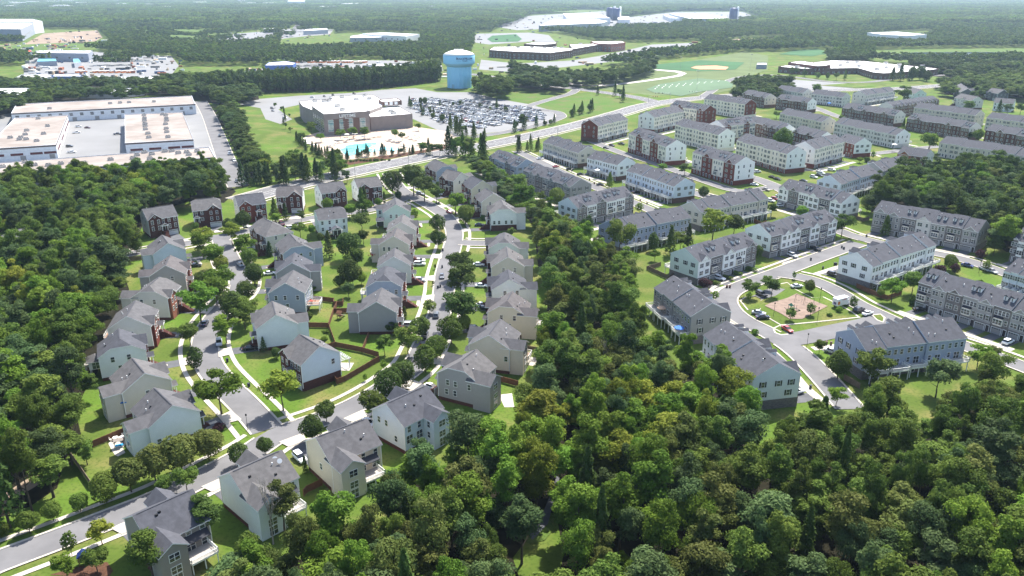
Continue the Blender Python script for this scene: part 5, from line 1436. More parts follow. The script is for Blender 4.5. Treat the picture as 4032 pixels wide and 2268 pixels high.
# ------------------------------------------------------------------ trees
def leaf_material(name, c, c2):
    m = bpy.data.materials.new(name); m.use_nodes = True
    nt = m.node_tree; nt.nodes.clear()
    out = nt.nodes.new('ShaderNodeOutputMaterial')
    at = nt.nodes.new('ShaderNodeAttribute'); at.attribute_name = 'leaf'
    oi = nt.nodes.new('ShaderNodeObjectInfo')
    mx = nt.nodes.new('ShaderNodeMix'); mx.data_type = 'RGBA'
    mx.inputs[6].default_value = (*c, 1); mx.inputs[7].default_value = (*c2, 1)
    nt.links.new(at.outputs['Fac'], mx.inputs[0])
    hv = nt.nodes.new('ShaderNodeHueSaturation')
    nt.links.new(mx.outputs[2], hv.inputs['Color'])
    r1 = nt.nodes.new('ShaderNodeMapRange'); r1.inputs[3].default_value, r1.inputs[4].default_value = 0.72, 1.32
    nt.links.new(oi.outputs['Random'], r1.inputs[0]); nt.links.new(r1.outputs[0], hv.inputs['Value'])
    mu = nt.nodes.new('ShaderNodeMath'); mu.operation = 'MULTIPLY'; mu.inputs[1].default_value = 7.31
    nt.links.new(oi.outputs['Random'], mu.inputs[0])
    fr = nt.nodes.new('ShaderNodeMath'); fr.operation = 'FRACT'; nt.links.new(mu.outputs[0], fr.inputs[0])
    r2 = nt.nodes.new('ShaderNodeMapRange'); r2.inputs[3].default_value, r2.inputs[4].default_value = 0.488, 0.518
    nt.links.new(fr.outputs[0], r2.inputs[0]); nt.links.new(r2.outputs[0], hv.inputs['Hue'])
    d = nt.nodes.new('ShaderNodeBsdfPrincipled')
    d.inputs['Roughness'].default_value = 0.65
    d.inputs['Specular IOR Level'].default_value = 0.06
    nt.links.new(hv.outputs[0], d.inputs['Base Color'])
    t = nt.nodes.new('ShaderNodeBsdfTranslucent')
    nt.links.new(hv.outputs[0], t.inputs['Color'])
    ms = nt.nodes.new('ShaderNodeMixShader'); ms.inputs[0].default_value = 0.4
    nt.links.new(d.outputs[0], ms.inputs[1]); nt.links.new(t.outputs[0], ms.inputs[2])
    nt.links.new(ms.outputs[0], out.inputs[0])
    return m
TONES = {'dark': ((.050, .084, .020), (.088, .130, .030)), 'mid': ((.078, .126, .022), (.128, .180, .034)), 'bright': ((.098, .172, .020), (.150, .230, .032)),
         'yellow': ((.150, .190, .022), (.215, .240, .036)), 'blue': ((.062, .104, .036), (.100, .148, .052)), 'olive': ((.092, .118, .028), (.140, .160, .042)), 'purple': ((.045, .022, .028), (.07, .034, .04))}
LEAF = {k: leaf_material('leaves_' + k, *v) for k, v in TONES.items()}
TONEWORD = {'dark': 'dark green', 'mid': 'mid green', 'bright': 'bright green', 'yellow': 'yellow green', 'blue': 'blue green', 'olive': 'olive green', 'purple': 'purple leaved'}
BARK = mat('bark', srgb(84, 74, 64), 0.95, 0.35, 2.0)
BARKG = mat('bare_wood', srgb(150, 142, 132), 0.9, 0.2, 2.0)

def leaves_mesh(name, cen, nrm, size, lum, rng):
    """one quad per leaf spray"""
    n = len(cen)
    nrm = nrm / np.linalg.norm(nrm, axis=1)[:, None]
    a = np.cross(nrm, rng.normal(size=(n, 3))); a /= np.linalg.norm(a, axis=1)[:, None]
    b = np.cross(nrm, a)
    s = size[:, None] * 0.5
    asp = rng.uniform(0.6, 1.0, (n, 1))
    v = np.stack([cen - a * s - b * s * asp, cen + a * s - b * s * asp * .4, cen + a * s * .7 + b * s * asp, cen - a * s * .5 + b * s * asp * .8], 1).reshape(-1, 3)
    me = bpy.data.meshes.new(name)
    me.vertices.add(4 * n); me.loops.add(4 * n); me.polygons.add(n)
    me.vertices.foreach_set('co', v.ravel())
    me.loops.foreach_set('vertex_index', np.arange(4 * n, dtype=np.int32))
    me.polygons.foreach_set('loop_start', np.arange(0, 4 * n, 4, dtype=np.int32))
    me.polygons.foreach_set('loop_total', np.full(n, 4, dtype=np.int32))
    at = me.attributes.new('leaf', 'FLOAT', 'FACE')
    at.data.foreach_set('value', lum.astype(np.float32))
    me.update(calc_edges=True)
    me.materials.append(LEAF['mid'])
    return me
def sphere_dirs(rng, n):
    d = rng.normal(size=(n, 3)); return d / np.linalg.norm(d, axis=1)[:, None]
def broadleaf(seed, h=18.0, r=4.3, base=0.32, lobes=20, per=170, leaf=0.62, top=0.6):
    """crown of overlapping leafy lobes; open gaps between them"""
    rng = np.random.default_rng(seed)
    zc = h * (base + (1 - base) * 0.5); hz = h * (1 - base) * 0.5
    C, N, Z, Lm = [], [], [], []
    for k in range(lobes):
        d = sphere_dirs(rng, 1)[0]
        d[2] = d[2] * 0.9 + 0.15
        f = rng.uniform(0.35, 0.78)
        c = np.array([d[0] * r * f, d[1] * r * f, zc + d[2] * hz * f])
        rel = (c[2] - zc) / hz
        lr = r * rng.uniform(0.30, 0.50) * (1.0 - 0.35 * max(rel, 0))
        m = int(per * rng.uniform(.8, 1.2))
        q = sphere_dirs(rng, m)
        q[:, 2] = np.where(q[:, 2] < -0.3, -q[:, 2] * 0.6, q[:, 2])
        rad = lr * (1 - 0.42 * rng.random(m) ** 2) * (1 + 0.25 * rng.normal(size=m) * .5)
        p = c + q * rad[:, None] * np.array([1, 1, 0.72])
        C.append(p)
        N.append(q + rng.normal(size=(m, 3)) * 0.55 + np.array([0, 0, 0.35]))
        Z.append(leaf * rng.uniform(0.6, 1.25, m))
        Lm.append(np.clip(rng.normal(rng.uniform(.15, .85), .22, m), 0, 1))
    return leaves_mesh('crown', np.concatenate(C), np.concatenate(N), np.concatenate(Z), np.concatenate(Lm), rng)
def roundtree(seed, h=7.0, r=2.6, base=0.22, n=1500, leaf=0.42, shape=1.0):
    rng = np.random.default_rng(seed)
    zc = h * (base + (1 - base) * 0.46); hz = h * (1 - base) * 0.54
    bumps = sphere_dirs(rng, 16); bs = rng.uniform(.8, 1.12, 16)
    q = sphere_dirs(rng, n)
    q[:, 2] = np.where(rng.random(n) < .25, np.abs(q[:, 2]), q[:, 2])
    near = (q @ bumps.T)
    k = near.argmax(1)
    edge = near.max(1)
    rad = bs[k] * (0.72 + 0.28 * np.clip((edge - .6) / .4, 0, 1)) * (1 - 0.38 * rng.random(n) ** 2)
    prof = np.where(q[:, 2] > 0, 1 - shape * 0.35 * q[:, 2] ** 2, 1.0)
    p = np.stack([q[:, 0] * r * rad * prof, q[:, 1] * r * rad * prof, zc + q[:, 2] * hz * rad], 1)
    return leaves_mesh('crown', p, q + rng.normal(size=(n, 3)) * .55 + np.array([0, 0, .3]), leaf * rng.uniform(.6, 1.25, n), np.clip(rng.normal(.5, .25, n), 0, 1), rng)
def conifer(seed, h=9.0, r=2.0, n=1100, leaf=0.42, base=0.06, power=0.9):
    rng = np.random.default_rng(seed)
    t = rng.random(n) ** 0.75
    z = h * (base + (1 - base) * (1 - (1 - t) ** 1.0))
    tt = (z / h - base) / (1 - base)
    layer = 0.82 + 0.18 * np.sin(tt * 34 + seed)
    ra = r * (1 - tt) ** power * layer * (1 - .35 * rng.random(n) ** 2) + .1
    a = rng.uniform(0, 2 * math.pi, n)
    ra *= 0.85 + 0.22 * np.sin(a * 5 + z * 2)
    p = np.stack([ra * np.cos(a), ra * np.sin(a), z], 1)
    nr = np.stack([np.cos(a), np.sin(a), np.full(n, .7)], 1) + rng.normal(size=(n, 3)) * .5
    return leaves_mesh('crown', p, nr, leaf * rng.uniform(.6, 1.2, n), np.clip(rng.normal(.45, .25, n), 0, 1), rng)
def tallpine(seed, h=21.0):
    """thin stem with ragged tufts up its length"""
    rng = np.random.default_rng(seed)
    C, N, Z, Lm = [], [], [], []
    for k in range(16):
        t = rng.uniform(.28, 1.0)
        a = rng.uniform(0, 2 * math.pi)
        c = np.array([math.cos(a), math.sin(a), 0]) * rng.uniform(.3, 2.1) * (1.25 - t * .8) + np.array([0, 0, h * t])
        m = int(rng.uniform(40, 85)); q = sphere_dirs(rng, m)
        C.append(c + q * rng.uniform(.7, 1.5) * np.array([1, 1, .8]))
        N.append(q + rng.normal(size=(m, 3)) * .6 + np.array([0, 0, .4])); Z.append(.75 * rng.uniform(.6, 1.2, m)); Lm.append(np.clip(rng.normal(.4, .25, m), 0, 1))
    return leaves_mesh('crown', np.concatenate(C), np.concatenate(N), np.concatenate(Z), np.concatenate(Lm), rng)
def trunk_mesh(seed, h, r, limbs=5, reach=2.2, lo=0.35, m=None):
    rg = random.Random(seed)
    b = MB(); p = Vector((0, 0, -0.2)); rr = r
    for k in range(5):
        q = Vector((rg.uniform(-.12, .12) * k, rg.uniform(-.12, .12) * k, h * (k + 1) / 5))
        b.tube(p, q, rr, rr * .78, 7); p, rr = q, rr * .78
    for k in range(limbs):
        z = h * rg.uniform(lo, .9); a = rg.uniform(0, 6.28)
        e = Vector((math.cos(a) * reach, math.sin(a) * reach, z + reach * rg.uniform(.6, 1.1)))
        b.tube((0, 0, z), e, r * .42, r * .14, 5)
    return b.mesh('trunk', m or BARK)
def bare_tree_mesh(seed, h=13.0):
    rg = random.Random(seed); b = MB()
    def grow(p, d, ln, r, lv):
        q = p + d * ln
        b.tube(p, q, r, r * .65, 5 if lv < 2 else 4)
        if lv >= 4: return
        for _ in range(3 if lv else 5):
            nd = (d + Vector((rg.uniform(-1, 1), rg.uniform(-1, 1), rg.uniform(-.1, .8))) * .75).normalized()
            grow(p.lerp(q, rg.uniform(.55, 1)), nd, ln * rg.uniform(.5, .75), r * .55, lv + 1)
    grow(Vector((0, 0, -.2)), Vector((rg.uniform(-.1, .1), rg.uniform(-.1, .1), 1)).normalized(), h * .42, .22, 0)
    return b.mesh('branches', BARKG)

# kinds: (crown mesh, trunk mesh, nominal height, nominal crown diameter)
KINDS = {}
for i in range(9):
    hh = 18.0; rr = (4.0, 4.6, 3.8, 5.0, 4.3, 4.8, 3.6, 4.4, 5.2)[i]
    KINDS['wood%d' % i] = (broadleaf(100 + i, hh, rr, (.30, .26, .36, .3, .24, .33, .2, .3, .28)[i], (18, 20, 17, 22, 19, 21, 16, 20, 24)[i], 330, .43), trunk_mesh(200 + i, 12, .32), hh, 2 * rr)
for i in range(4):
    KINDS['round%d' % i] = (roundtree(300 + i, 7.0, 2.6,   .2, 2800, .34, (1.0, .6, 1.3, .2)[i]), trunk_mesh(320 + i, 4.2, .12, 4, 1.0, .45), 7.0, 5.2)
for i in range(4):
    KINDS['yard%d' % i] = (broadleaf(400 + i, 8.0, 2.9, .2, 17, 190, .37), trunk_mesh(420 + i, 5.0, .14, 5, 1.3, .35), 8.0, 5.8)
for i in range(2):
    KINDS['column%d' % i] = (roundtree(500 + i, 8.0, 1.7, .14, 1300, .4, 1.5), trunk_mesh(520 + i, 4, .1, 3, .5, .4), 8.0, 3.4)
for i in range(3):
    KINDS['conifer%d' % i] = (conifer(600 + i, 9.0, 2.0), trunk_mesh(620 + i, 6, .14, 0), 9.0, 4.0)
for i in range(2):
    KINDS['cypress%d' % i] = (conifer(640 + i, 6.0, .85, 800, .3, .02, .55), trunk_mesh(650 + i, 3, .08, 0), 6.0, 1.7)
for i in range(3):
    KINDS['pine%d' % i] = (tallpine(700 + i), trunk_mesh(720 + i, 20, .2, 5, 1.2, .5), 21.0, 5.0)
KINDS['sapling0'] = (roundtree(800, 4.0, 1.0, .3, 260, .38, 1.2), trunk_mesh(801, 2.6, .05, 3, .5, .4), 4.0, 2.0)
KINDS['shrub0'] = (roundtree(810, 1.3, .9, .0, 420, .26, .3), trunk_mesh(811, .5, .05, 2, .3, .2), 1.3, 1.8)
KINDS['shrub1'] = (roundtree(812, 1.3, .9, .0, 420, .26, .1), trunk_mesh(813, .5, .05, 2, .3, .2), 1.3, 1.8)
KINDS['bare0'] = (bare_tree_mesh(900), None, 13.0, 9.0)
KINDS['bare1'] = (bare_tree_mesh(907), None, 13.0, 9.0)

NAMEOF = {'wood': 'woodland_tree', 'round': 'street_tree', 'yard': 'yard_tree', 'column': 'columnar_tree', 'conifer': 'conifer', 'cypress': 'cypress', 'pine': 'pine_tree', 'sapling': 'sapling', 'shrub': 'shrub', 'bare': 'bare_tree'}
def tree(kind, p, h, diam, tone, label, group=None, name=None):
    crown, trunk, h0, d0 = KINDS[kind]
    base = kind.rstrip('0123456789')
    r = empty(name or NAMEOF[base], (p.x, p.y, 0), RND.uniform(0, 6.28))
    r.scale = (diam / d0, diam / d0, h / h0)
    tag(r, label, 'tree' if base != 'shrub' else 'shrub', group)
    c = place('branches' if base == 'bare' else 'crown', crown, r)
    if base != 'bare':
        c.material_slots[0].link = 'OBJECT'
        c.material_slots[0].material = LEAF[tone]
    if trunk: place('trunk', trunk, r)
    return r
PLANTED = []   # x, y, radius of placed trees
def ptree(v, x, y, dpx, kind, tone, where, hfac=None, group=None):
    """tree from its crown centre and crown width in a view"""
    k = VIEWS[v][2]
    base = kind.rstrip('0123456789')
    hf = hfac or {'round': 1.3, 'yard': 1.3, 'column': 2.0, 'conifer': 2.0, 'cypress': 3.4, 'sapling': 1.9, 'wood': 1.9, 'pine': 4, 'shrub': .7, 'bare': 1.4}[base]
    zc, d = 3.5, 5.0
    for _ in range(4):
        p = V(v, x, y, zc)
        depth = p.y * CP + (CAM_H - zc) * SP
        d = dpx / k * depth / FPX
        zc = d * hf * (.58 if base in ('round', 'yard', 'column') else .5)
    n = {'round': 'street tree', 'yard': 'broad leafy tree', 'column': 'upright columnar tree', 'conifer': 'conifer', 'cypress': 'slim cypress', 'sapling': 'young sapling', 'wood': 'tall broadleaf tree', 'pine': 'tall pine', 'shrub': 'shrub', 'bare': 'bare leafless tree'}[base]
    lab = ('%s %s %s' % (TONEWORD[tone], n, where)) if base != 'bare' else '%s %s' % (n, where)
    PLANTED.append((p.x, p.y, d / 2))
    return tree(kind, p, d * hf * 1.06, d * 1.18, tone, lab, group or ('planted trees' if base != 'shrub' else 'shrubs'))
TREES = [
 # curved street
 ('zA', 1500, 285, 330, 'yard0', 'yellow', 'at the top of the curved street, west verge'), ('zA', 1480, 400, 330, 'yard1', 'bright', 'second down the west verge of the curved street'), ('zA', 1690, 570, 360, 'yard2', 'bright', 'shading the west verge of the curved street'), ('zA', 1800, 720, 240, 'round0', 'yellow', 'small, beside the black car on the curved street'),
 ('zA', 1960, 225, 290, 'yard3', 'yellow', 'at the upper street junction, right corner'), ('zA', 2170, 440, 320, 'yard1', 'bright', 'on the east verge above the parked silver car'), ('zA', 2250, 610, 220, 'round1', 'mid', 'on the east verge beside the parked silver car'), ('zA', 2330, 880, 270, 'round2', 'dark', 'on the east verge opposite the white car drive'), ('zA', 2195, 1160, 270, 'round3', 'dark', 'rounded, halfway down the east verge of the curved street'),
 ('zA', 1800, 930, 420, 'yard0', 'bright', 'wide, in mid west verge of the curved street'), ('zA', 1700, 1130, 400, 'yard2', 'bright', 'below the wide one on the curved street'), ('zA', 1430, 1320, 520, 'yard3', 'bright', 'in front of the orange brick house'), ('zA', 1960, 1340, 320, 'round1', 'dark', 'overhanging the bend of the curved street'), ('zA', 2230, 1440, 330, 'yard1', 'mid', 'on the inside of the curved street bend'),
 ('zA', 420, 430, 190, 'round3', 'mid', 'thin, on the lawn at the left end of the upper street'), ('zA', 1460, 950, 190, 'round0', 'dark', 'small, at the porch of the grey house'), ('zA', 1390, 120, 110, 'round1', 'mid', 'in front of the second brick house'), ('zH', 830, 430, 100, 'round2', 'dark', 'between the second and third brick houses'), ('zH', 960, 370, 140, 'round0', 'dark', 'in front of the third brick house'),
 ('t02', 2340, 170, 220, 'round2', 'dark', 'on the bend opposite the brick porch house'), ('t02', 2450, 270, 220, 'yard3', 'mid', 'on the inner verge of the bend'), ('t02', 2260, 400, 230, 'yard1', 'bright', 'above the parked car on the inner verge'), ('t02', 1900, 450, 200, 'yard2', 'mid', 'on the outer verge by the wide driveway'), ('t02', 1955, 690, 145, 'column0', 'dark', 'on the outer verge of the curved street', 1.75), ('t02', 2190, 1000, 410, 'yard0', 'bright', 'wide, over the pavement opposite the corner brick house'), ('t02', 2200, 1400, 110, 'shrub0', 'purple', 'beside the pale blue corner house'), ('t02', 2005, 1325, 60, 'cypress0', 'dark', 'at the front of the pale blue corner house'),
 # corner brick house and inner yards
 ('t12', 250, 1010, 340, 'yard3', 'yellow', 'at the street corner before the corner brick house'), ('zC', 515, 1010, 150, 'round1', 'dark', 'on the lawn left of the corner brick house'), ('zC', 645, 1250, 100, 'cypress1', 'dark', 'at the corner brick house, left side'), ('zC', 830, 1440, 90, 'cypress0', 'dark', 'beside the front steps of the corner brick house'), ('zC', 310, 890, 130, 'conifer0', 'blue', 'against the plain pale blue gable'), ('zC', 1040, 430, 150, 'round0', 'mid', 'in the fenced lawn below the curved deck'), ('zC', 1320, 700, 120, 'yard1', 'mid', 'by the fence below the white stair deck'), ('zC', 1300, 810, 130, 'yard2', 'bright', 'bushy, at the bottom of the stair deck garden'),
 ('zB', 1360, 680, 220, 'conifer1', 'olive', 'spreading, on the inner lawn'), ('zB', 1655, 660, 370, 'round3', 'dark', 'very large, in the middle of the inner lawns'), ('zB', 1890, 270, 300, 'yard0', 'dark', 'tall, beside the teal house'), ('zB', 1920, 520, 200, 'yard2', 'dark', 'left of the light grey gabled house'), ('zB', 1780, 900, 330, 'yard1', 'mid', 'beside the red deck on posts'), ('zB', 1700, 1110, 330, 'round2', 'dark', 'dense, behind the grey gabled house'), ('zB', 1540, 1250, 170, 'round1', 'dark', 'small, by the round patio'), ('zB', 1890, 1190, 170, 'round0', 'bright', 'between the dense tree and the periwinkle house'), ('zB', 1680, 1380, 190, 'yard3', 'blue', 'at the top of the fence corner'),
 ('zB', 900, 400, 210, 'yard0', 'mid', 'right of the hip roofed house'), ('zB', 1070, 440, 180, 'yard1', 'bright', 'left of the screened porch house'), ('zB', 495, 680, 80, 'cypress1', 'dark', 'between the hip roofed and blue houses', 3.2), ('zB', 410, 740, 160, 'conifer2', 'blue', 'in front of the blue clipped gable house', 1.5), ('zB', 665, 150, 140, 'conifer0', 'dark', 'in front of the fourth brick house'), ('zB', 490, 120, 190, 'conifer1', 'mid', 'between the third and fourth brick houses'), ('zB', 520, 230, 160, 'yard2', 'bright', 'beside the upper street, low'), ('zB', 920, 200, 150, 'yard3', 'dark', 'at the drive of the fourth brick house'), ('zB', 1690, 110, 170, 'yard1', 'bright', 'behind the screened porch house'), ('zB', 1230, 540, 120, 'round1', 'dark', 'under the corner of the screened porch deck'), ('zB', 70, 820, 220, 'yard1', 'bright', 'east verge, upper curved street'), ('zB', 155, 1130, 260, 'round2', 'dark', 'rounded, by the white car drive'), ('zB', 40, 1340, 170, 'round3', 'dark', 'on the east verge below the white car drive'), ('zB', 1110, 1370, 90, 'yard0', 'mid', 'by the slate blue house corner'),
 ('t11', 720, 600, 120, 'round0', 'bright', 'in front of the fifth brick house'), ('t11', 1060, 590, 140, 'conifer0', 'mid', 'in front of the last brick house'), ('t11', 1090, 560, 120, 'conifer2', 'dark', 'beside the red car at the last brick house'), ('t11', 1230, 580, 70, 'round1', 'bright', 'small, at the last brick house'), ('t11', 1290, 545, 36, 'cypress0', 'dark', 'at the last brick house corner'), ('t11', 960, 660, 120, 'yard2', 'bright', 'between the brick row and the teal house'), ('t11', 1090, 620, 150, 'yard0', 'bright', 'behind the teal house'),
 # long street
 ('zD', 745, 320, 130, 'round2', 'dark', 'clipped round, upper of a pair on the long street'), ('zD', 745, 455, 142, 'round0', 'dark', 'clipped round, lower of a pair on the long street'), ('zD', 905, 130, 160, 'yard1', 'bright', 'on the outer curve above the red car'), ('zD', 1000, 230, 135, 'round3', 'mid', 'on the outer curve below the red car'), ('zD', 530, 230, 66, 'shrub1', 'bright', 'on the lawn of the teal house', 1.0), ('zD', 735, 50, 120, 'yard3', 'mid', 'at the second brick fronted drive'), ('zD', 385, 60, 60, 'conifer0', 'dark', 'at the last brick house lawn', 1.4),
 ('t11', 1580, 330, 260, 'yard2', 'dark', 'over the top bend of the long street'), ('t11', 1690, 410, 230, 'yard0', 'dark', 'over the parked cars at the top bend'), ('t11', 1370, 370, 190, 'round1', 'dark', 'right of the last brick house'), ('t11', 1430, 510, 70, 'round2', 'dark', 'at the top bend verge'), ('t11', 1850, 410, 80, 'round0', 'dark', 'beside the blue gabled brick house'),
 ('zD', 960, 670, 230, 'yard0', 'dark', 'first on the right verge of the long street'), ('zE', 965, 60, 210, 'yard3', 'dark', 'second on the right verge of the long street'), ('zE', 960, 195, 270, 'yard1', 'dark', 'third on the right verge of the long street'), ('zE', 965, 430, 290, 'yard2', 'dark', 'fourth and widest on the right verge of the long street'), ('zE', 870, 630, 210, 'round3', 'mid', 'fifth on the right verge of the long street'), ('zE', 985, 575, 140, 'round0', 'mid', 'behind the fifth on the right verge'),
 ('zE', 730, 790, 180, 'round1', 'mid', 'at the lower bend of the long street'), ('zF', 100, 480, 200, 'round2', 'mid', 'left of the grey clipped gable house'), ('zE', 470, 720, 220, 'yard3', 'mid', 'large, left of the parked black pickup'), ('zE', 595, 610, 180, 'round0', 'mid', 'on the left verge above the parked pickup'), ('zE', 330, 620, 110, 'yard0', 'dark', 'at the dark grey house corner'), ('zE', 445, 490, 50, 'cypress1', 'dark', 'in front of the dark grey house', 2.2), ('zE', 260, 780, 150, 'yard1', 'mid', 'by the fence end near the lower bend'), ('zE', 672, 440, 110, 'sapling0', 'olive', 'on the left verge of the long street', 1.2), ('zE', 725, 70, 26, 'sapling0', 'olive', 'upper, on the left verge of the long street'), ('zE', 708, 220, 24, 'sapling0', 'olive', 'lower, on the left verge of the long street'),
 ('t12', 1340, 950, 290, 'round1', 'dark', 'below the fenced lawn, left of two'), ('t12', 1470, 860, 240, 'round3', 'dark', 'below the fenced lawn, right of two'), ('t12', 1170, 1160, 260, 'yard2', 'mid', 'on the lower street verge beside the pale blue roof'), ('t12', 700, 1220, 190, 'round0', 'dark', 'upper of two at the lower street junction'), ('t12', 560, 1400, 220, 'round2', 'dark', 'lower of two at the lower street junction'), ('t12', 1100, 900, 46, 'sapling0', 'bright', 'on the lawn strip of the corner brick house'), ('t12', 1280, 780, 60, 'sapling0', 'bright', 'at the end of the wooden fence'),
 ('zG', 380, 470, 150, 'yard0', 'bright', 'in front of the third brick fronted house'), ('zG', 465, 580, 145, 'round1', 'mid', 'in front of the beige sided brick house'), ('zG', 230, 315, 50, 'round3', 'dark', 'low, between the upper two brick fronted houses'), ('zG', 885, 745, 70, 'yard3', 'mid', 'at the white corner house'), ('zG', 630, 615, 50, 'shrub0', 'dark', 'at the steps of the white corner house', 1.0), ('zG', 500, 480, 26, 'cypress0', 'dark', 'at the third brick fronted house'),
 # lower street
 ('t03', -10, 985, 150, 'round1', 'mid', 'cut by the left edge on the lower street'), ('t03', 272, 895, 205, 'round0', 'mid', 'first of the small round ones on the lower street'), ('t03', 515, 790, 170, 'round2', 'mid', 'second of the small round ones on the lower street'), ('t03', 790, 700, 170, 'round3', 'mid', 'third of the small round ones on the lower street'), ('t03', 1040, 545, 265, 'round1', 'mid', 'fourth along the lower street, larger'), ('t03', 1285, 410, 310, 'round0', 'olive', 'fifth along the lower street'), ('t03', 1530, 300, 300, 'round2', 'olive', 'sixth along the lower street'), ('t03', 1800, 190, 330, 'round3', 'olive', 'seventh along the lower street'), ('t03', 2080, 110, 270, 'round1', 'olive', 'last of the lower street line, at the junction'),
 ('t03', 850, 195, 215, 'yard1', 'mid', 'in the fenced back yard of the pale blue corner house'), ('t03', 1860, 455, 235, 'yard0', 'mid', 'behind the front gable of the taupe house'), ('t03', 1640, 520, 170, 'yard2', 'mid', 'left of the front gable of the taupe house'), ('t03', 1000, 1000, 220, 'yard3', 'yellow', 'in front of the taupe house drive'), ('t03', 700, 1130, 130, 'sapling0', 'dark', 'spindly, on the near verge of the lower street', 2.2), ('t03', 950, 1270, 230, 'yard0', 'mid', 'over the blue play set'), ('t03', 650, 1340, 220, 'yard1', 'bright', 'left of the blue play set'), ('t13', 80, 130, 160, 'round0', 'dark', 'between the teal house and the lower street'), ('t03', 2400, 220, 200, 'round2', 'dark', 'beside the junction, near side of the lower street'), ('t13', 490, 330, 55, 'cypress0', 'dark', 'left of the cream house'),
 # townhouse quarter
 ('zJ', 895, 290, 145, 'yard0', 'mid', 'in the parking bay above the playground, left'), ('zJ', 1095, 290, 135, 'yard1', 'dark', 'in the parking bay above the playground, right'), ('zJ', 585, 380, 62, 'sapling0', 'bright', 'on the kerb of the loop street', 1.6), ('zJ', 490, 262, 110, 'round1', 'purple', 'before the pale green end row', 1.0), ('zJ', 1258, 540, 82, 'sapling0', 'mid', 'in front of the climbing frame', 1.5), ('zJ', 1440, 500, 80, 'sapling0', 'mid', 'right of the playground', 1.5), ('zJ', 1435, 285, 95, 'round3', 'mid', 'above the playground swings'), ('zJ', 940, 695, 55, 'shrub0', 'bright', 'at the end of the dark roofed row', 1.0), ('zJ', 1290, 195, 34, 'sapling0', 'bright', 'on the round corner by the white car', 2.2), ('zJ', 890, 385, 50, 'sapling0', 'bright', 'on the left tip of the playground green'),
 ('t32', 525, 575, 110, 'yard2', 'mid', 'on the lawn left of the slate blue row', 1.5), ('t32', 720, 760, 230, 'round2', 'mid', 'against the end of the slate blue row'), ('t32', 1060, 780, 310, 'yard3', 'mid', 'large, below the first deck of the slate blue row'), ('t32', 1730, 885, 320, 'yard1', 'blue', 'below the middle decks of the slate blue row'), ('t32', 2135, 665, 230, 'yard0', 'bright', 'right of the slate blue row'), ('t32', 2275, 640, 130, 'yard2', 'olive', 'by the driveway of the edge cut row'), ('t32', 700, 1080, 170, 'yard3', 'bright', 'at the end of the street by the wood'), ('t32', 860, 160, 80, 'sapling0', 'mid', 'beside the black car by the playground', 1.9), ('t32', 715, 215, 60, 'shrub0', 'bright', 'beside the box truck', 1.0), ('t32', 620, 270, 50, 'shrub1', 'mid', 'on the playground green, right'), ('t32', 1460, 120, 50, 'cypress0', 'dark', 'at the grey row corner', 2.0),
 ('zK', 455, 240, 180, 'yard2', 'mid', 'in the fenced yard of the white row, upper'), ('zK', 270, 310, 180, 'yard3', 'bright', 'in the fenced yard of the white row, lower'), ('zK', 155, 345, 66, 'round0', 'mid', 'by the brown fence of the white row'), ('zK', 780, 65, 115, 'round1', 'mid', 'right of the white row decks'), ('zK', 825, 130, 75, 'round2', 'purple', 'on the green behind the grey row'), ('zK', 680, 150, 100, 'round3', 'purple', 'close behind the white row decks'), ('zK', 1110, 110, 66, 'sapling0', 'mid', 'in front of the silver cars on the green', 1.5), ('zK', 1040, 260, 60, 'shrub0', 'dark', 'behind the grey row, right', 1.0), ('zK', 440, 415, 50, 'shrub1', 'dark', 'left corner of the edge cut row', 1.8),
 ('t31', 1192, 825, 125, 'conifer0', 'mid', 'in front of the grey six dormer row', 1.6), ('t31', 760, 790, 200, 'yard0', 'mid', 'on the lawn left of the grey six dormer row'), ('t31', 690, 850, 100, 'yard1', 'mid', 'at the street end left of the grey six dormer row'), ('t31', 2290, 1010, 160, 'yard2', 'mid', 'on the lawn right of the grey six dormer row'), ('t31', 2430, 940, 150, 'yard3', 'mid', 'by the right wood edge'), ('t31', 2140, 1105, 95, 'shrub0', 'purple', 'on the lawn corner of the grey six dormer row', .9), ('t31', 40, 650, 110, 'yard1', 'mid', 'at the left end of the white and stone row'), ('t31', 350, 680, 130, 'yard2', 'bright', 'between the two white and stone rows'), ('t31', 1150, 560, 110, 'round0', 'yellow', 'at the edge of the right wood'), ('t31', 1010, 590, 130, 'round1', 'mid', 'beside the fenced yard of the white row end'), ('t31', 0, 1390, 120, 'yard3', 'mid', 'on the concrete walk of the dormer row'),
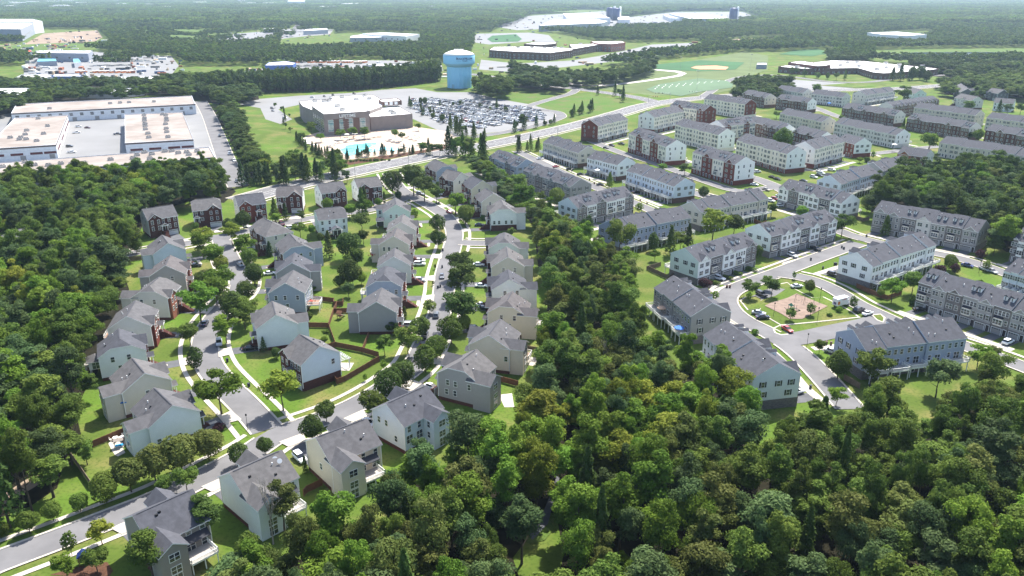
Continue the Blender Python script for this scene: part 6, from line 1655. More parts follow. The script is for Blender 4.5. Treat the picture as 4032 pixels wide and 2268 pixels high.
 ('t21', 140, 520, 230, 'yard1', 'bright', 'left of the dark grey row'), ('t21', 60, 390, 190, 'yard2', 'mid', 'top of the central wood edge'), ('t21', 445, 520, 150, 'round1', 'mid', 'before the end of the dark grey row'), ('t21', 720, 465, 110, 'round3', 'mid', 'at the right end of the dark grey row'), ('t21', 290, 520, 110, 'yard0', 'mid', 'close before the dark grey row'), ('t21', 2030, 800, 280, 'yard3', 'yellow', 'tall, between the blue and grey beige rows'), ('t21', 1425, 970, 100, 'column1', 'dark', 'below the blue row'), ('t21', 1090, 900, 270, 'yard0', 'mid', 'tall, over the left end of the blue row', 1.7), ('t21', 2240, 800, 190, 'yard2', 'dark', 'below the grey beige row decks'), ('t21', 1285, 645, 80, 'sapling0', 'bright', 'on the strip beside the townhouse street', 1.3), ('t21', 1930, 480, 110, 'round0', 'dark', 'by the street below the brick condominium'), ('t21', 985, 375, 110, 'conifer1', 'bright', 'between the balcony rows', 1.5), ('t21', 1740, 250, 120, 'yard1', 'dark', 'between the two brick condominiums', 1.0), ('t21', 1520, 230, 90, 'yard2', 'bright', 'behind the periwinkle row', 1.0), ('t21', 1700, 960, 150, 'yard3', 'mid', 'in the gardens below the blue row'), ('t21', 1600, 980, 150, 'conifer2', 'dark', 'in the gardens below the blue row'), ('t21', 1780, 940, 130, 'conifer1', 'dark', 'in the gardens below the blue row, right'), ('t21', 2450, 1080, 130, 'round1', 'dark', 'at the gap between the two dormer rows'), ('t21', 1440, 1110, 100, 'yard0', 'bright', 'at the fenced yard of the pale green end row'),
 ('zM', 80, 510, 150, 'round2', 'bright', 'bright and round, before the dark brick row'), ('zM', 60, 480, 60, 'conifer0', 'mid', 'beside the bright round one'), ('zM', 1390, 540, 150, 'yard1', 'bright', 'at the end of the long pale row'), ('zM', 20, 290, 60, 'yard0', 'mid', 'left of the beige row'), ('zM', 600, 330, 50, 'yard1', 'bright', 'at the left end of the long dark brick row'), ('zM', 375, 65, 90, 'yard2', 'mid', 'beside the school road rows'), ('zM', 1160, 120, 140, 'yard3', 'mid', 'beside the pale green house'), ('zM', 765, 700, 60, 'yard0', 'bright', 'before the arched window brick block', 1.0), ('zM', 830, 700, 50, 'shrub0', 'mid', 'before the arched window brick block', 1.0), ('zM', 885, 665, 40, 'sapling0', 'bright', 'before the arched window brick block'),
 ('zN', 1015, 225, 90, 'round3', 'bright', 'round, between the far houses'), ('zN', 910, 260, 90, 'yard1', 'mid', 'before the pale grey far house'), ('zN', 870, 370, 110, 'yard2', 'mid', 'behind the long grey beige row'), ('zN', 1280, 400, 90, 'yard3', 'dark', 'before the pale blue far house'), ('zN', 1190, 395, 80, 'conifer1', 'mid', 'left of the pale blue far house'), ('zN', 1425, 390, 110, 'yard0', 'dark', 'at the far right edge'), ('zN', 450, 745, 150, 'yard1', 'bright', 'before the long brick row'), ('zN', 970, 680, 110, 'round0', 'bright', 'right end of the long brick row'), ('zN', 885, 690, 80, 'yard2', 'dark', 'beside the bright one at the long brick row'), ('zN', 160, 575, 60, 'conifer0', 'mid', 'at the end of the brick gable row'),
 # around the club and along the arterial
 ('zR', 520, 505, 105, 'yard0', 'bright', 'before the tall club windows, left'), ('zR', 668, 490, 105, 'yard1', 'bright', 'before the tall club windows, middle'), ('zR', 797, 488, 115, 'yard2', 'bright', 'before the tall club windows, right'), ('zR', 190, 440, 120, 'yard3', 'mid', 'at the club left wall'), ('zR', 300, 545, 90, 'yard0', 'bright', 'left of the pool parasols'), ('zR', 88, 540, 80, 'yard1', 'bright', 'on the lawn left of the club'), ('zR', 1150, 505, 85, 'yard2', 'bright', 'before the low club wing'), ('zR', 1232, 540, 80, 'yard3', 'mid', 'beside the poolside tent'), ('zR', 480, 735, 120, 'yard0', 'mid', 'at the left end of the pool'), ('zR', 1415, 430, 70, 'yard1', 'bright', 'at the club car park corner'),
 ('t03', 2070, 900, 300, 'wood2', 'dark', 'right of the taupe house'), ('t03', 1500, 1260, 360, 'wood4', 'mid', 'before the taupe house wall'), ('t13', 260, 760, 330, 'wood1', 'olive', 'before the teal house'),
]
for i, t in enumerate(TREES):
    ptree(t[0], t[1], t[2], t[3], t[4], t[5], t[6], *(t[7:]))
# conifer hedge lines around the pool and along the arterial
def line_trees(v, pts, n, dpx, kinds, tone, where, jit=12, hf=None):
    P = [V(v, x, y) for x, y in pts]
    tot = sum((P[i + 1] - P[i]).length for i in range(len(P) - 1))
    for k in range(n):
        s = tot * (k + .5) / n
        for i in range(len(P) - 1):
            l = (P[i + 1] - P[i]).length
            if s <= l: break
            s -= l
        p = P[i].lerp(P[i + 1], s / l) + Vector((RND.uniform(-1, 1), RND.uniform(-1, 1), 0)) * jit
        d = dpx * RND.uniform(.75, 1.3)
        kd = RND.choice(kinds)
        base = kd.rstrip('0123456789')
        h = d * (hf or {'conifer': 1.9, 'yard': 1.3, 'round': 1.3, 'cypress': 3.2, 'shrub': .7}[base]) * RND.uniform(.85, 1.2)
        PLANTED.append((p.x, p.y, d / 2))
        tree(kd, p, h, d, RND.choice(tone), '%s %s' % ({'conifer': 'conifer', 'yard': 'leafy tree', 'round': 'rounded tree', 'cypress': 'slim evergreen', 'shrub': 'clipped shrub'}[base], where), where[:60])
CK = ['conifer0', 'conifer1', 'conifer2', 'yard1', 'conifer0']
line_trees('zR', [(150, 720), (330, 790), (560, 815), (760, 800), (900, 770), (1060, 770), (1200, 760), (1440, 735)], 44, 3.4, CK, ['dark', 'dark', 'mid', 'blue'], 'in the screen planting between the pool and the arterial road', 2.5)
line_trees('zR', [(0, 590), (60, 640), (140, 720)], 9, 3.6, ['conifer0', 'conifer1'], ['dark', 'mid'], 'in the short hedge line left of the pool', 1.0)
line_trees('t11', [(640, 240), (800, 205), (1000, 175), (1350, 170)], 22, 1.9, ['shrub0', 'shrub1'], ['dark', 'mid'], 'in the clipped line below the pool screen', .6)
line_trees('t10', [(1950, 1330), (2080, 1370), (2200, 1400), (2300, 1395)], 9, 6.0, CK, ['dark', 'mid'], 'at the right end of the pool, by the access road', 3)
line_trees('t20', [(0, 1345), (120, 1300), (240, 1290)], 5, 6.5, CK, ['dark', 'blue'], 'around the entrance sign of the club', 4)
line_trees('t20', [(300, 1270), (420, 1250)], 4, 4.0, ['conifer2', 'round1'], ['dark'], 'on the bank between the car park and arterial road', 2)
line_trees('t20', [(570, 1180), (700, 1150), (830, 1120)], 9, 5.2, ['conifer1', 'round1', 'yard2'], ['dark', 'mid'], 'in the meadow edge above the arterial road', 3)
line_trees('t20', [(800, 960), (1000, 960), (1060, 975), (1140, 1040)], 5, 7.0, ['conifer1', 'yard1'], ['dark', 'mid'], 'single beside the cross arterial', 2)
line_trees('t30', [(1200, 815), (1270, 812), (1345, 818), (1430, 815), (1530, 800), (1650, 830)], 8, 11, ['conifer0', 'round1', 'conifer2'], ['dark'], 'in the dark line beside the low school', 3, 1.3)
line_trees('t30', [(270, 745), (430, 780), (600, 800), (800, 815)], 9, 7, ['yard0', 'conifer1', 'round2'], ['mid', 'dark'], 'in the school car park', 6)
line_trees('t21', [(20, 90), (110, 80), (210, 70), (280, 60)], 6, 4.2, ['conifer0', 'conifer1'], ['dark', 'mid'], 'along the arterial road by the balcony row', 2)
line_trees('t10', [(1620, 1130), (1780, 1190), (1900, 1250), (2050, 1270), (1500, 1050), (1600, 1040), (2100, 1080), (2300, 1120), (2480, 1100), (2540, 1150)], 26, 4.2, ['round1', 'yard1', 'conifer0'], ['dark', 'mid'], 'small, on an island of the club car park', 6)
line_trees('t01', [(2430, 430), (2540, 420), (2680, 400), (2900, 420)], 9, 6.5, ['conifer0', 'conifer1', 'conifer2'], ['dark', 'blue'], 'in the evergreen line behind the brick row', 2.0)
line_trees('t11', [(30, 420), (330, 380), (560, 370), (900, 380)], 15, 7.0, ['conifer0', 'conifer2', 'yard1', 'yard3'], ['dark', 'blue', 'mid'], 'behind the brick row, along the arterial road', 4.0)
line_trees('t11', [(30, 300), (200, 310), (420, 310), (600, 300), (760, 300), (850, 330)], 22, 8.5, ['yard0', 'yard1', 'yard2', 'yard3'], ['yellow', 'bright', 'mid'], 'between the arterial road and the evergreen line', 5.0)
line_trees('t11', [(1720, 90), (1850, 130), (2020, 120), (2200, 160), (2300, 210)], 16, 7.5, ['conifer0', 'conifer1', 'yard1', 'yard2'], ['dark', 'mid', 'bright'], 'behind the blue gabled brick house, along the arterial road', 5.0)
line_trees('t10', [(200, 1080), (300, 1150), (330, 1330), (200, 1350)], 8, 3.4, ['conifer2', 'yard1'], ['mid'], 'on the club lawn left of the building', 4.0)
# ------------------------------------------------------------------ woods
def inside(poly, pts):
    x, y = pts[:, 0], pts[:, 1]
    r = np.zeros(len(pts), bool)
    n = len(poly)
    for i in range(n):
        x0, y0 = poly[i]; x1, y1 = poly[(i + 1) % n]
        c = ((y0 > y) != (y1 > y))
        if y0 != y1:
            r ^= c & (x < (x1 - x0) * (y - y0) / (y1 - y0) + x0)
    return r
def blocked(pts, marg):
    b = np.zeros(len(pts), bool)
    for cx, cy_, hx, hy, a in FOOT:
        ca, sa = math.cos(-a), math.sin(-a)
        dx, dy = pts[:, 0] - cx, pts[:, 1] - cy_
        b |= (np.abs(dx * ca - dy * sa) < hx + marg) & (np.abs(dx * sa + dy * ca) < hy + marg)
    return b
def near_roads(pts, marg):
    b = np.zeros(len(pts), bool)
    for r in ROADS:
        A = r['arr'][:-1]; B = r['arr'][1:]
        for a, c in zip(A, B):
            d = c - a; L2 = max((d * d).sum(), 1e-6)
            t = np.clip(((pts - a) @ d) / L2, 0, 1)
            q = a + t[:, None] * d
            b |= ((pts - q) ** 2).sum(1) < (r['hw'] + marg) ** 2
    return b
NPR = np.random.default_rng(77)
def scatter(poly_px, spacing, z=10.0, marg=3.0, roads=True):
    poly = [(p.x, p.y) for p in [F(x, y, z) for x, y in poly_px]]
    xs = [p[0] for p in poly]; ys = [p[1] for p in poly]
    gx = np.arange(min(xs), max(xs), spacing); gy = np.arange(min(ys), max(ys), spacing * .866)
    X, Y = np.meshgrid(gx, gy)
    X = X + (np.arange(len(gy)) % 2)[:, None] * spacing / 2
    pts = np.stack([X.ravel(), Y.ravel()], 1)
    pts = pts + NPR.uniform(-.36, .36, pts.shape) * spacing
    pts = pts[inside(poly, pts)]
    if len(pts):
        pts = pts[~blocked(pts, marg)]
    if roads and len(pts):
        pts = pts[~near_roads(pts, marg)]
    return pts
W = {}
WOODS = [  # outline in the photo (2576 wide, at crown height), spacing, height range, tone weights, where, floor
 ([(-80, 455), (150, 440), (330, 428), (470, 418), (560, 425), (590, 455), (560, 482), (470, 478), (365, 512), (345, 555), (335, 600), (300, 640), (318, 690), (300, 745), (258, 820), (235, 890), (200, 940), (180, 990), (195, 1050), (150, 1100), (130, 1170), (60, 1215), (-100, 1270)], 5.9, (13, 22), 'dmmmmbBBy', 'in the left wood'),
 ([(1345, 560), (1385, 525), (1420, 570), (1500, 585), (1530, 625), (1600, 655), (1600, 700), (1560, 760), (1600, 800), (1630, 850), (1690, 880), (1770, 900), (1840, 930), (1890, 980), (1880, 1040), (1900, 1100), (1990, 1090), (2080, 1070), (2150, 1070), (2200, 1010), (2300, 1030), (2400, 980), (2480, 940), (2680, 950), (2760, 1700), (1380, 1700), (1395, 1440), (1420, 1330), (1400, 1230), (1360, 1230), (1330, 1290), (1290, 1340), (1310, 1400), (1290, 1700), (380, 1700), (500, 1450), (600, 1385), (700, 1360), (800, 1325), (930, 1300), (985, 1215), (1040, 1150), (1110, 1125), (1200, 1100), (1300, 1090), (1345, 980), (1365, 900), (1360, 840), (1375, 760), (1380, 700), (1355, 640)], 5.7, (12, 21), 'mmmmobBByB', 'in the big wood across the foreground'),
 ([(2230, 450), (2290, 425), (2400, 415), (2500, 405), (2680, 420), (2680, 580), (2540, 600), (2480, 560), (2380, 530), (2250, 505), (2195, 505), (2205, 470)], 6.2, (13, 21), 'mmmdbBo', 'in the right wood behind the grey row'),
 ([(1185, 392), (1230, 385), (1255, 405), (1290, 445), (1335, 485), (1385, 505), (1400, 535), (1375, 550), (1340, 535), (1300, 485), (1265, 478), (1225, 432)], 5.2, (8, 12), 'mmBbd', 'in the copse between the brick houses and the dark grey row'),
 ([(520, 262), (590, 256), (612, 300), (640, 372), (655, 420), (612, 425), (590, 360), (560, 305)], 6.5, (9, 14), 'mmddb', 'in the tree belt right of the warehouses'),
 ([(-60, 195), (120, 205), (250, 195), (330, 200), (420, 192), (480, 188), (640, 182), (650, 235), (560, 250), (500, 238), (400, 222), (300, 235), (130, 240), (60, 260), (-60, 285)], 8.0, (11, 17), 'mmdbb', 'in the belt behind the warehouses'),
 ([(1845, 205), (1900, 190), (1990, 195), (2000, 218), (1950, 232), (1850, 230)], 7.5, (12, 16), 'dd', 'in the dark clump beside the football field'),
 ([(1285, 160), (1330, 170), (1450, 185), (1560, 176), (1600, 162), (1650, 148), (1640, 172), (1560, 192), (1400, 214), (1290, 206)], 8.5, (13, 18), 'ddb', 'in the belt between the school and the running track'),
 ([(2360, 200), (2470, 165), (2620, 160), (2660, 200), (2660, 240), (2500, 225), (2450, 230), (2380, 222)], 9.0, (11, 16), 'mmd', 'around the far right houses'),
 ([(2080, 128), (2200, 148), (2400, 158), (2576, 158), (2680, 175), (2576, 186), (2400, 186), (2260, 168), (2100, 152)], 9.0, (13, 17), 'dd', 'behind the low school'),
 ([(1190, 195), (1250, 200), (1285, 205), (1285, 225), (1230, 228), (1195, 222)], 7.0, (12, 19), 'dm', 'beside the water tower'),
]
PINEBELT = [(500, 246), (620, 238), (700, 234), (900, 228), (1010, 218), (1108, 206), (1112, 192), (1000, 204), (880, 212), (700, 218), (600, 224), (500, 232)]
TCODE = {'m': 'mid', 'd': 'dark', 'b': 'blue', 'B': 'bright', 'y': 'yellow', 'o': 'olive'}
ALL = []   # x, y, h, d, tone, kind index, where
for wi, (poly, sp, hr, tones, where) in enumerate(WOODS):
    pts = scatter(poly, sp)
    for x, y in pts:
        # a few young, low trees between the tall ones; tones drift in patches
        patch = 0.5 + 0.5 * math.sin(x * .045 + 1.7 * math.sin(y * .05 + wi)) * math.cos(y * .04)
        t = TCODE[tones[min(int((patch * .6 + RND.random() * .4) * len(tones)), len(tones) - 1)]]
        h = RND.uniform(*hr) * (RND.uniform(.55, .8) if RND.random() < .22 else 1)
        ALL.append((x, y, h, sp * 1.45 * RND.uniform(.7, 1.45) * (h / hr[1]) ** .5, t, RND.randrange(9), where))
    fl = [F(x, y, 6.0) for x, y in poly]
    sheet('woodland_floor', fl, LITTER, 0.008)
vis = []
for i, t in enumerate(ALL):
    px, py, zc = project((t[0], t[1], t[2] * .6))
    if zc > 5 and -60 < px < 2636 and -40 < py < 1560:
        vis.append((t[3] / zc, i))
vis.sort(reverse=True)
SINGLE = set(i for _, i in vis[:285])
for i in SINGLE:
    x, y, h, d, tn, kd, where = ALL[i]
    size = 'tall ' if h > 16 else ('low ' if h < 11 else '')
    if i % 17 == 0:
        tree('conifer%d' % (i % 3), Vector((x, y, 0)), h, d * .8, 'dark', 'dark pointed conifer ' + where, 'trees ' + where); continue
    tree('wood%d' % kd, Vector((x, y, 0)), h, d, tn, '%s%s broadleaf tree %s' % (size, TONEWORD[tn], where), 'trees %s' % where)
for x, y, v, lab in ((950, 620, 't22', 'in the gap of the central wood, grey branches'), (1060, 560, 't22', 'beside the other in the central wood gap'), (2110, 330, 't33', 'standing above the bottom right canopy'), (1760, 1150, 't33', 'leaning in the bottom right wood'), (110, 620, 't13', 'before the teal house with satellite dishes'), (1000, 770, 'zF', 'behind the grey clipped gable house')):
    p = V(v, x, y, 12)
    tree('bare%d' % RND.randrange(2), p, RND.uniform(14, 19), RND.uniform(7, 9), 'mid', 'bare leafless tree ' + lab, 'bare trees')

def point_cloud(name, rows, protos, label):
    """rows: x, y, rot, sx, sz, index; grown by geometry nodes as one mass"""
    rows = np.array(rows, dtype=np.float64)
    me = bpy.data.meshes.new(name)
    me.vertices.add(len(rows))
    co = np.zeros((len(rows), 3)); co[:, :2] = rows[:, :2]
    me.vertices.foreach_set('co', co.ravel())
    for nm, tp, data in (('rot', 'FLOAT_VECTOR', np.stack([np.zeros(len(rows)), np.zeros(len(rows)), rows[:, 2]], 1)), ('scl', 'FLOAT_VECTOR', np.stack([rows[:, 3], rows[:, 3], rows[:, 4]], 1)), ('idx', 'INT', rows[:, 5])):
        at = me.attributes.new(nm, tp, 'POINT')
        if tp == 'INT': at.data.foreach_set('value', data.astype(np.int32))
        else: at.data.foreach_set('vector', data.astype(np.float32).ravel())
    o = bpy.data.objects.new(name, me); COL.objects.link(o)
    pc = bpy.data.collections.new(name + '_kinds')
    for k, (mesh_, mt, extra) in enumerate(protos):
        q = bpy.data.objects.new('%s_kind_%02d' % (name, k), mesh_)
        pc.objects.link(q)
        if mt:
            q.material_slots[0].link = 'OBJECT'; q.material_slots[0].material = mt
    ng = bpy.data.node_groups.new(name + '_growth', 'GeometryNodeTree')
    ng.interface.new_socket('Geometry', in_out='INPUT', socket_type='NodeSocketGeometry')
    ng.interface.new_socket('Geometry', in_out='OUTPUT', socket_type='NodeSocketGeometry')
    gi, go = ng.nodes.new('NodeGroupInput'), ng.nodes.new('NodeGroupOutput')
    ip = ng.nodes.new('GeometryNodeInstanceOnPoints')
    ci = ng.nodes.new('GeometryNodeCollectionInfo')
    ci.inputs['Collection'].default_value = pc
    ci.inputs['Separate Children'].default_value = True
    ci.inputs['Reset Children'].default_value = True
    ip.inputs['Pick Instance'].default_value = True
    def attr(nm, tp):
        a = ng.nodes.new('GeometryNodeInputNamedAttribute'); a.data_type = tp; a.inputs['Name'].default_value = nm
        return a.outputs['Attribute']
    L = ng.links.new
    L(gi.outputs[0], ip.inputs['Points']); L(ci.outputs[0], ip.inputs['Instance'])
    L(attr('idx', 'INT'), ip.inputs['Instance Index'])
    e2r = ng.nodes.new('FunctionNodeEulerToRotation')
    L(attr('rot', 'FLOAT_VECTOR'), e2r.inputs[0]); L(e2r.outputs[0], ip.inputs['Rotation'])
    L(attr('scl', 'FLOAT_VECTOR'), ip.inputs['Scale'])
    L(ip.outputs[0], go.inputs[0])
    md = o.modifiers.new('growth', 'NODES'); md.node_group = ng
    o['kind'] = 'stuff'
    o['label'] = label
    return o
# the rest of the near woods
toneL = ['mid', 'dark', 'blue', 'bright', 'yellow', 'olive']
protos = [(KINDS['wood%d' % k][0], LEAF[t], None) for t in toneL for k in range(9)]
trunks_at = len(protos)
rows = []
for i, (x, y, h, d, tn, kd, where) in enumerate(ALL):
    if i in SINGLE: continue
    _, _, h0, d0 = KINDS['wood%d' % kd]
    rows.append((x, y, RND.uniform(0, 6.28), d / d0, h / h0, toneL.index(tn) * 9 + kd))
point_cloud('woodland', rows, protos, 'the rest of the broadleaf woods around the houses')
# tall thin pines behind the club, bus yard and school
protos = [(KINDS['pine%d' % k][0], LEAF[t], None) for t in ('dark', 'mid', 'blue') for k in range(3)] + [(KINDS['pine%d' % k][1], None, None) for k in range(3)] + [(KINDS['wood%d' % k][0], LEAF['dark'], None) for k in (2, 6)]
rows = []
for x, y in scatter(PINEBELT, 4.6, 0.0, 1.5, False):
    k = RND.randrange(3); s = RND.uniform(.75, 1.1); a = RND.uniform(0, 6.28); w = RND.uniform(.9, 1.4)
    rows.append((x, y, a, w, s, RND.randrange(3) * 3 + k)); rows.append((x, y, a, w, s, 9 + k))
    if RND.random() < .55:
        rows.append((x + RND.uniform(-2, 2), y - RND.uniform(0, 4), RND.uniform(0, 6), .6, .42, 12 + RND.randrange(2)))
point_cloud('pine_belt', rows, protos, 'the ragged belt of tall thin pines behind the fitness club')

# forest beyond: everything past the quarter except the clearings
CLEAR = [
 [(-80, 130), (-80, 112), (60, 108), (110, 78), (245, 74), (262, 92), (292, 116), (230, 126), (60, 146)],
 [(40, 230), (60, 165), (90, 132), (240, 128), (330, 138), (430, 138), (470, 165), (440, 200), (250, 220)],
 [(560, 225), (600, 182), (700, 163), (780, 150), (1000, 150), (1125, 158), (1125, 200), (900, 215), (700, 228)],
 [(690, 130), (712, 96), (780, 88), (900, 82), (1060, 84), (1060, 118), (900, 124), (780, 130)],
 [(430, 106), (560, 86), (650, 76), (730, 70), (850, 72), (840, 92), (690, 108), (600, 116), (470, 118)],
 [(325, 76), (410, 66), (470, 70), (560, 76), (590, 96), (480, 108), (370, 102)],
 [(1175, 190), (1195, 82), (1320, 78), (1400, 84), (1500, 104), (1600, 108), (1760, 104), (1770, 128), (1640, 142), (1480, 172), (1290, 190)],
 [(1200, 230), (1350, 196), (1560, 170), (1650, 152), (1860, 132), (1960, 130), (2095, 124), (2110, 160), (2120, 240), (1640, 260), (1400, 260)],
 [(1880, 240), (1900, 150), (2100, 150), (2380, 170), (2420, 200), (2420, 260), (1880, 280)],
 [(2195, 152), (2200, 126), (2400, 122), (2640, 120), (2640, 150), (2400, 156), (2260, 156)],
 [(1235, 80), (1330, 38), (1520, 27), (1560, 44), (1700, 29), (1870, 28), (1935, 50), (1850, 64), (1600, 70), (1480, 74), (1300, 84)],
 [(1775, 116), (1850, 98), (1965, 92), (1985, 104), (1860, 116)],
 [(2195, 96), (2240, 82), (2340, 78), (2350, 92), (2280, 104)],
]
CLW = [[(p.x, p.y) for p in (F(x, y) for x, y in c)] for c in CLEAR]
def far_points(y0, y1, spacing):
    hw = y1 * .70
    gx = np.arange(-hw, hw, spacing); gy = np.arange(y0, y1, spacing * .866)
    X, Y = np.meshgrid(gx, gy)
    X = X + (np.arange(len(gy)) % 2)[:, None] * spacing / 2
    p = np.stack([X.ravel(), Y.ravel()], 1) + NPR.uniform(-.4, .4, (X.size, 2)) * spacing
    p = p[np.abs(p[:, 0]) < p[:, 1] * .70 + 40]
    nz = np.sin(p[:, 0] * .031 + 2 * np.sin(p[:, 1] * .023)) * np.cos(p[:, 1] * .037 + p[:, 0] * .011)
    for i, c in enumerate(CLW): p, nz = (lambda k: (p[k], nz[k]))(~(inside(c, p) & ((nz < .45) if i in (1, 2, 4, 5) else (nz < 2))))
    p = p[~blocked(p, 4)]
    p = p[~near_roads(p, 4)]
    return p
def lowcrown(seed, h=17, r=4.4, lobes=9, per=34, leaf=1.5):
    return broadleaf(seed, h, r, .12, lobes, per, leaf)
LOW = [lowcrown(1000 + k, 17, (4.0, 4.8, 4.4, 5.2, 4.2)[k]) for k in range(5)]
def clump(seed, size=46, trees_=26):
    """a patch of canopy seen from far away"""
    rng = np.random.default_rng(seed)
    C, N, Z, Lm = [], [], [], []
    for k in range(trees_):
        c = np.array([rng.uniform(-size / 2, size / 2), rng.uniform(-size / 2, size / 2), rng.uniform(10, 15)])
        m = 36; q = sphere_dirs(rng, m); q[:, 2] = np.abs(q[:, 2])
        C.append(c + q * np.array([5.2, 5.2, 5.0]) * rng.uniform(.8, 1.15))
        N.append(q + rng.normal(size=(m, 3)) * .4 + np.array([0, 0, .3])); Z.append(3.4 * rng.uniform(.7, 1.2, m)); Lm.append(np.clip(rng.normal(rng.uniform(.2, .8), .2, m), 0, 1))
    return leaves_mesh('canopy', np.concatenate(C), np.concatenate(N), np.concatenate(Z), np.concatenate(Lm), rng)
CLUMP = [clump(1100 + k) for k in range(5)]
ftones = ['dark', 'mid', 'blue', 'bright']
protos = [(LOW[k], LEAF[t], None) for t in ftones for k in range(5)]
rows = []
D165 = F(1288, 166).y
for x, y in np.concatenate([far_points(D165, 1500, 8.6), far_points(1500, 2500, 11.0)]):
    s = RND.uniform(.8, 1.25) * (1.0 if y < 1500 else 1.28)
    n = math.sin(x * .009 + 2 * math.sin(y * .006)) * .5 + .5
    t = 0 if RND.random() < .45 else (1 if RND.random() < .55 + .3 * n else (2 if RND.random() < .7 else 3))
    rows.append((x, y, RND.uniform(0, 6.28), s, RND.uniform(.75, 1.15), t * 5 + RND.randrange(5)))
point_cloud('far_woodland', rows, protos, 'the woodland beyond the schools and warehouses')
protos = [(CLUMP[k], LEAF[t], None) for t in ftones for k in range(5)]
rows = []
for x, y in np.concatenate([far_points(2500, 5200, 34), far_points(5200, 13000, 70)]):
    s = 1.0 if y < 5200 else 2.0
    n = math.sin(x * .0016 + 2 * math.sin(y * .0011)) * math.cos(y * .0021 + x * .0007)
    if y > 3000 and n > .82: continue
    t = RND.choice((0, 0, 1, 1, 2, 3) if n < .3 else (1, 1, 3, 2))
    rows.append((x, y, RND.uniform(0, 6.28), s * RND.uniform(.95, 1.2), RND.uniform(.8, 1.2), t * 5 + RND.randrange(5)))
point_cloud('distant_forest', rows, protos, 'the distant forest running to the horizon')
# ------------------------------------------------------------------ vehicles
PAINTS = {k: mat('paint_' + k, srgb(*c), 0.28, spec=0.5, coat=0.6) for k, c in {'white': (226, 228, 228), 'silver': (168, 172, 176), 'grey': (92, 96, 102), 'black': (22, 23, 26), 'red': (150, 22, 26), 'blue': (34, 52, 110), 'tan': (150, 140, 122), 'dark blue': (24, 34, 64), 'maroon': (80, 20, 28)}.items()}
CGLASS = mat('car_glass', srgb(18, 22, 28), 0.06, spec=0.9)
TYRE = mat('tyre', srgb(24, 24, 25), 0.9)
RIM = mat('wheel_rim', srgb(150, 152, 156), 0.3, metal=0.8)
LAMPW = mat('headlamp', srgb(220, 224, 228), 0.15, spec=0.8)
LAMPR = mat('tail_lamp', srgb(140, 20, 20), 0.2)
def hull(stations):
    """loft: x, half width, z bottom, z shoulder, z top"""
    b = MB(); n = 8; vs = []
    for x, hw, zb, zs, zt in stations:
        vs += [(x, -hw * .86, zb), (x, -hw, zb + .12), (x, -hw, zs), (x, -hw * .84, zt), (x, hw * .84, zt), (x, hw, zs), (x, hw, zb + .12), (x, hw * .86, zb)]
    fs = []
    for k in range(len(stations) - 1):
        for i in range(n):
            fs.append((k * n + i, k * n + (i + 1) % n, (k + 1) * n + (i + 1) % n, (k + 1) * n + i))
    fs.append(tuple(range(n - 1, -1, -1))); fs.append(tuple((len(stations) - 1) * n + i for i in range(n)))
    return b.add(vs, fs)
CARS = {
 'sedan': dict(L=4.8, body=[(-2.38, .72, .42, .62, .72), (-2.2, .84, .26, .82, .95), (-1.5, .91, .22, .88, 1.02), (-.7, .92, .22, .88, .98), (.9, .92, .22, .86, .96), (1.5, .9, .22, .8, .9), (2.2, .84, .26, .68, .74), (2.38, .68, .42, .58, .62)],
               cab=[(-1.75, .66, 1.0), (-1.0, .62, 1.42), (.15, .62, 1.44), (1.15, .68, .96)], roof=(-1.02, .2, .6, 1.45), wheels=(1.42, .33)),
 'suv': dict(L=4.9, body=[(-2.42, .78, .45, .8, .95), (-2.3, .92, .32, .98, 1.12), (-1.2, .96, .3, 1.02, 1.1), (.9, .96, .3, 1.0, 1.08), (1.4, .95, .3, .96, 1.06), (2.25, .9, .34, .82, .94), (2.42, .76, .48, .7, .8)],
             cab=[(-2.25, .76, 1.1), (-1.95, .72, 1.68), (.3, .72, 1.72), (1.15, .78, 1.06)], roof=(-1.95, .35, .7, 1.74), wheels=(1.45, .37)),
 'pickup': dict(L=5.6, body=[(-2.8, .88, .5, .95, 1.05), (-2.7, .95, .4, 1.05, 1.15), (.0, .97, .38, 1.05, 1.12), (1.3, .97, .38, 1.05, 1.14), (2.6, .92, .42, .95, 1.06), (2.8, .8, .55, .8, .9)],
                cab=[(-.75, .78, 1.1), (-.6, .74, 1.75), (.75, .74, 1.78), (1.4, .8, 1.12)], roof=(-.62, .8, .72, 1.8), wheels=(1.75, .4)),
}
def wheel_mesh(r, part):
    b = MB()
    prof = [(r, -.11), (r, .11)] if part == 'wheel' else [(r * .62, -.115), (r * .62, .115)]
    b.lathe(prof, 14)
    b.v = [(x, z, y) for x, y, z in b.v]; b.f = [f[::-1] for f in b.f]
    return b
CM = {}
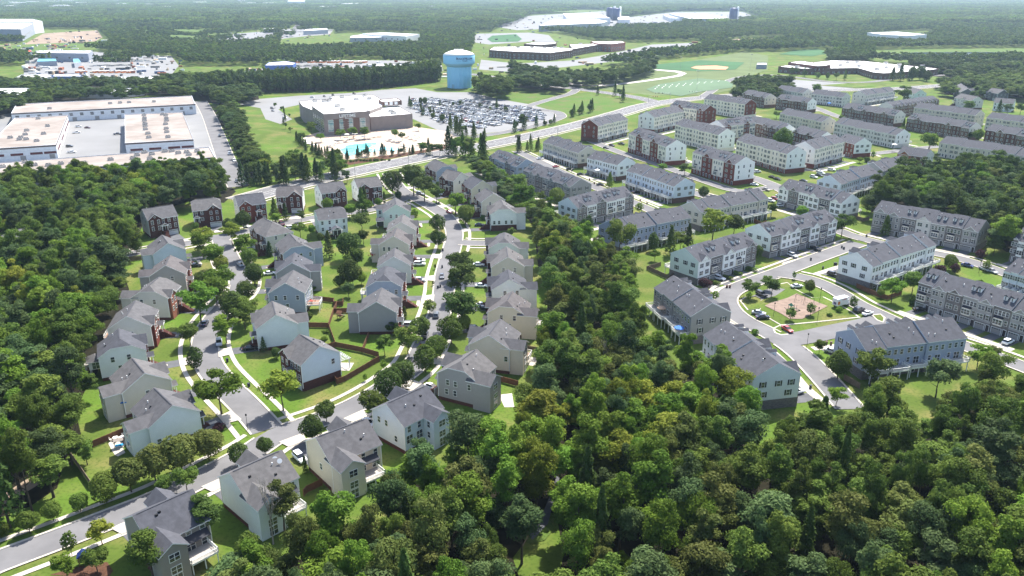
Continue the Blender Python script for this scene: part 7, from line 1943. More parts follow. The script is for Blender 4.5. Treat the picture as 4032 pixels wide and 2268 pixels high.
for k, c in CARS.items():
    bm = hull(c['body'])
    gl = MB(); vs = []
    for x, hw, z in c['cab']: vs += [(x, -hw, z), (x, hw, z)]
    belt = c['body'][3][4] - .04
    # greenhouse: four stations closed down to the belt line
    xs = [s[0] for s in c['cab']]
    gl.add(vs + [(x, -.8, belt) for x in xs] + [(x, .8, belt) for x in xs], [(0, 1, 3, 2), (2, 3, 5, 4), (4, 5, 7, 6), (0, 2, 9, 8), (2, 4, 10, 9), (4, 6, 11, 10), (3, 1, 12, 13), (5, 3, 13, 14), (7, 5, 14, 15), (1, 0, 8, 12), (6, 7, 15, 11)])
    x0, x1, hw, z = c['roof']
    rf = MB().box(x0, -hw, z - .05, x1, hw, z + .02)
    if k == 'pickup': bm.box(-2.65, -.72, 1.12, -.85, .72, 1.16, 1)
    rl = MB()
    wx, wr = c['wheels']; wy = c['body'][3][1] - .1
    CM[k] = dict(body=bm.mesh('body', [PAINTS['white'], BLACKM]), glass=gl.mesh('windows', CGLASS), roof=rf.mesh('roof', PAINTS['white']),
                 wheel=wheel_mesh(wr, 'wheel').mesh('wheel', TYRE), rim=wheel_mesh(wr, 'rim').mesh('rim', RIM), hl=MB().box(-.04, -.2, -.08, .06, .2, .08).mesh('headlight', LAMPW), tl=MB().box(-.05, -.18, -.1, .04, .18, .1).mesh('tail_light', LAMPR), wy=wy)
    # one-piece version for the packed car park
    j = MB()
    j.add(bm.v, bm.f, 0); j.add(gl.v, gl.f, 1); j.add(rf.v, rf.f, 0)
    for sx in (-1, 1):
        for sy in (-1, 1):
            w_ = wheel_mesh(wr, 'wheel'); j.add([(x + sx * wx, y + sy * wy, z + wr) for x, y, z in w_.v], w_.f, 2)
    for sy in (-1, 1):
        j.box(c['L'] / 2 - .16, sy * .55 - .18, .62, c['L'] / 2 - .04, sy * .55 + .18, .74, 3)
        j.box(-c['L'] / 2 + .04, sy * .6 - .16, .72, -c['L'] / 2 + .16, sy * .6 + .16, .9, 4)
    CM[k]['one'] = j.mesh('car', [PAINTS['white'], CGLASS, TYRE, LAMPW, LAMPR])
def paint(o, m):
    o.material_slots[0].link = 'OBJECT'; o.material_slots[0].material = m
def car(kind, p, rz, col, label, z=0.1):
    r = empty('pickup_truck' if kind == 'pickup' else ('sport_utility_vehicle' if kind == 'suv' else 'car'), (p.x, p.y, z), rz)
    tag(r, label, 'pickup' if kind == 'pickup' else 'car', 'parked cars')
    c, m = CARS[kind], CM[kind]
    paint(place('body', m['body'], r), PAINTS[col])
    place('windows', m['glass'], r)
    paint(place('roof', m['roof'], r), PAINTS[col])
    wx, wr = c['wheels']
    for sx in (-1, 1):
        for sy in (-1, 1):
            w_ = place('wheel', m['wheel'], r, (sx * wx, sy * m['wy'], wr)); place('rim', m['rim'], w_)
    for sy in (-1, 1):
        place('headlight', m['hl'], r, (c['L'] / 2 - .12, sy * .58, .7)); place('tail_light', m['tl'], r, (-c['L'] / 2 + .1, sy * .62, .82))
    return r
VEH = [
 ('zA', 1390, 750, 100, -4, 'sedan', 'black', 'black sedan on the drive of the mid grey house'), ('zA', 2110, 738, 60, 62, 'sedan', 'silver', 'silver car parked on the east kerb of the upper curved street'), ('zB', 415, 1125, 100, -12, 'sedan', 'white', 'white sedan on the drive of the grey house by the curved street'), ('zB', 45, 362, 60, 20, 'sedan', 'white', 'white car on the drive of the third brick house'), ('zB', 765, 392, 70, -10, 'suv', 'white', 'white vehicle on the upper street behind the hip roofed house'), ('zB', 610, 330, 40, 30, 'suv', 'maroon', 'dark red vehicle at the fourth brick house drive'),
 ('t02', 2205, 548, 4, 80, 'suv', 'silver', 'silver vehicle parked under the tree on the inner kerb'), ('t02', 2520, 600, 100, -8, 'sedan', 'black', 'black sedan on the drive of the plain pale blue house'), ('t02', 2060, 350, 30, -50, 'sedan', 'dark blue', 'dark blue car in tree shade on the curved street'),
 ('t12', 1765, 990, 100, 35, 'sedan', 'white', 'white sedan with sunroof beside the grey clipped gable house'), ('t12', 1130, 1352, 60, 60, 'sedan', 'white', 'white car on the drive of the half hidden pale blue house'), ('t12', 1688, 545, 34, -100, 'sedan', 'black', 'black sedan parked at the lower end of the long street'), ('t12', 1698, 478, 30, -100, 'pickup', 'black', 'black pickup parked above the black sedan on the long street'), ('t12', 1550, 735, 60, -70, 'suv', 'black', 'black vehicle in deep shade on the lower bend'), ('t12', 1812, 268, 16, -100, 'suv', 'grey', 'grey vehicle with bright windscreen on the left kerb of the long street'),
 ('zE', 1082, 630, 80, 6, 'suv', 'black', 'black vehicle on the drive of the beige semi-round deck house'), ('zE', 1150, 413, 100, 0, 'sedan', 'white', 'white sedan on the drive of the fourth house below the side street'), ('zE', 1168, 442, 100, 0, 'sedan', 'black', 'black car beside the white sedan, fourth house below the side street'), ('zE', 1145, 238, 100, 0, 'sedan', 'white', 'white sedan on the drive of the third house below the side street'), ('zE', 1120, 46, 100, 0, 'sedan', 'white', 'white coupe on the drive of the second house below the side street'), ('zE', 584, 190, 100, 0, 'suv', 'white', 'white boxy vehicle on the drive of the periwinkle house'), ('zE', 582, 42, 100, 0, 'suv', 'white', 'white vehicle on the drive of the plain grey house, lower of two'), ('zE', 582, 10, 100, 0, 'sedan', 'white', 'white sedan on the drive of the plain grey house, upper of two'), ('zE', 785, 152, 0, 100, 'sedan', 'grey', 'dark grey sedan parked on the left kerb of the long street'), ('zE', 500, 600, 100, 0, 'suv', 'silver', 'silver vehicle at the dark grey house drive'),
 ('zD', 855, 214, 60, 24, 'sedan', 'red', 'red sedan parked on the outer curve of the long street'), ('zD', 1130, 332, 100, 0, 'sedan', 'dark blue', 'dark blue sedan on the drive of the white corner house'), ('zD', 597, 50, 80, 14, 'sedan', 'grey', 'grey car in tree shade at the top bend'), ('zD', 800, 52, 100, 0, 'sedan', 'white', 'white car on the drive of the second brick fronted house'), ('t11', 1150, 618, 10, -60, 'sedan', 'red', 'red car on the drive of the last brick house'), ('t11', 1650, 495, 80, 16, 'suv', 'silver', 'silver car parked on the right kerb at the top bend'),
 ('t13', 440, 255, 60, 55, 'suv', 'white', 'white vehicle on the drive of the cream house'),
 ('t32', 648, 636, 90, 22, 'sedan', 'silver', 'silver sedan at the end of the slate blue row'), ('t32', 285, 1042, 90, -20, 'sedan', 'white', 'white sedan by the end wall of the dark roofed row'), ('t32', 2415, 542, 110, -50, 'suv', 'white', 'white vehicle on a drive of the edge cut grey row'), ('t32', 1525, 212, 100, -8, 'sedan', 'black', 'black sedan on the first drive of the edge cut grey row'), ('t32', 195, 414, 80, 48, 'sedan', 'red', 'red sedan parked below the playground'),
 ('zQ', 860, 490, 270, -90, 'suv', 'black', 'black vehicle between the box truck and the white sports car'), ('zQ', 1065, 568, 230, -80, 'sedan', 'white', 'white sports car at the right tip of the playground green'),
 ('zJ', 996, 360, 90, 42, 'suv', 'black', 'black van in the bay above the playground'), ('zJ', 972, 526, 100, 14, 'sedan', 'silver', 'silver sedan parked left of the playground'), ('zJ', 1006, 562, 110, -4, 'sedan', 'dark blue', 'navy sedan parked next to the silver sedan by the playground'), ('zJ', 1312, 286, 90, -8, 'sedan', 'white', 'white sedan on the round corner above the playground'), ('zJ', 620, 216, 100, 28, 'suv', 'white', 'white vehicle on the drive of the pale green end row'),
 ('zK', 930, 98, 46, 10, 'sedan', 'blue', 'bright blue car parked on the court street'), ('zK', 1085, 130, 60, 24, 'sedan', 'silver', 'silver car, left of two behind the lamp post'), ('zK', 1152, 150, 60, 24, 'sedan', 'silver', 'silver car, right of two behind the lamp post'),
 ('zL', 186, 260, 60, -6, 'suv', 'white', 'white vehicle at the garages of the long cream condominium'), ('zL', 320, 308, 50, 10, 'sedan', 'black', 'black car at the cream condominium garages, left of two'), ('zL', 366, 324, 50, 10, 'sedan', 'black', 'black car at the cream condominium garages, right of two'), ('zL', 692, 308, 80, 18, 'suv', 'white', 'white vehicle nearest the light blue row'), ('zL', 745, 252, 60, 10, 'sedan', 'white', 'white sedan at the brick base garages, left'), ('zL', 755, 274, 70, 10, 'suv', 'white', 'white vehicle parked beside the black one at the brick base garages'), ('zL', 742, 292, 70, 14, 'sedan', 'black', 'black car among the white ones at the brick base garages'), ('zL', 850, 244, 70, 6, 'suv', 'white', 'white vehicle at the brick base garages, right'), ('zL', 600, 342, 80, 12, 'sedan', 'black', 'black sedan on the lane behind the white and stone row'), ('zL', 265, 420, 60, 14, 'sedan', 'tan', 'tan sedan beside the round island by the condominiums'), ('zL', 160, 374, 50, 6, 'sedan', 'white', 'white car at the red brick condominium corner'), ('zL', 395, 562, 70, -10, 'suv', 'white', 'white vehicle at the left end of the white and stone row'), ('zL', 388, 476, 50, 10, 'sedan', 'white', 'white car beside the left end of the white and stone row'), ('zL', 345, 505, 50, 10, 'suv', 'red', 'red vehicle in the small bay left of the white and stone row'), ('zL', 305, 520, 60, 12, 'suv', 'white', 'white vehicle next to the red one in the small bay'),
 ('zP', 340, 532, 90, -16, 'sedan', 'red', 'bright red car on a drive of the townhouse street'), ('zP', 464, 556, 60, -4, 'suv', 'black', 'black vehicle below the grey balcony row'), ('zP', 562, 601, 70, 2, 'sedan', 'black', 'black sedan at the gap between two balcony rows'), ('zP', 737, 694, 80, 2, 'sedan', 'black', 'black sedan on a drive of the pale blue balcony row'), ('zP', 198, 461, 60, -2, 'sedan', 'white', 'white car at the top of the townhouse street'), ('zP', 840, 345, 60, 14, 'suv', 'black', 'black vehicle at the cream condominium court'), ('zP', 788, 365, 50, 10, 'sedan', 'black', 'black car nearest the brick end at the cream condominium court'), ('zP', 925, 330, 60, 10, 'pickup', 'black', 'black pickup at the cream condominium court'), ('zP', 1052, 760, 60, -14, 'sedan', 'black', 'black car under the periwinkle row balconies'),
 ('t31', 247, 1117, 110, 42, 'suv', 'white', 'white vehicle on a hedged drive of the dormer row'), ('t31', 480, 1052, 120, 52, 'pickup', 'black', 'black pickup on a hedged drive of the dormer row'), ('t31', 655, 1310, 100, 30, 'suv', 'black', 'black vehicle in the shade of the white row front'),
 ('t01', 2380, 370, 6, 60, 'sedan', 'black', 'black car at the foot of the warehouse road'), ('t01', 2360, 165, 20, 60, 'suv', 'white', 'white van parked along the warehouse road'), ('t01', 2310, 95, 20, 60, 'suv', 'silver', 'silver vehicle parked along the warehouse road'), ('t00', 2210, 1365, 20, 60, 'suv', 'black', 'black vehicle parked along the warehouse road'), ('t01', 720, 78, 90, -4, 'pickup', 'white', 'white pickup in the warehouse yard'), ('t01', 700, 20, 80, -2, 'suv', 'black', 'black vehicle in the warehouse yard'), ('t00', 770, 1330, 90, -6, 'pickup', 'white', 'white flatbed in the warehouse yard'), ('t00', 790, 1270, 60, -6, 'suv', 'white', 'white van in the warehouse yard, rear'), ('t00', 880, 1280, 60, 0, 'sedan', 'maroon', 'dark red car in the warehouse yard'), ('t00', 1180, 1345, 80, -4, 'pickup', 'dark blue', 'dark blue truck beside the middle warehouse'),
 ('zR', 200, 92, 60, 0, 'sedan', 'white', 'white car behind the club, left'), ('zR', 340, 80, 30, 10, 'sedan', 'black', 'black car behind the club, middle'), ('zR', 440, 66, 30, 10, 'suv', 'black', 'black vehicle behind the club, right'), ('zR', 415, 95, 30, 20, 'suv', 'white', 'white vehicle close behind the club roof'), ('zR', 685, 50, 60, 10, 'suv', 'black', 'black vehicle behind the club at the wood'),
 ('t10', 160, 1085, 60, 20, 'suv', 'black', 'black vehicle in the club side lot, upper'), ('t10', 170, 1110, 60, 20, 'sedan', 'grey', 'grey car in the club side lot'), ('t10', 290, 1185, 70, 10, 'suv', 'white', 'white vehicle in the club side lot, lower'),
]
for v, x, y, dx, dy, kind, col, lab in VEH:
    p = V(v, x, y + 4, .6)
    q = V(v, x + dx, y + 4 + dy, .6)
    car(kind, p, math.atan2(q.y - p.y, q.x - p.x), col, lab, 0.2 if v in ('zQ', 'zJ', 't32') else 0.1)

# packed car park of the fitness club
LOT = [(p.x, p.y) for p in (V('zS', x, y) for x, y in [(20, 120), (250, 110), (420, 130), (560, 120), (860, 175), (1060, 190), (1250, 235), (1235, 300), (900, 345), (640, 385), (430, 380), (250, 305), (60, 215)])]
o0 = V('zS', 560, 250); rd = Vector((.72, -.69, 0)); rp = Vector((.69, .72, 0))
offs = []; yy = -100.0
while yy < 100:
    offs += [(yy, 1), (yy + 5.3, -1)]; yy += 17.5
LOTCOL = ['white'] * 8 + ['silver'] * 4 + ['grey'] * 4 + ['black'] * 5 + ['dark blue'] * 3 + ['blue'] * 2 + ['red'] + ['tan']
cand = []
for oy, sgn in offs:
    for k in range(-60, 60):
        p = o0 + rp * oy + rd * (k * 2.75)
        if k % 18 == 0: continue
        cand.append((p.x, p.y, sgn))
cand = [c for c, ok in zip(cand, inside(LOT, np.array([c[:2] for c in cand]))) if ok]
RND.shuffle(cand)
ang = math.atan2(rp.y, rp.x)
for x, y, sgn in cand[:292]:
    kind = RND.choice(['sedan', 'suv', 'suv', 'sedan', 'sedan', 'pickup'] if RND.random() < .5 else ['sedan', 'suv'])
    col = RND.choice(LOTCOL)
    o = place('car', CM[kind]['one'], None, (x + RND.uniform(-.2, .2), y, .09), ang + (math.pi if sgn < 0 else 0) + RND.uniform(-.04, .04))
    paint(o, PAINTS[col])
    tag(o, '%s %s in the packed rows of the fitness club car park' % (col, {'sedan': 'sedan', 'suv': 'utility vehicle', 'pickup': 'pickup'}[kind]), 'car', 'cars in the club car park')
cols = ['white', 'silver', 'grey', 'black', 'dark blue']
pr = []
for k_ in ('sedan', 'suv'):
    for c_ in cols: pr.append((CM[k_]['one'], PAINTS[c_], None))
point_cloud('packed_cars', [(x, y, ang + (math.pi if sg < 0 else 0), 1, 1, RND.choice((0, 0, 1, 2, 3, 4, 5, 5, 6, 7, 8, 9))) for x, y, sg in cand[292:] if RND.random() < .95], pr, 'the remaining cars packed into the fitness club car park')
cl = [(MB().box(-3, -1.2, 0, 3, 1.2, 2.6).mesh('container', mat('clutter_%d' % i, srgb(*c), .7)), None, None) for i, c in enumerate([(200, 198, 192), (120, 116, 110), (150, 90, 60), (70, 90, 120), (226, 226, 222), (60, 60, 62), (170, 150, 120)])]
rw = []
for i_, n_ in ((0, 150), (1, 190), (2, 150), (4, 90), (10, 140), (6, 60)):
    P_ = CLEAR[i_]; xs_ = [p[0] for p in P_]; ys_ = [p[1] for p in P_]
    c_ = np.array([tuple(F(RND.uniform(min(xs_), max(xs_)), RND.uniform(min(ys_), max(ys_))))[:2] for _ in range(n_ * 2)])
    c_ = c_[inside(CLW[i_], c_)]; c_ = c_[~blocked(c_, 3)][:n_]
    for x, y in c_: rw.append((x, y, RND.choice((.2, .2, 1.77)) + RND.uniform(-.1, .1), RND.choice((.5, .8, 1, 1, 2)), RND.uniform(.4, 1.4), RND.randrange(7)))
point_cloud('yard_clutter', rw, cl, 'containers, pallets and vans scattered over the distant yards')
bl = MB()
for oy, sgn in offs:
    for k in range(-60, 60):
        p = o0 + rp * (oy + sgn * 0) + rd * ((k + .5) * 2.75)
        if not inside(LOT, np.array([(p.x, p.y)]))[0]: continue
        a, c = p - rp * 2.4, p + rp * 2.4
        q = rd * .06
        bl.add([(a - q), (c - q), (c + q), (a + q)], [(0, 1, 2, 3)])
bl.v = [(x, y, .085) for x, y, _ in bl.v]
struct(bl.obj('bay_marking', PAINT))

# box truck beside the playground
p, q = V('zQ', 445, 310, 1.5), V('zQ', 715, 240, 1.5)
tr = empty('box_truck', (p.x, p.y, .15), math.atan2(q.y - p.y, q.x - p.x)); tag(tr, 'white box truck with red lettering parked beside the playground', 'truck')
MB().box(-3.4, -1.15, .95, 1.5, 1.15, 3.5).box(.7, -1.0, 3.0, 2.3, 1.0, 3.48).obj('box', PAINTS['white'], tr)
cb = hull([(1.55, 1.0, .5, 1.5, 1.6), (2.2, 1.02, .5, 1.45, 1.5), (3.2, .98, .5, 1.2, 1.3), (3.4, .85, .6, 1.0, 1.1)]).box(1.55, -.92, 1.5, 2.4, .92, 2.5); cb.obj('cab', PAINTS['white'], tr)
MB().add([(2.41, -.9, 1.52), (2.41, .9, 1.52), (2.3, .84, 2.45), (2.3, -.84, 2.45), (2.85, -.9, 1.42), (2.85, .9, 1.42)], [(4, 5, 2, 3), (3, 2, 1, 0)]).obj('windscreen', CGLASS, tr)
wm_, rm_ = wheel_mesh(.42, 'wheel').mesh('wheel', TYRE), wheel_mesh(.42, 'rim').mesh('rim', RIM)
for sx in (-2.1, 2.5):
    for sy in (-1, 1):
        w_ = place('wheel', wm_, tr, (sx, sy * .95, .42)); place('rim', rm_, w_)
UH = mat('truck_red', srgb(190, 40, 40), 0.5)
TEXTS['U-HAUL'].materials.append(UH)
for s in (-1, 1):
    o = place('lettering', TEXTS['U-HAUL'], tr, (-1.2 * 1 if s < 0 else 1.2, s * 1.17, 2.75)); o.rotation_euler = (math.pi / 2, 0, 0 if s < 0 else math.pi)
    MB().box(-3.3, -.008, 0, -2.2, .008, 1.2).obj('side_graphic', mat('truck_orange', srgb(214, 120, 50), 0.5), tr, (0 if s < 0 else 0, s * 1.165, 1.4))
MB().box(-.008, -.6, 0, .008, .6, .9).obj('rear_graphic', PAINTS['blue'], tr, (-3.42, 0, 1.3))

# buses in the depot
BUSO = mat('bus_orange', srgb(222, 130, 60), 0.5)
BUSM = MB().box(-5.5, -1.2, .5, 4.2, 1.2, 2.5).box(4.2, -1.05, .5, 5.6, 1.05, 1.6).mesh('body', BUSO)
BUSR = MB().box(-5.5, -1.2, 2.5, 4.2, 1.2, 3.05).mesh('roof', TOPW)
BUSW = MB().box(-5.2, -1.22, 1.6, 4.0, 1.22, 2.2).mesh('windows', CGLASS)
bw = wheel_mesh(.5, 'wheel').mesh('wheel', TYRE)
def bus(v, x, y, lab):
    p = V(v, x, y, 1.5)
    r = empty('school_bus', (p.x, p.y, .05), RND.uniform(1.2, 1.4)); tag(r, lab, 'bus', 'buses in the depot yards')
    place('body', BUSM, r); place('roof', BUSR, r); place('windows', BUSW, r)
    for sx in (-3.5, 3.4):
        for sy in (-1, 1): place('wheel', bw, r, (sx, sy * 1.05, .5))
for x in (415, 447, 540, 570, 622, 650, 682, 735, 762, 790, 828, 880, 908, 935, 962, 1040, 1075, 1100):
    bus('t10', x, 622, 'white roofed orange bus in the depot line behind the pines')
for x in (690 + 100, 840, 970, 1025, 1080, 1135, 1190, 1245, 1300, 1320):
    bus('t00', x, 722, 'white roofed orange bus in the left yard line')

# ------------------------------------------------------------------ fences
PANEL = {}
def fence(v, pts, label, m=FENCE, h=1.85, z=1.8):
    P = [V(v, x, y, z) for x, y in pts]
    o = P[0]
    r = empty('wooden_fence' if m in (FENCE, FENCE_G) else 'black_fence', (o.x, o.y, 0)); tag(r, label, 'fence', 'garden fences')
    for a, b in zip(P[:-1], P[1:]):
        d = b - a; L = d.length; n = max(1, round(L / 2.4)); rz = math.atan2(d.y, d.x)
        w = round(L / n, 2)
        if (w, m.name) not in PANEL: PANEL[w, m.name] = (MB().box(0, -.02, .08, w, .02, h).box(0, -.05, h - .1, w, .05, h + .02).mesh('panel', m), MB().box(-.06, -.06, 0, .06, .06, h + .12).mesh('post', m))
        for k in range(n):
            q = a + d * (k / n)
            place('panel', PANEL[w, m.name][0], r, (q.x - o.x, q.y - o.y, 0), rz)
            place('post', PANEL[w, m.name][1], r, (q.x - o.x, q.y - o.y, 0), rz)
    return r
fence('zC', [(942, 528), (1362, 538), (1472, 840)], 'brown fence below the slate blue house deck, running down to the corner lawn')
fence('zC', [(1362, 530), (1442, 300), (1500, 190)], 'brown fence rising between the two back yards')
fence('zC', [(1450, 305), (1830, 296)], 'brown fence behind the dark grey house garden')
fence('zC', [(1322, 880), (1472, 845), (1905, 930), (2170, 1010)], 'long brown fence above the corner brick house lawn')
fence('zC', [(1910, 925), (2012, 672)], 'short brown fence beside the dark grey house')
fence('zC', [(2180, 1070), (1620, 1395), (1490, 1440), (1450, 1370)], 'brown fence along the lower street pavement, at the corner brick house')
fence('zC', [(1100, 98), (1450, 138), (1440, 190), (1590, 190), (1600, 130)], 'brown fence around the notch by the slate blue house')
fence('zC', [(625, 1010), (690, 1190)], 'brown fence left of the corner brick house')
fence('zU', [(90, 280), (690, 28), (785, 122)], 'brown fence behind the patio of the pale blue corner house')
fence('t03', [(700, 190), (915, 500)], 'weathered fence left of the pale blue corner house yard', FENCE_G)
fence('zA', [(235, 640), (528, 600)], 'dark fence above the left lawn by the upper street', FENCE_G)
fence('zJ', [(-10, 112), (170, 195), (218, 165)], 'weathered fence around the yard of the pale green end row, lower', FENCE_G)
fence('zJ', [(-30, 110), (98, 72)], 'weathered fence around the yard of the pale green end row, upper', FENCE_G)
fence('zK', [(-60, 262), (0, 290), (130, 345), (220, 372), (348, 325)], 'orange brown fence below the white row')
fence('t32', [(770, 870), (930, 960)], 'grey fence at the end of the slate blue row', FENCE_G)
fence('t32', [(1230, 880), (1340, 985), (1115, 1015)], 'grey fence around the garden below the slate blue row', FENCE_G)
fence('t31', [(862, 715), (960, 745), (1025, 730)], 'dark fence at the end of the white and stone row', FENCE_G)
fence('zF', [(790, 650), (950, 695)], 'brown fence right of the grey clipped gable house')
fence('zF', [(1010, 415), (1038, 376), (1125, 388)], 'low fence beside the semi-round deck house', FENCE_G, 1.2, 1.1)
fence('t13', [(475, 580), (505, 545), (665, 470)], 'brown fence between the cream and teal houses')
fence('zL', [(160, 690), (230, 720), (270, 700)], 'brown fence below the grey beige row decks')
fence('t01', [(1318, 830), (1345, 890), (1430, 880)], 'dark fence left of the leftmost brick house', FENCE_G)

# ------------------------------------------------------------------ street furniture and garden things
def lamp(v, x, y, h, label, arm=0.0, heads=1, rz=0.0, name='street_lamp'):
    p = V(v, x, y)
    r = empty(name, (p.x, p.y, 0), rz); tag(r, label, 'lamp', 'lamp posts')
    MB().tube((0, 0, 0), (0, 0, h), .13 if h > 9 else .07, .07 if h > 9 else .05, 8).obj('post', GREYM if h > 9 else BLACKM, r)
    if arm:
        MB().tube((0, 0, h - .3), (arm, 0, h + .3), .05, n=6).obj('arm', GREYM, r)
        MB().box(arm - .2, -.18, h + .2, arm + .7, .18, h + .38).obj('lamp_head', GREYM, r)
    elif heads > 1:
        for k in range(heads):
            MB().box(-1.8 + k * .9, -.3, h - .2, -1.2 + k * .9, .3, h + .5).obj('floodlight', GREYM, r)
    else:
        MB().lathe([(.12, h), (.24, h + .25), (.2, h + .5), (.04, h + .62)], 8).obj('lamp_head', BLACKM, r)
lamp('t11', 1000, 345, 11, 'tall lamp post on the near side of the arterial road, left', -2.4)
lamp('t11', 1540, 262, 12, 'tall lamp post on the near side of the arterial road, right', -2.4)
lamp('zP', 130, 362, 11, 'tall lamp post on the arterial road below the club sign', -2.6)
lamp('zP', 355, 262, 10, 'tall lamp post on the arterial road by the brick end condominium', -2.4)
lamp('t20', 1855, 950, 24, 'floodlight mast nearest the football field', heads=4, name='floodlight_mast')
lamp('t20', 1688, 795, 26, 'floodlight mast between the track and football field', heads=4, name='floodlight_mast')
lamp('t20', 1157, 778, 24, 'floodlight mast inside the running track, left', heads=4, name='floodlight_mast')
lamp('t20', 2398, 700, 20, 'floodlight mast beside the ball field', heads=4, name='floodlight_mast')
lamp('t32', 520, 130, 4.5, 'black lamp post above the playground')
lamp('t32', 55, 285, 4.5, 'black lamp post left of the playground')
lamp('t32', 495, 335, 4.5, 'black lamp post right of the playground')
lamp('t32', 390, 590, 4, 'sign post lamp at the corner of the slate blue row')
lamp('zK', 1032, 170, 4.5, 'black lamp post on the court street green')
lamp('t11', 2305, 985, 4.2, 'black lamp post on the side street corner')
lamp('t02', 2495, 1435, 4.2, 'black lamp post before the pale blue corner house')
def signal(v, x, y, rz, label, L=12):
    p = V(v, x, y)
    r = empty('traffic_signal', (p.x, p.y, 0), rz); tag(r, label, 'traffic signal', 'traffic signals')
    MB().tube((0, 0, 0), (0, 0, 7), .16, .12, 8).obj('post', GREYM, r)
    MB().tube((0, 0, 6.2), (L, 0, 6.8), .12, .07, 6).obj('mast_arm', GREYM, r)
    hm = MB().box(-.2, -.18, -.6, .2, .18, .6).box(-.14, -.2, .2, .14, -.18, .48, 1).box(-.14, -.2, -.14, .14, -.18, .14, 2).box(-.14, -.2, -.48, .14, -.18, -.2, 3).mesh('signal_head', [BLACKM, LAMPR, BUSO, mat('signal_green', srgb(40, 120, 70), .4)])
    for f in (.5, .72, .94): place('signal_head', hm, r, (L * f, -.1, 6.1))
signal('t20', 1590, 1000, math.pi, 'mast arm traffic signal above the crossing, far side', 16)
signal('t20', 1370, 1040, 0.3, 'mast arm traffic signal at the left of the crossing', 10)
signal('t20', 1895, 985, math.pi - .2, 'mast arm traffic signal at the right of the crossing', 12)
BINM = MB().prism([(-.28, -.3), (.28, -.3), (.28, .3), (-.28, .3)], 0, .95).box(-.32, -.36, .95, .32, .34, 1.05).mesh('bin', mat('brown_bin', srgb(84, 54, 46), .6))
BINB = MB().prism([(-.28, -.3), (.28, -.3), (.28, .3), (-.28, .3)], 0, .95).box(-.32, -.36, .95, .32, .34, 1.05).mesh('bin', mat('dark_bin', srgb(40, 46, 56), .6))
for v, x, y, mm, lab in (('zJ', 686, 305, BINM, 'brown wheeled bin on the loop street kerb, left of two'), ('zJ', 713, 305, BINM, 'brown wheeled bin on the loop street kerb, right of two'), ('t32', 587, 570, BINM, 'brown wheeled bin by the slate blue row, left of two'), ('t32', 632, 576, BINM, 'brown wheeled bin by the slate blue row, right of two'), ('t31', 430, 1172, BINB, 'dark bin on the concrete walk of the dormer row, alone'), ('t31', 742, 1048, BINB, 'dark bin at the end of the dormer row, left of two'), ('t31', 762, 1062, BINB, 'dark bin at the end of the dormer row, right of two'), ('t31', 552, 1258, BINB, 'dark bin on the corner walk of the white row'), ('t31', 668, 1220, BINB, 'blue lidded bin beside the white row, left of two'), ('t31', 686, 1222, BINB, 'dark bin beside the white row, right of two'), ('t31', 990, 938, BINB, 'dark bin on the court street walk'), ('t32', 425, 1015, BINB, 'dark bin before the end of the dark roofed row'), ('zD', 793, 575, BINB, 'dark bin on the left kerb of the long street, upper'), ('zD', 788, 728, BINB, 'dark bin on the left kerb of the long street, middle'), ('zE', 772, 258, BINB, 'dark bin on the left kerb of the long street, lower'), ('zE', 750, 268, BINB, 'dark bin beside the lower bin on the long street'), ('zG', 205, 490, BINB, 'dark bin on the outer kerb, left of two'), ('zG', 228, 494, BINB, 'dark bin on the outer kerb, right of two'), ('t02', 2288, 745, BINB, 'dark bin on the inner kerb of the curved street'), ('t02', 2505, 995, BINB, 'dark bin on the inner kerb near the junction'), ('zP', 640, 660, BINM, 'brown bin on the townhouse street walk, left'), ('zP', 683, 695, BINM, 'brown bin on the townhouse street walk, right'), ('zP', 482, 582, BINB, 'dark bin below the grey balcony row'), ('t21', 1290, 578, BINM, 'red brown bin below the periwinkle row, left'), ('t21', 1358, 610, BINM, 'red brown bin below the periwinkle row, right')):
    p = V(v, x, y)
    tag(place('wheeled_bin', mm, None, (p.x, p.y, .15), RND.uniform(0, 3)), lab, 'bin', 'wheeled bins')
def parasol(v, x, y, z, r_, col, label, zdeck=2.6):
    p = V(v, x, y, z)
    e = empty('parasol', (p.x, p.y, zdeck)); tag(e, label, 'parasol', 'garden parasols')
    m = mat('canvas_' + label[:14].replace(' ', '_'), srgb(*col), .8)
    b = MB(); n = 8; top = z - zdeck
    vs = [(r_ * math.cos(2 * math.pi * i / n), r_ * math.sin(2 * math.pi * i / n), top - .35) for i in range(n)] + [(0, 0, top + .35)]
    b.add(vs, [(i, (i + 1) % n, n) for i in range(n)])
    b.add([(x_, y_, z_ - .22) for x_, y_, z_ in vs[:n]] + vs[:n], [(i, (i + 1) % n, n + (i + 1) % n, n + i) for i in range(n)])
    b.obj('canopy', m, e)
    MB().tube((0, 0, -.05), (0, 0, top + .3), .04, n=6).obj('pole', GREYM, e)
parasol('t13', 975, 385, 5.0, 2.0, (226, 32, 62), 'bright red octagonal parasol on the cream house deck', 2.4)
parasol('t02', 1240, 1115, 5.0, 1.6, (40, 110, 180), 'blue parasol on the deck of the warm grey house', 2.8)
parasol('zJ', 262, 650, 5.4, 1.6, (70, 120, 200), 'blue striped parasol on a deck of the grey stepped row', 3.1)
parasol('zJ', 106, 470, 5.4, 1.6, (214, 178, 150), 'peach parasol on a deck of the grey stepped row', 3.1)
parasol('t31', 1275, 328, 5.4, 1.8, (80, 190, 200), 'turquoise parasol on a grey row deck beside the right wood', 3.1)
parasol('t21', 858, 254, 5.4, 1.6, (228, 228, 226), 'white parasol on the pale blue balcony row', 3.1)
parasol('zM', 1075, 560, 5.4, 1.8, (230, 230, 226), 'white parasol on the long pale row balcony', 3.1)
parasol('zM', 490, 192, 5.4, 1.8, (60, 90, 160), 'blue parasol on the pale row balcony near the school road', 3.1)
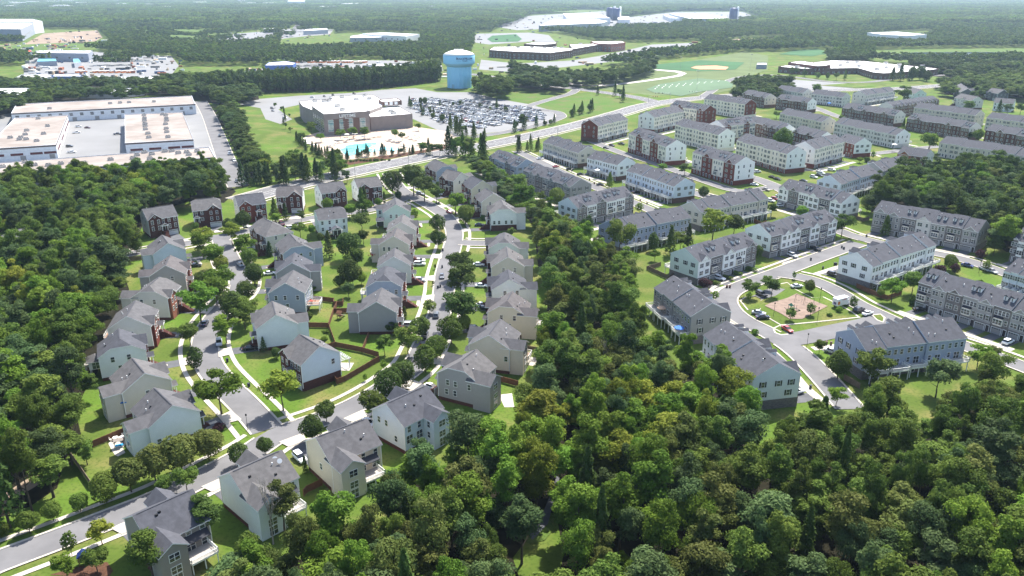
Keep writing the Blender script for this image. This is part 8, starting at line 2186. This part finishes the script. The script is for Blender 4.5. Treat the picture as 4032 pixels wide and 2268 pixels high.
def table_set(v, x, y, z, label, col=3):
    p = V(v, x, y, z)
    e = empty('patio_table', (p.x, p.y, z)); tag(e, label, 'table', 'patio tables')
    MB().lathe([(.7, .7), (.72, .72), (.7, .75)], 14).obj('table_top', CHAIRS[col], e)
    MB().tube((0, 0, 0), (0, 0, .7), .06, n=6).lathe([(.3, 0), (.3, .04)], 10).obj('pedestal', BLACKM, e)
    cm = MB().box(-.25, -.25, .4, .25, .25, .46).box(-.25, .2, .46, .25, .26, .95).mesh('seat', CHAIRS[col])
    lm = MB().box(-.02, -.02, 0, .02, .02, .4).mesh('leg', BLACKM)
    for k in range(4):
        a = k * math.pi / 2 + .4
        c = empty('patio_chair', (p.x + 1.15 * math.cos(a), p.y + 1.15 * math.sin(a), z), a - math.pi / 2); tag(c, 'chair at the %s' % label[:60], 'chair', 'patio chairs')
        place('seat', cm, c)
        for sx in (-.21, .21):
            for sy in (-.21, .21): place('leg', lm, c, (sx, sy, 0))
table_set('zU', 560, 250, .1, 'round table at the curved end of the patio')
table_set('zU', 690, 235, .1, 'second round table on the patio by the fence')
table_set('zU', 965, 230, 1.0, 'round white table on the low deck of the pale blue corner house')
table_set('t13', 930, 480, 2.45, 'table under the red parasol', 3)
table_set('t02', 1250, 1175, 2.85, 'table under the blue parasol', 0)
table_set('zF', 905, 490, 2.75, 'dark table on the semi-round deck', 4)
table_set('zC', 840, 700, 2.45, 'table on the white stair deck', 0)
table_set('zC', 1860, 480, 1.65, 'table on the small deck of the dark grey house', 0)
table_set('zC', 1090, 210, 2.95, 'table on the curved deck of the slate blue house', 1)
table_set('zB', 1380, 480, 2.95, 'dark seat group on the screened porch deck', 4)
table_set('zB', 2060, 850, 2.95, 'table on the red deck', 1)
table_set('t03', 1750, 1240, 2.65, 'table on the taupe house deck', 2)
table_set('t32', 1290, 740, 3.1, 'table on the first deck of the slate blue row', 1)
table_set('t32', 2030, 720, 3.1, 'table on the corner deck of the slate blue row', 3)
# screened porch, pergola, sunroom, swing, climbing frame, slide, dishes
def screen_porch(v, x, y, rz, label, w=3.4, d=3.2, z0=2.9, h=2.5):
    p = V(v, x, y, z0)
    e = empty('screened_porch', (p.x, p.y, z0), rz); tag(e, label, 'porch')
    pm = MB().box(-.08, -.08, 0, .08, .08, h).mesh('post', TRIM)
    for sx in (-1, 0, 1):
        for sy in (-1, 1): place('post', pm, e, (sx * w / 2, sy * d / 2, 0))
    sm = mat('insect_screen', srgb(30, 32, 36), .5)
    for (a, b, c, dd) in ((-w / 2, -d / 2 - .02, w / 2, -d / 2 + .02), (-w / 2, d / 2 - .02, w / 2, d / 2 + .02), (-w / 2 - .02, -d / 2, -w / 2 + .02, d / 2), (w / 2 - .02, -d / 2, w / 2 + .02, d / 2)):
        MB().box(a, b, .1, c, dd, h - .1).obj('screen', sm, e)
    r = roof_slab(d, w, .9, ov=.3); r.v = [(-y_, x_, z_) for x_, y_, z_ in r.v]
    r.obj('roof', [SHINGLE[2], TRIM], e, (0, 0, h))
    MB().prism([(-w / 2, -d / 2 - .03), (w / 2, -d / 2 - .03), (w / 2, -d / 2), (-w / 2, -d / 2)], h - .25, h + .05).obj('beam', TRIM, e)
def house_rz(i): return HOUSES[i]['root'].rotation_euler.z
screen_porch('zB', 1500, 500, house_rz(13), 'gabled screened porch on the pale teal house deck')
screen_porch('zD', 226, 340, house_rz(20), 'white framed screened porch behind the teal house')
p = V('zC', 1555, 1240); e = empty('pergola', (p.x, p.y, 0), house_rz(19)); tag(e, 'white pergola behind the corner brick house', 'pergola')
pm = MB().box(-.12, -.12, 0, .12, .12, 2.9).mesh('post', TRIM)
for sx in (-1, 1):
    for sy in (-1, 1): place('post', pm, e, (sx * 2.4, sy * 1.7, 0))
for k in range(7): MB().box(-2.8 + k * .9, -2.2, 3.1, -2.68 + k * .9, 2.2, 3.26).obj('rafter', TRIM, e)
for sy in (-1, 1): MB().box(-2.9, sy * 1.7 - .07, 2.85, 2.9, sy * 1.7 + .07, 3.08).obj('beam', TRIM, e)
sheet('patio', [p + Vector((a, b, 0)) for a, b in ((-3.4, -2.6), (3.2, -2.8), (3.6, 2.4), (-3.2, 2.6))], CONC, .05)
a, b = V('t32', 272, 140), V('t32', 455, 185)
e = empty('swing_frame', ((a.x + b.x) / 2, (a.y + b.y) / 2, .3), math.atan2(b.y - a.y, b.x - a.x)); tag(e, 'dark swing frame at the back of the playground', 'swing'); L_ = (b - a).length
MB().tube((-L_ / 2, 0, 2.6), (L_ / 2, 0, 2.6), .07, n=6).obj('top_rail', BLACKM, e)
for x in (-L_ / 2, 0, L_ / 2):
    MB().tube((x, -.9, 0), (x, 0, 2.6), .05, n=6).obj('leg', BLACKM, e); MB().tube((x, .9, 0), (x, 0, 2.6), .05, n=6).obj('leg', BLACKM, e)
for x in (-L_ * .3, -L_ * .15, L_ * .15, L_ * .3):
    MB().box(x - .22, -.1, .5, x + .22, .1, .55).tube((x - .2, 0, .55), (x - .2, 0, 2.6), .015, n=4).tube((x + .2, 0, .55), (x + .2, 0, 2.6), .015, n=4).obj('swing_seat', BLACKM, e)
p = V('t32', 240, 245); e = empty('climbing_frame', (p.x, p.y, .3), .3); tag(e, 'green climbing frame with peaked roof and slide on the playground', 'climbing frame')
GRN = mat('play_green', srgb(30, 84, 66), .5)
for x in (-1.2, 0, 1.2):
    for y in (-.6, .6): MB().tube((x, y, 0), (x, y, 2.4), .06, n=6).obj('post', BLACKM, e)
MB().box(-1.25, -.65, 1.1, 1.25, .65, 1.18).obj('platform', BLACKM, e)
MB().add([(-1.4, -.8, 2.4), (0, -.8, 2.4), (0, .8, 2.4), (-1.4, .8, 2.4), (-.7, 0, 3.3)], [(0, 1, 4), (1, 2, 4), (2, 3, 4), (3, 0, 4), (3, 2, 1, 0)]).obj('roof', GRN, e)
MB().add([(1.25, -.3, 1.15), (1.25, .3, 1.15), (3.2, .3, .15), (3.2, -.3, .15), (1.25, -.3, 1.0), (3.2, -.3, 0), (1.25, .3, 1.0), (3.2, .3, 0)], [(0, 3, 2, 1), (0, 4, 5, 3), (1, 2, 7, 6), (4, 6, 7, 5)]).obj('slide', GRN, e)
MB().tube((-1.25, -.6, .1), (-2.6, -.9, 1.6), .07, n=6).tube((-1.25, .6, .1), (-2.6, .9, 1.6), .07, n=6).obj('climber', GRN, e)
for x, y, rz, lab, m in (('zC', (1555, 470), 1.2, 'wooden play tower with pale slides in the dark grey house garden', FENCE), ('t03', (850, 1330), .4, 'blue play set half hidden by trees at the bottom left', PAINTS['blue'])):
    p = V(x, y[0], y[1]); e = empty('play_set', (p.x, p.y, 0), rz); tag(e, lab, 'play set')
    for sx in (-.7, .7):
        for sy in (-.7, .7): MB().box(sx - .06, sy - .06, 0, sx + .06, sy + .06, 2.3).obj('post', FENCE, e)
    MB().box(-.8, -.8, 1.1, .8, .8, 1.2).obj('platform', FENCE, e)
    MB().add([(-1, -1, 2.2), (1, -1, 2.2), (1, 1, 2.2), (-1, 1, 2.2), (0, -1, 3), (0, 1, 3)], [(0, 4, 5, 3), (1, 2, 5, 4), (0, 1, 4), (2, 3, 5)]).obj('roof', m, e)
    MB().add([(.8, -.3, 1.2), (.8, .3, 1.2), (3, .3, .2), (3, -.3, .2)], [(0, 3, 2, 1)]).obj('slide', m if m is not FENCE else mat('pale_slide', srgb(170, 210, 210), .4), e)
DISHM = MB().lathe([(.42, .12), (.3, .04), (.1, 0), (.02, 0)], 14).mesh('dish', TRIM)
for x, y, lab in ((1560, 330, 'white satellite dish on the teal house roof, left of two'), (1680, 385, 'white satellite dish on the teal house roof, right of two')):
    p = V('zI', x, y, 10.4)
    e = empty('satellite_dish', (p.x, p.y, 10.3)); tag(e, lab, 'satellite dish', 'satellite dishes')
    MB().tube((0, 0, -.8), (0, 0, .3), .03, n=6).obj('mast', BLACKM, e)
    d_ = place('dish', DISHM, e, (0, 0, .4)); d_.rotation_euler = (1.1, 0, .6); d_.scale = (1.3, 1.3, 1.3)
p = V('zU', 630, 390); e = empty('garden_swing_seat', (p.x, p.y, .1), .4); tag(e, 'canopied garden seat with blue cushion on the patio', 'garden seat')
MB().box(-.9, -.45, .4, .9, .45, .55).obj('seat', mat('cyan_cushion', srgb(40, 140, 190), .8), e)
MB().box(-1.1, -.7, 1.9, 1.1, .7, 1.96).obj('canopy', mat('taupe_canvas', srgb(120, 112, 106), .8), e)
for sx in (-1, 1): MB().tube((sx, -.7, 0), (sx, 0, 1.9), .04, n=6).tube((sx, .7, 0), (sx, 0, 1.9), .04, n=6).obj('frame', BLACKM, e)
p = V('zS', 1000, 455); e = empty('entrance_sign', (p.x, p.y, 0), .7); tag(e, 'low stone entrance sign on the bank below the club car park', 'sign')
MB().box(-2.4, -.4, 0, 2.4, .4, 1.9).obj('stone_base', BRICK['stone'], e); MB().box(-2, -.46, .6, 2, -.41, 1.6).obj('sign_panel', mat('sign_panel_tan', srgb(170, 160, 146), .7), e)
# sunroom wing of the clipped gable house on the west side
p = V('t02', 955, 700, 5.5); e = empty('sunroom', (p.x, p.y, 0), HOUSES[2]['root'].rotation_euler.z); tag(e, 'white sunroom with low grey roof on posts beside the left wood', 'sunroom')
MB().box(-2.2, -1.8, 2.8, 2.2, 1.8, 5.2).obj('wall', SIDE['white'], e)
r = roof_slab(4.4, 3.6, 1.2, ov=.35, clip=(1, 1)); r.obj('roof', [SHINGLE[1], TRIM], e, (0, 0, 5.2))
for sx in (-1, 1):
    for sy in (-1, 1): MB().box(sx * 2 - .1, sy * 1.6 - .1, 0, sx * 2 + .1, sy * 1.6 + .1, 2.8).obj('post', TRIM, e)
for sx in (-1, 1): window(e, 'slide', 0, sx * 1.8, 3.0, 0 if sx > 0 else math.pi)
window(e, 'slide', -2.2, 0, 3.0, math.pi / 2); window(e, 'slide', 2.2, 0, 3.0, -math.pi / 2)
# clipped hedges on the drives of the pale green end row
for x, y, lab in ((575, 268, 'left'), (690, 225, 'second'), (775, 185, 'third'), (905, 148, 'right')):
    p, q = V('zJ', x - 45, y - 12), V('zJ', x + 45, y + 14)
    d = q - p; L_ = d.length; rng = np.random.default_rng(int(x))
    n = 700; c = np.stack([rng.uniform(-L_ / 2, L_ / 2, n), rng.uniform(-.8, .8, n), rng.uniform(.1, 1.2, n)], 1)
    f = rng.integers(0, 3, n); c[f == 0, 1] = np.sign(c[f == 0, 1]) * .8; c[f == 1, 2] = 1.2
    nm = np.where((f == 0)[:, None], np.stack([np.zeros(n), np.sign(c[:, 1]), np.zeros(n)], 1), np.array([0, 0, 1.0])) + rng.normal(size=(n, 3)) * .4
    o = place('hedge', leaves_mesh('hedge', c, nm, np.full(n, .3), rng.random(n), rng), None, ((p.x + q.x) / 2, (p.y + q.y) / 2, .05), math.atan2(d.y, d.x))
    tag(o, 'clipped hedge on the drives of the pale green end row, %s of four' % lab, 'hedge', 'clipped hedges')

# ------------------------------------------------------------------ air
hz = bpy.data.materials.new('haze'); hz.use_nodes = True
nt = hz.node_tree; nt.nodes.clear()
out = nt.nodes.new('ShaderNodeOutputMaterial'); pv = nt.nodes.new('ShaderNodeVolumePrincipled')
pv.inputs['Color'].default_value = (.60, .80, 1.0, 1); pv.inputs['Density'].default_value = 0.00006; pv.inputs['Anisotropy'].default_value = 0.3
nt.links.new(pv.outputs[0], out.inputs['Volume'])
hb = MB().box(-15500, -1200, -1.0, 15500, 21000, 130.0).obj('haze', hz)
hb['kind'] = 'stuff'; hb['label'] = 'thin summer haze over the whole landscape'
